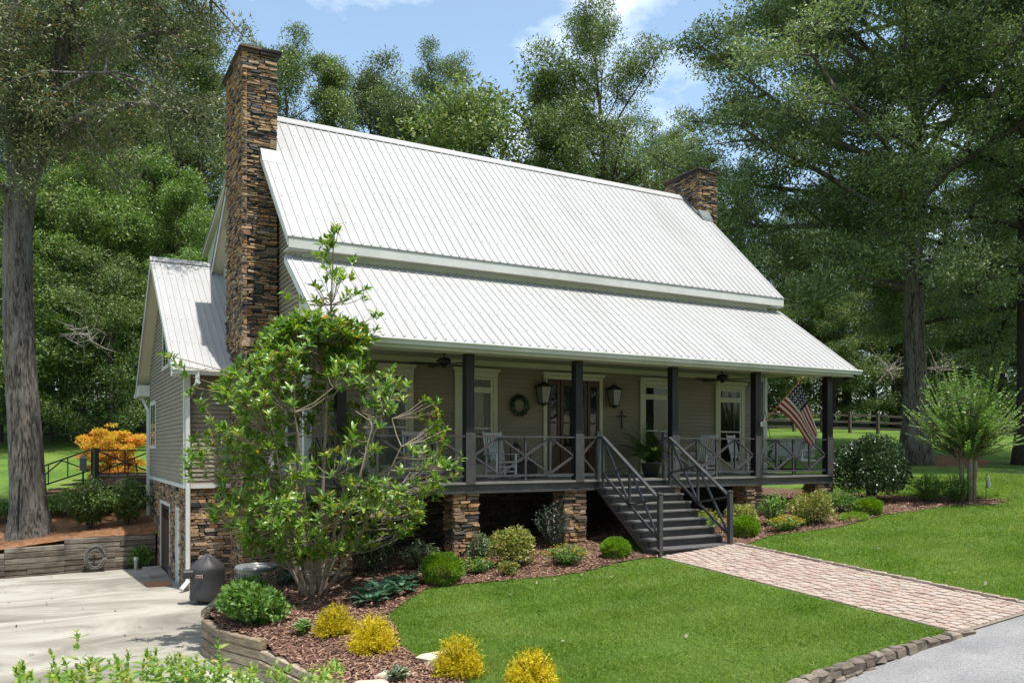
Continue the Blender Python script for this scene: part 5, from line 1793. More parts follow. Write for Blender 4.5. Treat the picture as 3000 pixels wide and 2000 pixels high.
# ---- rear deck with rails and bistro chairs
dk = thing('rear_deck', 'dark wooden back deck with crossed railings beyond the wing', 'deck', (-5.6, 17.4, .3))
DZ = 1.42
for i in range(14):
    MB().box((-6.62 + i * .17, 16.25, DZ - .04), (-6.62 + i * .17 + .155, 19.2, DZ)).build('floor_board', M['oldwood'], dk)
MB().box((-6.62, 16.2, DZ - .34), (-4.3, 16.25, DZ - .045)).build('rim_board', M['oldwood'], dk)
MB().box((-6.66, 16.2, DZ - .34), (-6.62, 19.2, DZ - .045)).build('rim_board', M['oldwood'], dk)
for x, y in ((-6.55, 16.2), (-4.75, 16.2), (-6.55, 19.1)):
    MB().bev((x - .07, y - .07, DZ - .45), (x + .07, y + .07, DZ + 1.0), .008).build('post', M['black'], dk)
    MB().box((x - .06, y - .02, g1(x, y) - .3), (x + .06, y + .1, DZ - .45)).build('leg', M['oldwood'], dk)
for A, B in (((-6.48, 16.2), (-4.82, 16.2)), ((-6.55, 16.28), (-6.55, 19.03))):
    A3, B3 = np.array((*A, 0.)), np.array((*B, 0.))
    for zz in (DZ + .92, DZ + .10):
        MB().bar(A3 + (0, 0, zz), B3 + (0, 0, zz), .08, .05).build('rail', M['black'], dk)
    mid = (A3 + B3) / 2
    if A[1] == B[1]:
        MB().cbox(mid + (0, 0, DZ + .51), (.05, .05, .8)).build('baluster', M['black'], dk)
        MB().bar(A3 + (0, 0, DZ + .88), B3 + (0, 0, DZ + .14), .045, .045).build('brace', M['black'], dk)
        MB().bar(A3 + (0, .01, DZ + .14), B3 + (0, .01, DZ + .88), .045, .045).build('brace', M['black'], dk)
    else:
        for k in range(16):
            p = A3 + (B3 - A3) * (k + .5) / 16
            MB().cbox(p + (0, 0, DZ + .45), (.03, .11, .9)).build('baluster', M['black'], dk)
MB().box((-6.60, 16.30, g1(-6.6, 16.3) - .3), (-4.95, 16.34, DZ - .36)).build('shade_skirt', M['dark'], dk)  # dark panel added to imitate shade under the deck
MB().box((-6.60, 16.345, g1(-6.6, 19) - .6), (-6.56, 19.1, DZ - .36)).build('shade_skirt', M['dark'], dk)  # same painted shade along the deck's left side
# stair rail going down the bank
for (a, b_) in (((-6.7, 17.6, DZ + .95), (-8.75, 18.4, DZ + .12)), ((-6.7, 17.6, DZ + .2), (-8.75, 18.4, DZ - .55))):
    MB().bar(a, b_, .06, .05).build('stair_rail', M['black'], dk)
MB().cbox((-8.75, 18.4, DZ - .25), (.08, .08, .95)).build('post', M['black'], dk)
for f in (.35, .65):
    p = np.array((-6.7, 17.6, DZ + .95)) * (1 - f) + np.array((-8.75, 18.4, DZ + .12)) * f
    MB().bar(p, p + (0, 0, -.75), .04, .04).build('baluster', M['black'], dk)
MB().bar((-6.75, 17.6, DZ + .2), (-7.6, 17.95, DZ + .55), .04, .04).build('brace', M['black'], dk)
MB().bar((-7.6, 17.95, DZ + .55), (-8.7, 18.38, DZ - .5), .04, .04).build('brace', M['black'], dk)
for k in range(5):
    MB().cbox((-6.95 - .38 * k, 17.75 + .15 * k, DZ - .16 * (k + 1)), (.34, 1.0, .04), rz(-.36)).build('step', M['oldwood'], dk)
for k, (x, y, r_) in enumerate(((-5.35, 16.9, .4), (-5.95, 17.2, 2.6))):
    t = thing('bistro_chair', ['black curled iron chair on the back deck nearest the wing', 'black curled iron chair on the back deck behind the other'][k], 'chair', (x, y, DZ))
    MB().lathe([(.2, .44), (.21, .45), (.2, .46)], (x, y, DZ), 14).build('seat', M['iron'], t)
    R = rz(r_)
    for a in range(4):
        aa = a * math.pi / 2 + .78
        MB().tube([(x + .16 * math.cos(aa), y + .16 * math.sin(aa), DZ + .44), (x + .2 * math.cos(aa), y + .2 * math.sin(aa), DZ + .2), (x + .24 * math.cos(aa), y + .24 * math.sin(aa), DZ)], .012, 5).build('leg', M['iron'], t)
    for s_ in (1., .6):
        MB().tube([np.array((x, y, DZ)) + R @ np.array((.19 * s_ * math.cos(a), .2, .46 + .46 * s_ * math.sin(a))) for a in np.linspace(0, math.pi, 13)], .012, 5).build('back_hoop', M['iron'], t)
t = thing('deck_lantern', 'square dark lantern standing beside the back deck stair', 'lantern', (-6.95, 17.0, DZ))
MB().bar((-6.95, 17.0, DZ - .6), (-6.95, 17.0, DZ + .2), .06, .06).build('post', M['black'], t)
MB().bev((-7.06, 16.89, DZ + .2), (-6.84, 17.11, DZ + .62), .01).build('housing', M['dgrey'], t)
MB().add([(-7.08, 16.87, DZ + .622), (-6.82, 16.87, DZ + .622), (-6.82, 17.13, DZ + .622), (-7.08, 17.13, DZ + .622), (-6.95, 17.0, DZ + .76)], [(3, 2, 1, 0), (0, 1, 4), (1, 2, 4), (2, 3, 4), (3, 0, 4)]).build('cap', M['dgrey'], t)


# ---- post and rail fences
def rail_fence(label, pts, nrails, hgt, mat):
    pts3 = [np.array((X, Y, g1(X, Y))) for X, Y in pts]
    t = thing('rail_fence', label, 'fence', pts3[0])
    for p in pts3:
        MB().bev(p + (-.09, -.09, -.3), p + (.09, .09, hgt + .1), .015).build('post', mat, t)
    for a, b_ in zip(pts3[:-1], pts3[1:]):
        for k in range(nrails):
            z = hgt * (k + .75) / (nrails) * .98
            MB().bar(a + (0, 0, z + random.uniform(-.02, .02)), b_ + (0, 0, z + random.uniform(-.02, .02)), .06, .14).build('rail', mat, t)


fp = [at(px_, 57.5 - (px_ - 2240) * .0045) for px_ in range(2080, 3260, 82)]
rail_fence('weathered three-rail fence beyond the sunny lawn right of the house', fp, 3, 1.35, M['fence'])
fp = [at(px_, 47.0) for px_ in range(-140, 640, 145)]
rail_fence('dark two-rail fence across the grassy slope left of the house', fp, 2, 1.25, M['black'])

t = thing('garden_stake', 'small pale hanging ornament on a thin garden stake right of the young tree', 'garden ornament', (15.6, -2.1, g1(15.6, -2.1)))
gz0 = g1(15.6, -2.1)
MB().tube([(15.6, -2.1, gz0), (15.6, -2.1, gz0 + .62), (15.66, -2.1, gz0 + .68), (15.72, -2.1, gz0 + .64)], .008, 5).build('stake', M['iron'], t)
MB().lathe([(.005, .60), (.02, .58), (.05, .40), (.06, .28), (.03, .22)][::-1], (15.72, -2.1, gz0 + .04), 10).build('bell', M['pvc'], t, True)

# ------------------------------------------------------------------ vegetation
def unit(v):
    return v / (np.linalg.norm(v, axis=-1, keepdims=True) + 1e-9)


def leaf_simple(P, D, Nn, Ln, Wd, fold=0.25):
    """folded rhombic leaves, two triangles each"""
    S_ = unit(np.cross(Nn, D)); Nn = unit(np.cross(D, S_))
    Ln = np.asarray(Ln)[:, None]; Wd = np.asarray(Wd)[:, None]
    V = np.stack([P, P + D * Ln * .42 + S_ * Wd + Nn * Wd * fold, P + D * Ln, P + D * Ln * .42 - S_ * Wd + Nn * Wd * fold], 1).reshape(-1, 3)
    i = np.arange(len(P))[:, None] * 4
    F = np.concatenate([i + np.array([[0, 2, 1]]), i + np.array([[0, 3, 2]])], 1).reshape(-1, 3)
    return V, F


LEAF8 = np.array([(0, 0, 0), (.30, 0, 0), (.65, 0, -.02), (1.0, 0, -.10), (.28, .8, .12), (.62, .85, .08), (.28, -.8, .12), (.62, -.85, .08)])
LEAF8F = np.array([(0, 1, 4), (1, 2, 5), (1, 5, 4), (2, 3, 5), (0, 6, 1), (1, 6, 7), (1, 7, 2), (2, 7, 3)])


def leaf_fine(P, D, Nn, Ln, Wd, droop=1.0):
    """oval leaves with a midrib, eight triangles each"""
    S_ = unit(np.cross(Nn, D)); Nn = unit(np.cross(D, S_))
    n = len(P)
    Ln = np.asarray(Ln)[:, None]; Wd = np.asarray(Wd)[:, None]
    V = np.stack([P + D * Ln * a + S_ * Wd * b + Nn * (Wd * c if c > 0 else Ln * c * droop) for a, b, c in LEAF8], 1).reshape(-1, 3)
    F = (np.arange(n)[:, None, None] * 8 + LEAF8F[None]).reshape(-1, 3)
    return V, F


def rdir(n, zb=0.0, zs=1.0):
    v = rng.normal(size=(n, 3)); v[:, 2] = v[:, 2] * zs + zb
    return unit(v)


def leaf_tri(P, D, Nn, Ln, Wd):
    """one slim triangle per leaf, for crowns seen from far away"""
    S_ = unit(np.cross(Nn, D))
    Ln = np.asarray(Ln)[:, None]; Wd = np.asarray(Wd)[:, None]
    V = np.stack([P - S_ * Wd, P + S_ * Wd, P + D * Ln], 1).reshape(-1, 3)
    return V, np.arange(len(P) * 3).reshape(-1, 3)


def clump_leaves(C, R, per, Ln, asp=.5, flat=.65, up=.75, hang=-.15):
    """C (k,3) clump centres, R (k,) radii"""
    k = len(C)
    per_i = np.maximum(8, (per * (R / R.mean()) ** 1.5)).astype(int)
    idx = np.repeat(np.arange(k), per_i)
    n = len(idx)
    q = rdir(n, .25, 1.0) * (rng.uniform(0, 1, n) ** .45)[:, None]      # most leaves near the skin of the clump
    q = q * rng.uniform(.75, 1.12, (k, 3))[idx] + rng.normal(0, .10, (n, 3))
    q[:, 2] *= flat
    P = C[idx] + q * R[idx][:, None]
    out = unit(q + np.array([0, 0, .1]))
    D = unit(rng.normal(size=(n, 3)) * .7 + out * .7 + np.array([0, 0, hang]))
    Nn = unit(rng.normal(size=(n, 3)) * .55 + np.array([0, 0, up]) + out * .35)
    L_ = Ln * rng.uniform(.65, 1.3, n)
    return leaf_tri(P, D, Nn, L_, L_ * asp * .5 * rng.uniform(.8, 1.2, n))


def join(parts_):
    V, F, n = [], [], 0
    for v, f in parts_:
        V.append(v); F.append(f + n); n += len(v)
    return np.concatenate(V), np.concatenate(F)


def curve(p, d, L_, bend=(0, 0, .3), n=6, wob=.08):
    """a wandering branch"""
    pts = [np.array(p, float)]
    d = np.array(d, float) / np.linalg.norm(d)
    for i in range(n):
        d = d + np.array(bend) / n + rng.normal(size=3) * wob
        d /= np.linalg.norm(d)
        pts.append(pts[-1] + d * L_ / n)
    return np.array(pts)


def tree_mesh(H, hb, Rc, n_main, n_sub, per, leaf, r0, seed, shape='round', flat=.6, clump=.85, lean=(0, 0), rise=.55, top_full=1.0, gap=0.0, lowdroop=0.0):
    """wood MB and leaf arrays of one broadleaf tree standing at the origin"""
    global rng
    keep = rng
    rng = np.random.default_rng(seed)
    wood = MB()
    tz = np.linspace(-.3, H * .96, 12)
    wobx, woby = rng.normal(0, .012 * H, 12).cumsum() * .5, rng.normal(0, .012 * H, 12).cumsum() * .5
    tp = np.stack([wobx * (tz / H) + lean[0] * tz / H, woby * (tz / H) + lean[1] * tz / H, tz], 1)
    tr = r0 * np.clip(1 - tz / (H * 1.03), .03, 1) ** .8
    tr[0] *= 1.55; tr[1] *= 1.02
    wood.tube(tp, tr, 10)
    C, R_ = [], []
    for i in range(n_main):
        f = (i + rng.uniform(0, .8)) / n_main
        z = hb + (H * .97 - hb) * f
        if shape == 'round': e = math.sqrt(max(.05, 1 - ((f - .42) / .62) ** 2))
        elif shape == 'cone': e = 1.05 - .85 * f
        else: e = .55 + .5 * math.sin(math.pi * min(1, f * 1.05)) * (1 - .45 * f)
        L_ = Rc * e * rng.uniform(.7, 1.12)
        a = i * 2.39996 + rng.normal(0, .35)
        el = rise * (.35 + 1.1 * f) + rng.normal(0, .12)
        p = np.array([np.interp(z, tz, tp[:, 0]), np.interp(z, tz, tp[:, 1]), z])
        d = np.array([math.cos(a) * math.cos(el), math.sin(a) * math.cos(el), math.sin(el)])
        br = curve(p, d, L_, (0, 0, .25 if f > lowdroop else -.45), 6, .07)
        rb = max(.025, r0 * .38 * (1 - f * .75) * (L_ / Rc) ** .5)
        wood.tube(br, np.linspace(rb, rb * .25, 7), 6, caps=False)
        for j in range(n_sub):
            g = .30 + .70 * (j + rng.uniform(0, 1)) / n_sub
            q = br[0] * 0
            k_ = min(5, int(g * 6)); fr = g * 6 - k_
            q = br[k_] * (1 - fr) + br[k_ + 1] * fr
            if rng.uniform() < gap: continue
            sd = unit((br[-1] - br[0])[None])[0] * .5 + rdir(1, .12, .55)[0]
            sl = L_ * rng.uniform(.16, .34) * (1.15 - .45 * g)
            sb = curve(q, sd, sl, (0, 0, .1), 3, .12)
            wood.tube(sb, np.linspace(rb * .28 + .008, .008, 4), 4, caps=False)
            C.append(sb[-1]); R_.append(clump * rng.uniform(.65, 1.25))
            if sl > 1.2: C.append(sb[1] + rng.normal(0, .15, 3)); R_.append(clump * rng.uniform(.5, .9))
        C.append(br[-1]); R_.append(clump * .9)
    for _ in range(int(5 * top_full)):
        C.append(tp[-1] + rng.normal(0, .35, 3) + (0, 0, .02 * H)); R_.append(clump * .8)
    V, F = clump_leaves(np.array(C), np.array(R_), per, leaf, flat=flat)
    rng = keep
    return wood, V, F


def mb_mesh(mb, name):
    V = np.concatenate(mb.v)
    return mesh_from(V, mb.f, name)


def place_tree(name, label, wood_me, leaf_me, X, Y, scale, rot, group, wm, lm, sz=None):
    z = g1(X, Y)
    t = thing(name, label, 'tree', (X, Y, z - .05), group)
    t.scale = (scale, scale, sz or scale); t.rotation_euler = (0, 0, rot)
    w_ = link_mesh('trunk', wood_me, wm, t, True)
    c_ = link_mesh('crown', leaf_me, lm, t)
    return t


# foliage colours
M['lf_oak'] = leafmat('oak_leaf', [(0, (0.040, 0.058, 0.018)), (.4, (0.078, 0.105, 0.036)), (.75, (0.125, 0.150, 0.066)), (.95, (0.19, 0.205, 0.115)), (1, (0.20, 0.12, 0.045))], rough=.48, trans=.22, spec=.4, big=.3, bigscale=.35, gain=1.3)
M['lf_oakr'] = leafmat('water_oak_leaf', [(0, (0.040, 0.066, 0.020)), (.4, (0.078, 0.118, 0.038)), (.75, (0.130, 0.172, 0.066)), (1, (0.19, 0.235, 0.115))], rough=.48, trans=.24, spec=.42, big=.3, bigscale=.3, gain=1.5)
M['lf_dark'] = leafmat('dark_forest_leaf', [(0, (0.028, 0.050, 0.015)), (.45, (0.058, 0.092, 0.029)), (.8, (0.100, 0.138, 0.048)), (1, (0.15, 0.185, 0.08))], rough=.48, trans=.2, spec=.42, big=.35, bigscale=.25, gain=1.25)
M['lf_mid'] = leafmat('forest_leaf', [(0, (0.036, 0.066, 0.015)), (.45, (0.075, 0.122, 0.029)), (.8, (0.125, 0.172, 0.050)), (1, (0.18, 0.215, 0.085))], rough=.48, trans=.22, spec=.4, big=.35, bigscale=.3, gain=1.25)
M['lf_bright'] = leafmat('bright_forest_leaf', [(0, (0.045, 0.092, 0.016)), (.45, (0.088, 0.160, 0.030)), (.8, (0.140, 0.210, 0.052)), (1, (0.20, 0.255, 0.085))], rough=.45, trans=.28, spec=.4, big=.3, bigscale=.5, gain=1.1)

VAR = []
for (H, hb, Rc, nm, ns, per, leaf, r0, seed, shape, mt, clump) in [
        (24, 7.0, 5.6, 34, 7, 250, .155, .42, 11, 'oval', 'lf_dark', 1.05),
        (25, 9.0, 4.6, 30, 7, 240, .150, .38, 12, 'cone', 'lf_mid', .98),
        (22, 4.0, 6.2, 38, 7, 250, .150, .40, 13, 'round', 'lf_mid', 1.08),
        (23, 5.0, 5.0, 34, 7, 240, .160, .36, 14, 'oval', 'lf_dark', 1.02),
        (15, 1.2, 4.6, 30, 7, 230, .145, .22, 15, 'round', 'lf_bright', .95),
        (10, 0.3, 4.4, 26, 7, 220, .130, .16, 16, 'round', 'lf_mid', .9)]:
    w_, V, F = tree_mesh(H, hb, Rc, nm, ns, per, leaf, r0, seed, shape, clump=clump, gap=.12)
    VAR.append((H, mb_mesh(w_, 'trunk'), mesh_from(V, F, 'crown'), M[mt], Rc))

FOREST = [
    # px, depth, top y, variant, width factor, label
    (-120, 52, -260, 0, 1.0, 'tall dark tree at the left picture edge behind the big oak trunk'),
    (60, 62, -200, 3, 1.1, 'tall dark forest tree seen through the big oak left of the roof'),
    (210, 56, 60, 2, 1.0, 'broad green forest tree behind the forked limb of the big oak'),
    (355, 66, -120, 0, 1.1, 'tall dark tree behind the long limb of the big oak'),
    (470, 58, 30, 3, 1.0, 'dark tree midway between the big oak and the tall chimney'),
    (600, 55, 60, 1, 1.15, 'narrow green tree just left of the tall chimney'),
    (240, 47, 520, 4, 1.1, 'bright green young tree behind the big oak trunk'),
    (405, 50, 470, 4, 1.0, 'bright green young tree above the wing ridge'),
    (90, 46, 640, 5, 1.3, 'low leafy tree on the slope behind the big oak trunk'),
    (330, 45, 800, 5, 1.1, 'low leafy tree on the slope left of the wing'),
    (510, 49, 560, 4, .95, 'green understory tree close to the wing gable'),
    (180, 52, 760, 5, 1.2, 'low tree among the trunks at the top of the left slope'),
    (-60, 45, 520, 4, 1.2, 'leafy tree at the far left beside the big oak trunk'),
    (450, 60, 380, 2, 1.1, 'mid green tree in the woods left of the tall chimney'),
    (140, 68, 250, 3, 1.2, 'dark tree deep in the woods left of the house'),
    (835, 54, 140, 2, .85, 'dark green tree just right of the tall chimney'),
    (985, 56, 150, 1, .95, 'pointed tree crown above the roof right of the tall chimney'),
    (1075, 60, 215, 3, .95, 'tree crown above the left half of the roof ridge'),
    (1235, 55, 195, 2, .72, 'rounded tree crown above the middle of the roof ridge'),
    (1335, 58, 290, 0, .8, 'tree stepping down to the open sky gap above the ridge'),
    (1150, 66, 330, 3, 1.1, 'tree filling in behind the ridge left of the sky gap'),
    (1470, 56, 345, 5, 1.2, 'low tree above the ridge right of the sky gap'),
    (1590, 53, 185, 1, .75, 'narrow tree leaning on the tallest tree behind the ridge'),
    (1775, 52, 65, 2, .78, 'tallest tree standing against the sky behind the roof ridge'),
    (1690, 60, 330, 3, 1.1, 'tree in the shade of the tallest one behind the ridge'),
    (1900, 58, 420, 2, .9, 'tree just left of the far chimney'),
    (2030, 60, 440, 3, 1.0, 'tree behind the far chimney'),
    (2170, 66, 520, 0, 1.1, 'dark tree right of the far chimney'),
    (2330, 62, 640, 2, 1.0, 'tree in the woods right of the roof eave'),
    (2480, 68, 520, 3, 1.2, 'dark tree in the woods left of the right oak trunk'),
    (2620, 64, 640, 0, 1.0, 'tree in the woods straight behind the right oak trunk'),
    (2780, 68, 480, 2, 1.1, 'tree in the woods right of the right oak trunk'),
    (2930, 62, 420, 3, 1.1, 'dark tree in the woods near the right picture edge'),
    (3080, 58, 200, 0, 1.1, 'tall tree at the right picture edge'),
    (2200, 63, 880, 5, 1.3, 'low tree behind the fence beside the porch end'),
    (2330, 66, 830, 5, 1.2, 'low tree behind the fence seen past the flag'),
    (2440, 63, 900, 5, 1.2, 'low tree behind the fence right of the last porch post'),
    (2560, 65, 850, 5, 1.3, 'low tree behind the fence left of the right oak trunk'),
    (2740, 63, 900, 5, 1.2, 'low tree behind the fence right of the right oak trunk'),
    (2860, 66, 820, 5, 1.3, 'low tree behind the young tree near the right edge'),
    (2990, 62, 880, 5, 1.3, 'low tree behind the fence at the right edge'),
    (2640, 78, 700, 3, 1.5, 'far tree closing the view through the right woods'),
    (2350, 80, 700, 0, 1.5, 'far tree closing the view above the flag'),
    (2900, 82, 640, 2, 1.5, 'far tree closing the view behind the young tree'),
    (60, 82, 500, 2, 1.5, 'far tree closing the view at the top of the left slope'),
    (380, 84, 560, 3, 1.5, 'far tree closing the view left of the wing'),
]
for i, (px_, d_, ty, v_, wf, lb) in enumerate(FOREST):
    X, Y = at(px_, d_)
    H, wme, lme, lm, Rc = VAR[v_]
    Ht = zpx(ty, d_) - g1(X, Y)
    s_ = Ht / (H * 1.02)
    t = place_tree('forest_tree', lb, wme, lme, X, Y, s_ * wf, (i * 1.7) % 6.28, 'woodland trees around the house', M['bark_d'], lm, s_)

# distant woods closing the horizon
C, R_ = [], []
for k in range(330):
    a = rng.uniform(-1.15, 1.15)
    d_ = rng.uniform(98, 140)
    p = CAM[:2] + d_ * (FW[:2] * math.cos(a) + RT[:2] * math.sin(a))
    zb = g1(p[0], p[1]) if d_ < 150 else 8
    ht = rng.uniform(9, 15)
    for z in np.arange(.5, ht, 2.2):
        C.append((p[0] + rng.normal(0, 1.2), p[1] + rng.normal(0, 1.2), zb + z)); R_.append(rng.uniform(2.2, 3.4))
V, F = clump_leaves(np.array(C), np.array(R_), 26, .8)
tag(link_mesh('distant_woods', mesh_from(V, F), M['lf_dark']), 'distant wooded skyline behind the property', 'woods', kind='stuff')

# brush closing the view between the trunks
def brush(label, rows):
    C, R_ = [], []
    for px0, px1, d_, hmax, step in rows:
        for px_ in np.arange(px0, px1, step):
            X, Y = at(px_ + rng.normal(0, step * .3), d_ + rng.normal(0, 1.5))
            zb = g1(X, Y)
            hh = hmax * rng.uniform(.6, 1.1)
            for z in np.arange(.3, hh, 1.0):
                C.append((X + rng.normal(0, .5), Y + rng.normal(0, .5), zb + z)); R_.append(rng.uniform(1.0, 1.6))
    V, F = clump_leaves(np.array(C), np.array(R_), 42, .30)
    tag(link_mesh('undergrowth', mesh_from(V, F), M['lf_dark']), label, 'undergrowth', kind='stuff')


brush('dark undergrowth below the trees behind the right fence', [(2040, 3150, 70, 6.5, 34), (2060, 3200, 84, 9, 42)])
brush('dark undergrowth below the trees at the top of the left slope', [(-150, 720, 60, 4.5, 34), (-200, 760, 74, 8, 40)])

# woods across the lane, mirrored in the porch windows
for i in range(13):
    X = -22 + i * 5.2 + rng.uniform(-1, 1); Y = -31 + rng.uniform(-2, 2) - (4 if i % 2 else 0)
    H, wme, lme, lm, Rc = VAR[(0, 2, 3, 1)[i % 4]]
    place_tree('forest_tree', 'woodland tree across the lane mirrored in the porch windows', wme, lme, X, Y, 1.0 + .06 * (i % 3), i * 1.1, 'trees across the lane', M['bark_d'], lm)

# ---- big oak at the left
d0 = 26.4
bx, by = at(88, d0)
bz = g1(bx, by)
lo = thing('oak_tree', 'large grey-barked oak with a forked trunk left of the driveway', 'tree', (bx, by, bz))


def P3(px_, y_, d_):
    X, Y = at(px_, d_)
    return np.array((X, Y, zpx(y_, d_)))


def ridged(mb, pts, rad, n=64, rings=110):
    t_ = np.linspace(0, len(pts) - 1, rings)
    P = np.stack([np.interp(t_, np.arange(len(pts)), pts[:, a]) for a in range(3)], 1)
    R_ = np.interp(t_, np.arange(len(pts)), rad)
    a = np.arange(n) / n * 2 * np.pi
    ph1, ph2 = np.cumsum(rng.normal(0, .16, rings)), np.cumsum(rng.normal(0, .2, rings))
    V = []
    for i in range(rings):
        fur = np.abs(np.sin(11 * a + ph1[i])) ** .6 * .6 + np.abs(np.sin(7.5 * 2 * a + ph2[i])) ** .6 * .4
        flare = 1 + .10 * np.sin(5 * a + 1) * max(0, 1 - i / 14)
        r_ = R_[i] * (.945 + .075 * fur) * flare + rng.normal(0, .006, n)
        V.append(P[i] + np.stack([r_ * np.cos(a), r_ * np.sin(a), np.zeros(n)], 1))
    F = [(i * n + j, i * n + (j + 1) % n, (i + 1) * n + (j + 1) % n, (i + 1) * n + j) for i in range(rings - 1) for j in range(n)]
    mb.add(np.concatenate(V), F)


wood = MB()
trunk = [(bx, by, bz - .3), (bx, by, bz + .35), P3(84, 1480, 26.4), P3(75, 1300, 26.4), P3(62, 1100, 26.4), P3(52, 900, 26.4), P3(52, 700, 26.4), P3(58, 600, 26.4), P3(66, 520, 26.4)]
ridged(wood, np.array(trunk), [.82, .62, .53, .48, .45, .43, .41, .42, .42])
limbs = [
    ([P3(60, 560, 26.4), P3(36, 400, 26.2), P3(14, 260, 26.0), P3(30, 120, 25.8), P3(55, -40, 25.6), P3(80, -220, 25.3)], .33),
    ([P3(72, 560, 26.4), P3(112, 440, 26.3), P3(150, 290, 26.2), P3(182, 130, 26.0), P3(205, -10, 25.8), P3(235, -200, 25.5)], .34),
    ([P3(92, 500, 26.3), P3(140, 420, 26.0), P3(210, 358, 25.7), P3(300, 315, 25.3), P3(420, 305, 25.0), P3(540, 330, 24.7)], .22),
    ([P3(168, 190, 26.1), P3(210, 150, 26.4), P3(260, 132, 26.8), P3(360, 120, 27.2), P3(480, 90, 27.6), P3(600, 80, 28)], .15),
    ([P3(195, 40, 25.8), P3(280, -40, 25.4), P3(400, -90, 25), P3(540, -80, 24.6), P3(640, -20, 24.4)], .15),
    ([P3(205, 0, 25.8), P3(250, -110, 26.2), P3(330, -220, 26.6), P3(430, -300, 27)], .14),
    ([P3(150, 300, 26.2), P3(200, 250, 25.2), P3(270, 215, 24.2), P3(350, 210, 23.4)], .10),
    ([P3(20, 300, 26.1), P3(-60, 220, 25.8), P3(-160, 180, 25.5), P3(-280, 190, 25.2)], .14),
    ([P3(36, 130, 25.8), P3(-30, 40, 25.2), P3(-120, -30, 24.6)], .12),
    ([P3(120, 430, 26.3), P3(170, 380, 27.4), P3(240, 350, 28.4), P3(330, 360, 29.4)], .12),
    ([P3(55, 620, 26.4), P3(0, 540, 26.0), P3(-80, 500, 25.5), P3(-160, 520, 25)], .12),
]
C, R_ = [], []
for pts, r0 in limbs:
    pts = np.array(pts)
    wood.tube(pts, np.linspace(r0, r0 * .25, len(pts)), 10, caps=False)
    seg = np.concatenate([[0], np.cumsum(np.linalg.norm(np.diff(pts, axis=0), axis=1))])
    n_s = int(seg[-1] * 2.3)
    for k in range(n_s):
        f = .22 + .78 * (k + rng.uniform()) / n_s
        q = np.array([np.interp(f * seg[-1], seg, pts[:, a]) for a in range(3)])
        if q[2] < 12.2 and r0 > .3: continue
        sb = curve(q, rdir(1, .05, .7)[0], rng.uniform(1.0, 3.0), (0, 0, -.25), 4, .15)
        wood.tube(sb, np.linspace(.045, .010, 5), 5, caps=False)
        for e in (2, 3, 4):
            C.append(sb[e] + rng.normal(0, .12, 3)); R_.append(rng.uniform(.45, .85))
wo = wood.build('trunk', M['bark'], lo, True)
V, F = clump_leaves(np.array(C), np.array(R_), 175, .135, asp=.36, flat=.85, up=.5, hang=-.5)
link_mesh('crown', mesh_from(V - np.array((bx, by, bz)), F), M['lf_oak'], lo)
# frost crack in the trunk
MB().tube([P3(86, 1402, 26.4) + FW * -.55 + RT * .02, P3(89, 1470, 26.4) + FW * -.64, P3(94, 1545, 26.4) + FW * -.74], [.02, .035, .02], 6).build('trunk_crack', M['dark'], lo)

# ---- big oak at the right
d0 = 38.0
bx, by = at(2682, d0)
bz = g1(bx, by)
ro = thing('oak_tree', 'huge spreading oak with a straight trunk right of the house', 'tree', (bx, by, bz))
Htot = zpx(-330, d0) - bz
wood, V, F = tree_mesh(Htot, 8.0, 12.8, 68, 10, 400, .158, .56, 21, 'round', flat=.50, clump=1.30, rise=.42, gap=.10, lowdroop=.14)
wo = wood.build('trunk', M['bark'], None, True)
wo.parent = ro
link_mesh('crown', mesh_from(V, F), M['lf_oakr'], ro)
ro.rotation_euler = (0, 0, 2.2)
# second oak at the right edge
X, Y = at(3010, 37.5)
w2, V2, F2 = tree_mesh(26, 6.5, 9.0, 40, 8, 250, .16, .48, 23, 'round', flat=.5, clump=1.25, rise=.4, gap=.1, lowdroop=.15)
r2 = thing('oak_tree', 'shaded oak whose trunk stands at the right picture edge', 'tree', (X, Y, g1(X, Y) - .1))
wo = w2.build('trunk', M['bark_d'], None, True); wo.parent = r2
link_mesh('crown', mesh_from(V2, F2), M['lf_oakr'], r2)
# bare dead branches
for px_, d_, y_, lb in ((250, 41, 985, 'bare dead branches in the brush left of the wing'), (2600, 56, 1085, 'bare dead branches beside the right oak trunk'), (2760, 57, 1080, 'bare dead branches behind the young tree')):
    c = P3(px_, y_, d_)
    m_ = MB()
    root = np.array((c[0], c[1], g1(c[0], c[1]) - .2))
    for k in range(16):
        b_ = curve(c + rng.normal(0, .15, 3), rdir(1, .25, .6)[0], rng.uniform(1.0, 2.2), (0, 0, .2), 5, .15)
        m_.tube(b_, np.linspace(.035, .008, 6), 4, caps=False)
        for j in range(3):
            s2 = curve(b_[2 + j], rdir(1, .2, .7)[0], rng.uniform(.4, 1.0), (0, 0, .2), 3, .2)
            m_.tube(s2, np.linspace(.016, .005, 4), 4, caps=False)
    tag(m_.build('dead_branches', M['dead']), lb, 'dead tree', 'bare dead branches')


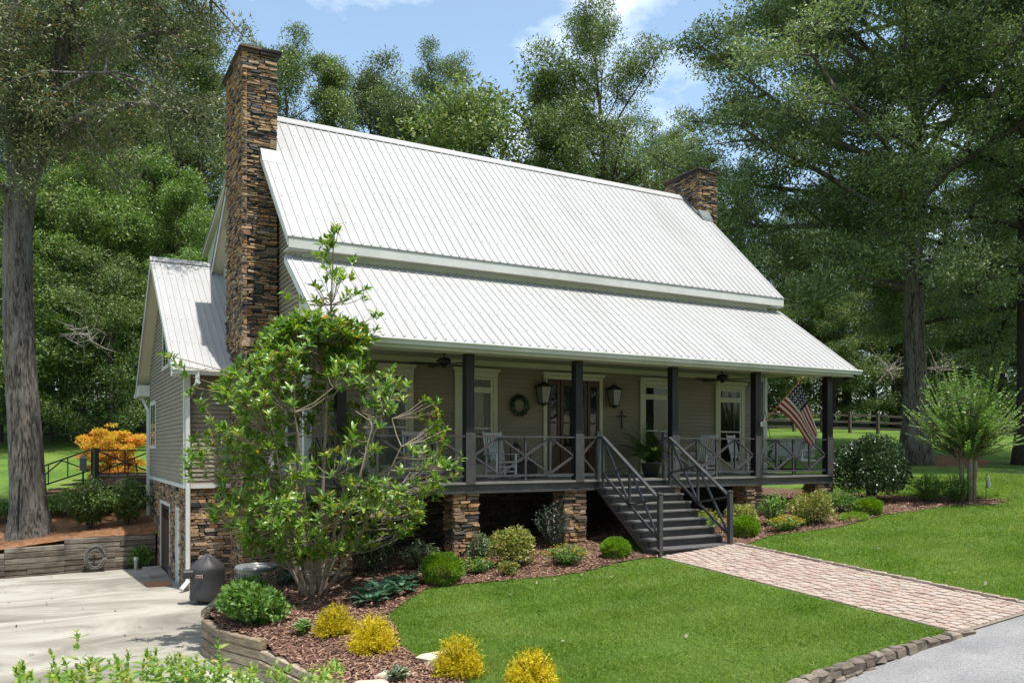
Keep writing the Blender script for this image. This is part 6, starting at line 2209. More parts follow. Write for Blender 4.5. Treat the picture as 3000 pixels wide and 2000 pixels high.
# ---- shrubs
def shrub(name, label, X, Y, rx, ry, h, n, Ln, mat, asp=.5, mode='mound', z=None, group=None, lobes=16, fill=.45, cat='shrub', wood_mat=None, lift=.12, up=.3, rough_=.28):
    z = g1(X, Y) if z is None else z
    t = thing(name, label, cat, (X, Y, z), group)
    sm = MB()
    if mode == 'mound':                      # a heap of smaller leafy clumps of different sizes
        kc = 15
        cd = rdir(kc, .25, .8)
        cr = rng.uniform(.30, .50, kc)
        cc = cd * (1 - cr)[:, None] * rng.uniform(.75, 1.15, kc)[:, None]
        cc[0] = (0, 0, .1); cr[0] = .62
        w_i = cr ** 2 / (cr ** 2).sum()
        i_ = rng.choice(kc, n, p=w_i)
        q = rdir(n, .15, 1.0)
        rad = cr[i_] * (1 - fill * rng.uniform(0, 1, n) ** 2.2) * rng.uniform(.94, 1.10, n)
        U_ = cc[i_] + q * rad[:, None]
        P = np.stack([U_[:, 0] * rx, U_[:, 1] * ry, h * (.46 + .54 * U_[:, 2])], 1)
        P[:, 2] = np.where(P[:, 2] < .03, rng.uniform(.02, .2, n) * h, P[:, 2])
        D = unit(q * .6 + unit(U_) * .3 + rdir(n) * .75 + np.array([0, 0, .15]))
        Nn = unit(q * .6 + rdir(n) * .6 + np.array([0, 0, up]))
    elif mode == 'needle':                   # dense rounded bush of short needle sprays
        q = rdir(n, .2, 1.0)
        lob = rdir(40, .4, .8)
        dots = q @ lob.T
        bump = (np.exp((dots - 1) * 40)).max(1)
        rad = (.86 + .16 * bump) * (1 - .22 * rng.uniform(0, 1, n) ** 2)
        P = np.stack([q[:, 0] * rx * rad, q[:, 1] * ry * rad, h * .44 + q[:, 2] * h * .56 * rad], 1)
        P[:, 2] = np.where(P[:, 2] < .02, rng.uniform(.01, .15, n) * h, P[:, 2])
        D = unit(q + rdir(n) * .55 + np.array([0, 0, .35]))
        Nn = rdir(n)
    elif mode == 'thread':                   # arching threads of a golden cypress
        ns = n // 22
        P, D, Nn = [], [], []
        for k in range(ns):
            a = rng.uniform(0, 2 * np.pi); el = np.arccos(rng.uniform(0, 1)) ; el = np.pi / 2 - el
            d0_ = np.array([math.cos(a) * math.cos(el) * rx, math.sin(a) * math.cos(el) * ry, math.sin(el) * h * .80 + .10 * h])
            rr_ = rng.uniform(.80, 1.10)
            tt = np.linspace(.35, 1.0, 22)[:, None]
            pts = d0_ * tt * rr_ + np.array([0, 0, -.18 * h]) * (tt - .55) ** 2 * (1 if math.sin(el) < .7 else -.4) + rng.normal(0, .012, (22, 3))
            pts[:, 2] = np.maximum(pts[:, 2], .02)
            P.append(pts)
            dd = np.gradient(pts, axis=0)
            D.append(unit(dd) + rng.normal(0, .45, (22, 3)))
            Nn.append(rdir(22))
        P, D, Nn = np.concatenate(P), unit(np.concatenate(D)), np.concatenate(Nn)
    else:                                    # 'shoots': upright or arching leafy shoots
        k_ = 16
        ns = n // k_
        P, D, Nn = [], [], []
        for k in range(ns):
            a = rng.uniform(0, 2 * np.pi); rr_ = rng.uniform(0, 1) ** .6
            tip = np.array([math.cos(a) * rx * rr_, math.sin(a) * ry * rr_, h * (1.02 - .42 * rr_ ** 2) * rng.uniform(.75, 1.1)])
            b0 = tip * np.array([.22, .22, 0])
            tt = np.linspace(.15, 1, k_)[:, None]
            pts = b0 + (tip - b0) * tt + np.array([0, 0, .18 * h]) * np.sin(tt * np.pi) * .5
            if k % 6 == 0: sm.tube(pts[::5], .006, 4, caps=False)
            P.append(pts + rng.normal(0, .012, (k_, 3)))
            ax = unit((tip - b0)[None])
            sidev = unit(np.cross(ax, rdir(k_)))
            D.append(unit(sidev + ax * .5)); Nn.append(unit(rdir(k_) * .5 + np.array([0, 0, .8])))
        P, D, Nn = np.concatenate(P), np.concatenate(D), np.concatenate(Nn)
    n = len(P)
    L_ = Ln * rng.uniform(.65, 1.25, n)
    V, F = leaf_simple(P, D, Nn, L_, L_ * asp * .5)
    me = mesh_from(V, F, 'foliage')
    link_mesh('foliage', me, mat, t)
    for k in range(9):
        a = k * .7 + rng.uniform(0, .4)
        top_ = np.array([math.cos(a) * rx * .62, math.sin(a) * ry * .62, h * .72])
        sm.tube(np.array([(math.cos(a) * .03, math.sin(a) * .03, -.06), top_ * np.array([.3, .3, .45]), top_]), [.018 * min(1.6, h), .013 * min(1.6, h), .006], 5, caps=False)
    me = mb_mesh(sm, 'stems')
    link_mesh('stems', me, wood_mat or M['bark_d'], t)
    return t


M['lf_ball'] = leafmat('bright_yew_leaf', [(0, (0.050, 0.105, 0.010)), (.5, (0.105, 0.205, 0.018)), (1, (0.185, 0.30, 0.035))], rough=.5, trans=.35, big=.15, bigscale=3, gain=1.4)
M['lf_gold'] = leafmat('gold_thread_leaf', [(0, (0.22, 0.19, 0.010)), (.35, (0.42, 0.36, 0.014)), (.75, (0.58, 0.49, 0.022)), (1, (0.70, 0.58, 0.06))], rough=.6, trans=.35, spec=.2, big=.2, bigscale=4, gain=0.95)
M['lf_var'] = leafmat('variegated_leaf', [(0, (0.060, 0.105, 0.018)), (.35, (0.15, 0.20, 0.040)), (.7, (0.30, 0.32, 0.075)), (.9, (0.42, 0.40, 0.13)), (1, (0.34, 0.16, 0.06))], rough=.5, trans=.3, big=.2, bigscale=3, gain=0.95)
M['lf_grey'] = leafmat('grey_green_leaf', [(0, (0.035, 0.065, 0.025)), (.5, (0.085, 0.125, 0.055)), (1, (0.19, 0.22, 0.13))], rough=.4, trans=.25, big=.2, bigscale=2, gain=1.30)
M['lf_green'] = leafmat('fresh_green_leaf', [(0, (0.035, 0.085, 0.014)), (.5, (0.075, 0.155, 0.026)), (.9, (0.130, 0.220, 0.050)), (1, (0.20, 0.28, 0.09))], rough=.42, trans=.32, spec=.5, big=.2, bigscale=2, gain=1.40)
M['lf_holly'] = leafmat('dark_glossy_leaf', [(0, (0.010, 0.024, 0.007)), (.55, (0.024, 0.050, 0.013)), (.9, (0.048, 0.080, 0.026)), (1, (0.13, 0.16, 0.09))], rough=.28, trans=.15, spec=.7, big=.2, bigscale=2, gain=1.50)
M['lf_purple'] = leafmat('blue_green_red_leaf', [(0, (0.022, 0.045, 0.030)), (.6, (0.055, 0.090, 0.065)), (.88, (0.11, 0.14, 0.11)), (1, (0.20, 0.05, 0.06))], rough=.45, trans=.2, big=.15, bigscale=3)
M['lf_flower'] = leafmat('yellow_flower_petal', [(0, (0.60, 0.36, 0.012)), (.5, (0.78, 0.55, 0.02)), (1, (0.85, 0.68, 0.08))], rough=.6, trans=.3, spec=.2, gain=0.75)
M['lf_white'] = leafmat('white_flower_petal', [(0, (0.62, 0.62, 0.60)), (1, (0.78, 0.78, 0.76))], rough=.6, trans=.2, spec=.2, gain=0.75)
M['lf_orange'] = leafmat('orange_maple_leaf', [(0, (0.28, 0.30, 0.025)), (.4, (0.45, 0.36, 0.035)), (.75, (0.55, 0.31, 0.06)), (1, (0.60, 0.25, 0.10))], rough=.55, trans=.42, spec=.25, big=.5, bigscale=.8, gain=1.05)
M['lf_hosta'] = leafmat('blue_hosta_leaf', [(0, (0.030, 0.085, 0.045)), (.5, (0.055, 0.125, 0.070)), (1, (0.085, 0.165, 0.095))], rough=.42, trans=.2, spec=.45, big=.15, bigscale=3)
M['lf_mag'] = leafmat('magnolia_leaf', [(0, (0.035, 0.090, 0.012)), (.35, (0.072, 0.150, 0.018)), (.7, (0.130, 0.215, 0.026)), (.95, (0.215, 0.270, 0.055)), (1, (0.36, 0.24, 0.03))], rough=.34, trans=.34, spec=.55, big=.2, bigscale=1.2, gain=1.40)
M['lf_young'] = leafmat('young_shrub_leaf', [(0, (0.060, 0.130, 0.018)), (.45, (0.125, 0.205, 0.035)), (.8, (0.20, 0.26, 0.055)), (1, (0.27, 0.23, 0.06))], rough=.42, trans=.40, spec=.45, big=.2, bigscale=3, gain=1.35)

for i, (X, Y, r_, h, lb) in enumerate([(-1.28, -1.45, .41, .60, 'largest round bright green bush at the lawn edge left of the stairs'), (2.66, -1.75, .31, .42, 'small round bright green bush beside the left stair stringer'),
                                       (6.33, -1.88, .33, .50, 'round bright green bush just right of the stair newel post'), (10.86, -1.80, .36, .45, 'round bright green bush right of the big variegated shrub')]):
    shrub('round_bush', lb, X, Y, r_, r_, h, int(9000 * r_ / .4), .07, M['lf_ball'], asp=.24, mode='needle', group='round bright green bushes')
for i, (X, Y, r_, h, lb) in enumerate([(-4.04, -3.45, .33, .50, 'golden yellow cypress bush furthest from the camera, beside the white flowers'), (-3.83, -4.62, .36, .58, 'golden yellow cypress bush at the lawn corner of the mulch bed'),
                                       (-3.22, -6.25, .34, .58, 'golden yellow cypress bush beside the stepping stones'), (-2.66, -7.2, .33, .52, 'golden yellow cypress bush cut off by the bottom picture edge')]):
    shrub('gold_cypress', lb, X, Y, r_, r_, h, 9500, .05, M['lf_gold'], asp=.26, mode='thread', group='golden yellow cypress bushes')
shrub('variegated_shrub', 'large yellow-green variegated shrub left of the stairs between the stone piers', .48, -1.05, .60, .55, .90, 4200, .066, M['lf_var'], asp=.6, group='variegated shrubs')
shrub('variegated_shrub', 'large yellow-green variegated shrub in front of the right porch end', 8.62, -1.95, .68, .55, .88, 4200, .066, M['lf_var'], asp=.6, group='variegated shrubs')
shrub('variegated_shrub', 'small variegated shrub at the foot of the larger one left of the stairs', .02, -1.75, .24, .22, .30, 800, .055, M['lf_var'], asp=.6, group='variegated shrubs')
shrub('leafy_shrub', 'grey-green loose shrub beside the dark bush left of the first pier', -1.15, .0, .50, .42, .58, 1700, .06, M['lf_grey'], asp=.5, mode='shoots')
shrub('leafy_shrub', 'pale green shrub in front of the first visible stone pier', .28, .05, .42, .38, .60, 2000, .058, M['lf_grey'], asp=.55)
shrub('leafy_shrub', 'dark blue-green shrub with red tips before the second stone pier', 2.15, -.05, .50, .42, 1.0, 1700, .06, M['lf_purple'], asp=.45, mode='shoots')
shrub('leafy_shrub', 'pale green shrub behind the round bush right of the stairs', 6.95, -1.25, .46, .42, .72, 2300, .058, M['lf_var'], asp=.55)
shrub('leafy_shrub', 'upright pale green shrub behind the yellow flowers right of the stairs', 7.85, -1.35, .42, .40, .85, 1900, .058, M['lf_green'], asp=.55, mode='shoots')
shrub('leafy_shrub', 'green shrub between the variegated shrub and the big holly', 10.6, -1.15, .46, .42, .66, 2200, .062, M['lf_green'], asp=.55)
shrub('holly_bush', 'big rounded dark glossy holly at the right end of the porch', 12.75, -.45, 1.15, 1.1, 1.95, 17000, .08, M['lf_holly'], asp=.6, fill=.35)
shrub('leafy_shrub', 'mid green shrub at the right foot of the big holly', 13.75, -1.5, .55, .5, .80, 2400, .068, M['lf_green'], asp=.5, mode='shoots')
shrub('leafy_shrub', 'leafy green shrub below the young tree', 14.1, -2.15, .6, .5, .75, 2600, .068, M['lf_green'], asp=.5, mode='shoots')
shrub('leafy_shrub', 'dark see-through shrub in the shade behind the magnolia stems', -2.05, .25, .75, .65, 1.6, 3400, .062, M['lf_holly'], asp=.5)
shrub('leafy_shrub', 'dark shrub below the porch corner left of the loose grey one', -2.7, .6, .5, .5, 1.0, 2000, .06, M['lf_holly'], asp=.5, mode='shoots')
shrub('leafy_shrub', 'dense fresh green shrub spilling over the timber wall corner', -4.95, -1.85, .58, .72, .78, 4600, .095, M['lf_green'], asp=.62, z=-.62, fill=.5)
shrub('leafy_shrub', 'dark green shrub growing against the air conditioner', -4.62, .15, .45, .55, .72, 2200, .085, M['lf_green'], asp=.6, z=-.72)
shrub('leafy_shrub', 'dark green shrub between the magnolia stems and the air conditioner', -3.7, .55, .42, .42, .7, 1700, .07, M['lf_holly'], asp=.5, z=-.6, mode='shoots')
# flowers
def flowers(name, label, X, Y, rx, ry, h, n_leaf, n_fl, fl_mat, fl, group, leafm='lf_green'):
    t = shrub(name, label, X, Y, rx, ry, h, n_leaf, .06, M[leafm], asp=.42, mode='shoots', group=group, cat='flowers')
    q = rng.uniform(-1, 1, (n_fl * 3, 2)); q = q[(q ** 2).sum(1) < 1][:n_fl]
    P = np.stack([q[:, 0] * rx, q[:, 1] * ry, h * (1.03 - .38 * (q ** 2).sum(1)) * rng.uniform(.8, 1.12, len(q))], 1)
    k = len(P)
    Pp = np.repeat(P, 6, 0)
    a = np.tile(np.arange(6) / 6 * 2 * np.pi, k)
    D = unit(np.stack([np.cos(a), np.sin(a), np.full(len(a), .25)], 1))
    V, F = leaf_simple(Pp, D, np.tile([0, 0, 1.0], (len(a), 1)), np.full(len(a), fl), np.full(len(a), fl * .42))
    tag(link_mesh('blossoms', mesh_from(V, F), fl_mat, t), kind='stuff')


flowers('coreopsis', 'yellow flower patch in front of the second stone pier left of the stairs', 1.42, -1.72, .55, .42, .42, 2400, 120, M['lf_flower'], .024, 'yellow flower patches')
flowers('coreopsis', 'small yellow flower patch beside the largest round bush', -.35, -1.15, .4, .32, .32, 1300, 34, M['lf_flower'], .024, 'yellow flower patches')
flowers('coreopsis', 'dense yellow flower patch right of the stairs', 7.55, -2.02, .62, .32, .36, 2000, 260, M['lf_flower'], .026, 'yellow flower patches')
flowers('coreopsis', 'yellow flowers seen through the right stair railing', 5.95, -1.0, .42, .5, .55, 1600, 90, M['lf_flower'], .026, 'yellow flower patches')
flowers('white_flowers', 'small white-flowered plant beside the golden cypress in the mulch', -4.45, -3.05, .15, .15, .22, 600, 14, M['lf_white'], .02, 'small white-flowered plants')
flowers('white_flowers', 'small white-flowered plant at the bottom picture edge', -3.98, -6.0, .17, .16, .2, 600, 14, M['lf_white'], .02, 'small white-flowered plants', 'lf_grey')
shrub('ground_cover', 'tuft of light grass by the big variegated shrub right of the stairs', 9.9, -2.1, .45, .22, .16, 900, .12, M['lf_ball'], asp=.12, mode='needle')

# shrubs on the bank by the back deck
shrub('leafy_shrub', 'bright green twiggy shrub on the pine straw bank nearer the oak', -6.85, 14.1, .95, .8, 1.55, 5200, .10, M['lf_bright'], asp=.5, mode='shoots')
shrub('leafy_shrub', 'bright green twiggy shrub on the pine straw bank beside the wing', -5.75, 13.9, .8, .75, 1.45, 4600, .10, M['lf_bright'], asp=.5, mode='shoots')
for k, (X, Y, r_, h, lb) in enumerate([(-8.35, 17.0, 1.0, .75, 'low green shrub behind the oak trunk on the bank'), (-7.3, 16.6, .8, .9, 'leafy shrub at the foot of the deck stair rail'), (-9.6, 16.8, .9, .8, 'low shrub left of the deck stair'), (-6.7, 15.9, .7, 1.0, 'dark shrub under the corner of the back deck'),
                                       (-10.6, 14.3, .9, .5, 'low shrub at the left picture edge above the dark timber wall'), (-11.3, 17.4, 1.2, 1.2, 'shaded shrub at the left edge beside the oak')]):
    shrub('bank_shrub', lb, X, Y, r_, r_, h, 3200, .09, M['lf_green'], asp=.5, group='shrubs on the bank')
t = shrub('vine', 'green vine trailing down the dark timber wall by the downspout', -5.45, 12.55, .42, .16, .75, 1500, .07, M['lf_green'], asp=.6, z=-1.35, cat='vine')

# orange maple
X, Y = at(325, 33.5)
w3, V3, F3 = tree_mesh(2.0, .25, 1.35, 22, 8, 130, .085, .07, 31, 'round', flat=.35, clump=.33, rise=.3)
t = thing('maple_tree', 'small orange and yellow maple behind the back deck', 'tree', (X, Y, g1(X, Y) - .1))
wo = w3.build('trunk', M['bark_d'], None, True); wo.parent = t
link_mesh('crown', mesh_from(V3, F3), M['lf_orange'], t)

# young tree with arching sprays at the right
X, Y = 14.55, -2.2
z = g1(X, Y)
t = thing('young_tree', 'young vase-shaped tree with long arching leafy sprays at the right', 'tree', (X, Y, z))
wd = MB(); Ps, Ds, Ns = [], [], []
for k in range(5):
    a = k * 1.26 + .3
    st = np.array([(.14 * math.cos(a), .14 * math.sin(a), -.1), (.17 * math.cos(a), .17 * math.sin(a), .6), (.20 * math.cos(a), .20 * math.sin(a), 1.25), (.42 * math.cos(a), .42 * math.sin(a), 2.1)])
    wd.tube(st, [.07, .06, .05, .03], 8)
for k in range(300):
    a = rng.uniform(0, 2 * np.pi)
    f = rng.uniform(0, 1) ** 1.15
    el = math.radians(86 - 76 * f)
    L_ = rng.uniform(.75, 1.95) * (1.25 - .38 * f)
    st = np.array([.25 * math.cos(a), .25 * math.sin(a), rng.uniform(1.15, 1.8)])
    br = curve(st, (math.cos(a) * math.cos(el), math.sin(a) * math.cos(el), math.sin(el)), L_, (0, 0, .25 - .15 * f), 8, .05)
    wd.tube(br, np.linspace(.014, .004, 9), 4, caps=False)
    m_ = 46
    tt = np.linspace(.12, 1, m_)
    for ax_ in range(1):
        pts = np.stack([np.interp(tt * 8, np.arange(9), br[:, c_]) for c_ in range(3)], 1)
        ax = unit(np.gradient(pts, axis=0))
        sd = unit(np.cross(ax, np.array([0, 0, 1.0]))) * np.where(np.arange(m_) % 2 == 0, 1, -1)[:, None]
        Ps.append(pts); Ds.append(unit(sd + ax * .45 + rng.normal(0, .2, (m_, 3)))); Ns.append(unit(np.array([0, 0, 1.0]) + rng.normal(0, .3, (m_, 3))))
Ps, Ds, Ns = np.concatenate(Ps), np.concatenate(Ds), np.concatenate(Ns)
V, F = leaf_simple(Ps, Ds, Ns, rng.uniform(.065, .115, len(Ps)), rng.uniform(.020, .034, len(Ps)))
link_mesh('trunk', mb_mesh(wd, 'trunk'), M['bark_l'], t, True)
link_mesh('crown', mesh_from(V, F), M['lf_green'], t)

# ---- hostas
for k in range(7):
    X, Y = [(-2.95, -1.75), (-2.55, -1.55), (-2.65, -2.0), (-2.2, -1.35), (-2.25, -1.8), (-1.95, -1.35), (-3.0, -2.2)][k]
    z = g1(X, Y) + .02
    t = thing('hosta', ['blue-green hosta nearest the magnolia stems', 'blue-green hosta in the middle of the patch towards the house', 'blue-green hosta in the middle of the patch towards the lawn', 'blue-green hosta at the house side of the right end of the patch',
                          'blue-green hosta at the lawn side of the right end of the patch', 'rightmost blue-green hosta of the patch', 'blue-green hosta closest to the golden cypress'][k], 'hosta', (X, Y, z), 'hostas')
    n_ = 20
    for j in range(n_):
        a = j * 2.4 + rng.uniform(0, .5)
        el = rng.uniform(.25, .95)
        D = np.array([[math.cos(a) * math.cos(el), math.sin(a) * math.cos(el), math.sin(el) * .8]])
        P = D * rng.uniform(.04, .16) + np.array([[0, 0, .06]])
        V, F = leaf_fine(P, unit(D), np.array([[-math.cos(a) * .5, -math.sin(a) * .5, 1.0]]), [rng.uniform(.20, .30)], [rng.uniform(.07, .10)], 2.2)
        link_mesh('leaf', mesh_from(V, F), M['lf_hosta'], t, True)

# ---- multi-stemmed magnolia in front of the house corner
mx_, my_ = -3.62, -0.75
mz = g1(mx_, my_)
t = thing('magnolia_tree', 'multi-stemmed bright green magnolia in front of the left house corner', 'tree', (mx_, my_, mz))
wd = MB()
stems = []
for k, (a, tilt, L_) in enumerate([(2.6, .35, 3.6), (2.1, .2, 4.6), (3.6, .45, 3.4), (.3, .55, 3.6), (-.2, .72, 3.3), (5.2, .4, 3.2), (1.2, .3, 4.2), (4.2, .3, 3.6), (0, .02, 7.05), (.9, .55, 3.4), (-.6, .40, 3.8), (2.9, .6, 3.2)]):
    tilt *= .82
    d_ = np.array([math.cos(a) * math.sin(tilt), math.sin(a) * math.sin(tilt), math.cos(tilt)])
    pts = curve((.16 * math.cos(a) * rng.uniform(.4, 1), .16 * math.sin(a) * rng.uniform(.4, 1), -.1), d_, L_, (0, 0, .25) if k != 8 else (0, 0, .6), 8, .035 if k != 8 else .012)
    r0 = rng.uniform(.034, .050)
    wd.tube(pts, np.linspace(r0, .012, 9), 8, caps=False)
    stems.append(pts)
leader = stems[8]
SP_ = np.concatenate([np.stack([np.interp(np.linspace(0, 8, 40), np.arange(9), s_[:, c_]) for c_ in range(3)], 1)[8:] for s_ in stems])
# whorl positions: an uneven egg of foliage plus sparse tiers round the leader
Wp = []
lobes_ = rdir(26, 0, .9); lam = rng.uniform(.70, 1.22, 26)
def prof_r(z_):
    return np.interp(z_, [.75, 1.2, 1.8, 2.5, 3.3, 4.0, 4.7, 5.4], [1.1, 1.9, 2.45, 2.85, 2.65, 2.05, 1.30, .6])


def mag_point():
    z_ = rng.uniform(.8, 5.2); a_ = rng.uniform(0, 2 * np.pi)
    q = np.array([math.cos(a_), math.sin(a_), (z_ - 2.9) / 2.4]); q /= np.linalg.norm(q)
    wgt = np.exp((lobes_ @ q - 1) * 12)
    f_ = (wgt * lam).sum() / wgt.sum() * (1 - .75 * rng.uniform() ** 1.8)
    return np.array([math.cos(a_) * prof_r(z_) * f_, math.sin(a_) * prof_r(z_) * .78 * f_, z_])


clus = np.array([mag_point() for _ in range(120)])
while len(Wp) < 1500:
    p = mag_point()
    if p[2] < 1.25 and math.hypot(p[0], p[1]) < .7: continue
    if ((clus - p) ** 2).sum(1).min() > .42 ** 2: continue
    Wp.append(p)
for z_ in (4.95, 5.2, 5.45, 5.7, 6.0, 6.3, 6.55, 6.8):
    n_ = 11 if z_ < 5.6 else (7 if z_ < 6.1 else 4)
    for k in range(n_):
        a = rng.uniform(0, 2 * np.pi); r_ = rng.uniform(.25, 1.2) * max(.12, (7.1 - z_) / 2.2)
        lx = np.interp(z_, leader[:, 2], leader[:, 0]); ly = np.interp(z_, leader[:, 2], leader[:, 1])
        Wp.append(np.array([lx + math.cos(a) * r_, ly + math.sin(a) * r_, z_ + rng.normal(0, .08) + r_ * .25]))
for _ in range(3): Wp.append(leader[-1] + rng.normal(0, .05, 3))
# two long side shoots: towards the wing roof and along the porch
for (tx_, tz_, n_) in ((-2.55, 4.45, 9), (2.55, 2.15, 8)):
    for k in range(n_):
        f = k / (n_ - 1)
        Wp.append(np.array([tx_ * (.78 + .24 * f), -.2 + rng.normal(0, .18), tz_ * (.80 + .2 * f) + rng.normal(0, .12)]))
Wp = np.array(Wp)
lat = Wp[rng.choice(1500, 130, replace=False)] * np.array([.62, .62, 1]) + np.array([0, 0, -.35])
for p in lat:
    j = np.argmin(((SP_ - p) ** 2).sum(1) + (SP_[:, 2] > p[2]) * 2)
    wd.tube(np.array([SP_[j], (SP_[j] + p) / 2 + np.array([0, 0, -.06]), p]), [.018, .014, .010], 5, caps=False)
nodes = np.concatenate([lat, SP_[::3]])
ends = []
for p in Wp:
    c_ = ((nodes - p) ** 2).sum(1) + (nodes[:, 2] > p[2] - .05) * 1.5
    j = np.argmin(c_)
    wd.tube(np.array([nodes[j], (nodes[j] + p) / 2 + np.array([0, 0, -.05]), p]), [.009, .007, .005], 4, caps=False)
    ends.append(unit((p - nodes[j])[None])[0])
ends = np.array(ends)
Ps, Ds, Ns = [], [], []
for p, e in zip(Wp, ends):
    n_ = rng.integers(8, 14)
    ax = unit((e * .6 + np.array([0, 0, .75]) + rng.normal(0, .2, 3))[None])[0]
    R = rot_to(ax)
    a = np.arange(n_) * 2.4 + rng.uniform(0, 6)
    sp = rng.uniform(.45, 1.25, n_)
    D = (np.cos(a) * np.sin(sp))[:, None] * R[:, 0] + (np.sin(a) * np.sin(sp))[:, None] * R[:, 1] + np.cos(sp)[:, None] * ax
    Ps.append(p - ax * rng.uniform(0, .12, n_)[:, None]); Ds.append(unit(D)); Ns.append(unit(ax * .9 - D * .3 + rng.normal(0, .25, (n_, 3))))
Ps, Ds, Ns = np.concatenate(Ps), np.concatenate(Ds), np.concatenate(Ns)
Ln = rng.uniform(.12, .21, len(Ps))
V, F = leaf_fine(Ps, Ds, Ns, Ln, Ln * rng.uniform(.135, .175, len(Ps)), 1.6)
link_mesh('trunk', mb_mesh(wd, 'trunk'), M['bark_l'], t, True)
near = np.argsort((Ps @ FW) - Ln * 8)[:220]
rest_mask = np.ones(len(Ps), bool); rest_mask[near] = False
V8 = V.reshape(-1, 8, 3)
for j in near:
    link_mesh('leaf', mesh_from(V8[j], LEAF8F.copy()), M['lf_mag'], t, True)
kr = np.where(rest_mask)[0]
Vr = V8[kr].reshape(-1, 3)
tag(link_mesh('crown', mesh_from(Vr, (np.arange(len(kr))[:, None, None] * 8 + LEAF8F[None]).reshape(-1, 3)), M['lf_mag'], t, True), kind='stuff')

# ---- shrub tops in the near foreground, bottom left
fx, fy = at(520, 4.6)
fz = -1.05
t = thing('foreground_shrub', 'young leafy shrub tips along the bottom left picture edge', 'shrub', (fx, fy, fz))
Ps, Ds, Ns, Ls = [], [], [], []
wd = MB()
tips = []
for k in range(150):
    px_ = rng.uniform(40, 1010); d_ = rng.uniform(4.2, 5.3)
    ty = 2010 - rng.uniform(0, 95) * (1 - .25 * abs(px_ - 520) / 500)
    tips.append((px_, d_, ty))
for px_, d_, ty in [(225, 4.4, 1852), (150, 4.5, 1910), (375, 4.6, 1912), (455, 4.5, 1895), (430, 4.7, 1910), (490, 4.6, 1925), (640, 4.4, 1882), (665, 4.6, 1962), (740, 4.5, 1965), (345, 4.5, 1940), (265, 4.5, 1930), (560, 4.6, 1950), (45, 4.5, 1960), (320, 4.7, 1940)]:
    tips.append((px_, d_, ty))
for px_, d_, ty in tips:
    X, Y = at(px_, d_)
    tip = np.array((X - fx, Y - fy, zpx(ty, d_) - fz))
    base = np.array((tip[0] * .45 + rng.normal(0, .05), tip[1] * .45 + rng.normal(0, .05), 0.05))
    mid = base * .4 + tip * .6 + np.array([rng.normal(0, .05), rng.normal(0, .05), .1])
    tt = np.linspace(0, 1, 24)[:, None]
    pts = base * (1 - tt) ** 2 + mid * 2 * tt * (1 - tt) + tip * tt ** 2
    wd.tube(pts[::3], np.linspace(.008, .002, 8), 5, caps=False)
    tl = np.concatenate([np.linspace(.72, .98, 9), np.linspace(.97, 1.0, 4)])
    for q_, f in enumerate(tl):
        i0 = min(22, int(f * 23)); fr = f * 23 - i0
        p = pts[i0] * (1 - fr) + pts[i0 + 1] * fr
        ax = unit((pts[-1] - pts[-4])[None])[0]
        R = rot_to(ax)
        for s_ in (0, math.pi):
            a = q_ * 1.57 + s_ + rng.normal(0, .25)
            sp = rng.uniform(.9, 1.3) if q_ < 9 else rng.uniform(.25, .7)
            D = math.cos(a) * math.sin(sp) * R[:, 0] + math.sin(a) * math.sin(sp) * R[:, 1] + math.cos(sp) * ax
            Ps.append(p); Ds.append(D); Ns.append(ax + rng.normal(0, .2, 3)); Ls.append((.064 if q_ < 9 else .032) * rng.uniform(.7, 1.2))
Ps, Ds, Ns, Ls = np.array(Ps), unit(np.array(Ds)), unit(np.array(Ns)), np.array(Ls)
V, F = leaf_fine(Ps, Ds, Ns, Ls, Ls * .27, 1.2)
link_mesh('stems', mb_mesh(wd, 'stems'), M['lf_green'], t, True)
tag(link_mesh('foliage', mesh_from(V, F), M['lf_young'], t, True), kind='stuff')

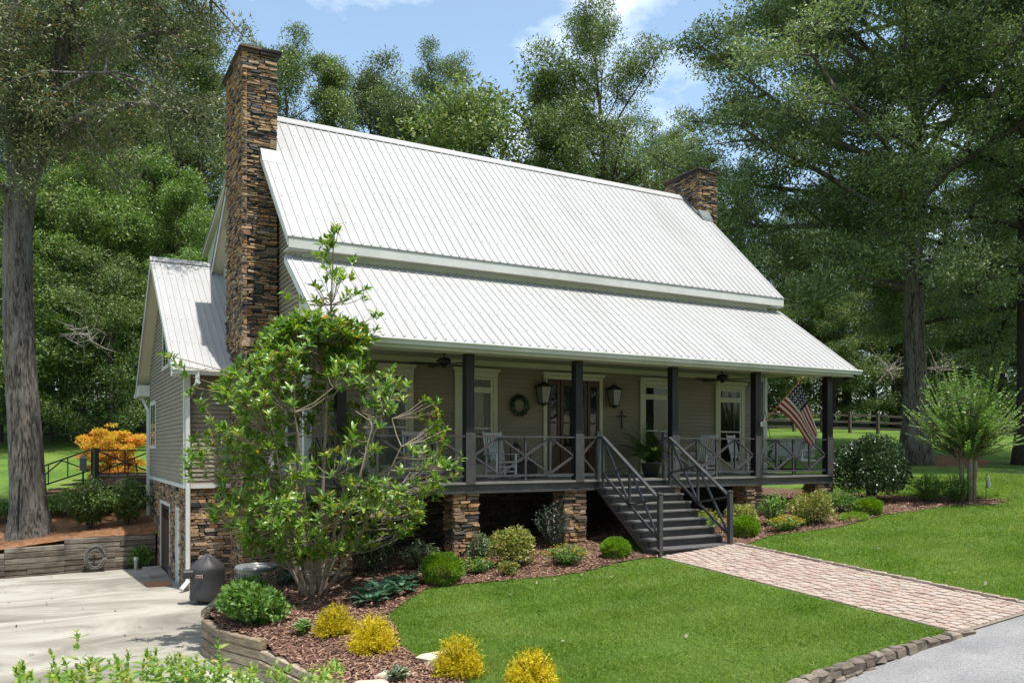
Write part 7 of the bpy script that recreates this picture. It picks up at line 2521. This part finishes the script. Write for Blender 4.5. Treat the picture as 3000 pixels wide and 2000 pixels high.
# ---- porch plants: fern in a pot, wreath
X, Y = 5.85, 1.0
t = thing('potted_fern', 'large green fern in a pot on the porch right of the door', 'potted plant', (X, Y, DK))
MB().lathe([(.15, 0), (.20, .08), (.24, .28), (.26, .36), (.22, .36), (.2, .30)], (X, Y, DK), 18).build('pot', M['terracotta'], t, True)
M['lf_fern'] = leafmat('fern_frond', [(0, (0.055, 0.125, 0.025)), (.6, (0.115, 0.22, 0.045)), (1, (0.19, 0.29, 0.08))], rough=.5, trans=.3, big=.2, bigscale=4)
for k in range(70):
    a = k * 2.4 + rng.normal(0, .2); f = rng.uniform(0, 1)
    el = math.radians(82 - 45 * f)
    br = curve((0, 0, .32), (math.cos(a) * math.cos(el), math.sin(a) * math.cos(el), math.sin(el)), rng.uniform(1.15, 1.6), (math.cos(a) * .5, math.sin(a) * .5, -.95), 9, .04)
    tt = np.linspace(.12, 1, 60)
    pts = np.stack([np.interp(tt * 9, np.arange(10), br[:, c_]) for c_ in range(3)], 1)
    ax = unit(np.gradient(pts, axis=0))
    sd = unit(np.cross(ax, np.array([0, 0, 1.0]))) * np.where(np.arange(60) % 2 == 0, 1, -1)[:, None]
    Lp = .15 * np.sin(np.pi * (tt * .85 + .12)) ** .7 + .01
    V, F = leaf_simple(pts, unit(sd + ax * .25), np.tile([0, 0, 1.0], (60, 1)), Lp, np.full(60, .021))
    link_mesh('frond', mesh_from(V, F), M['lf_fern'], t)
t = thing('wreath', 'round dark leafy wreath on the porch wall left of the door', 'wreath', (2.57, 2.25, 3.5))
MB().tube([(2.57 + .20 * math.cos(a), 2.25, 3.5 + .20 * math.sin(a)) for a in np.linspace(0, 2 * math.pi, 25)], .025, 6).build('ring', M['bark_d'], t)
n_ = 1100
a = rng.uniform(0, 2 * np.pi, n_)
P = np.stack([.20 * np.cos(a), -.01 + rng.normal(0, .025, n_), .20 * np.sin(a)], 1) + rng.normal(0, .022, (n_, 3)) * np.array([1, .5, 1])
D = unit(np.stack([np.cos(a) - np.sin(a) * .8, np.full(n_, -.5), np.sin(a) + np.cos(a) * .8], 1) + rng.normal(0, .5, (n_, 3)))
V, F = leaf_simple(P, D, rdir(n_), rng.uniform(.05, .10, n_), rng.uniform(.010, .018, n_))
link_mesh('foliage', mesh_from(V, F), M['lf_holly'], t)
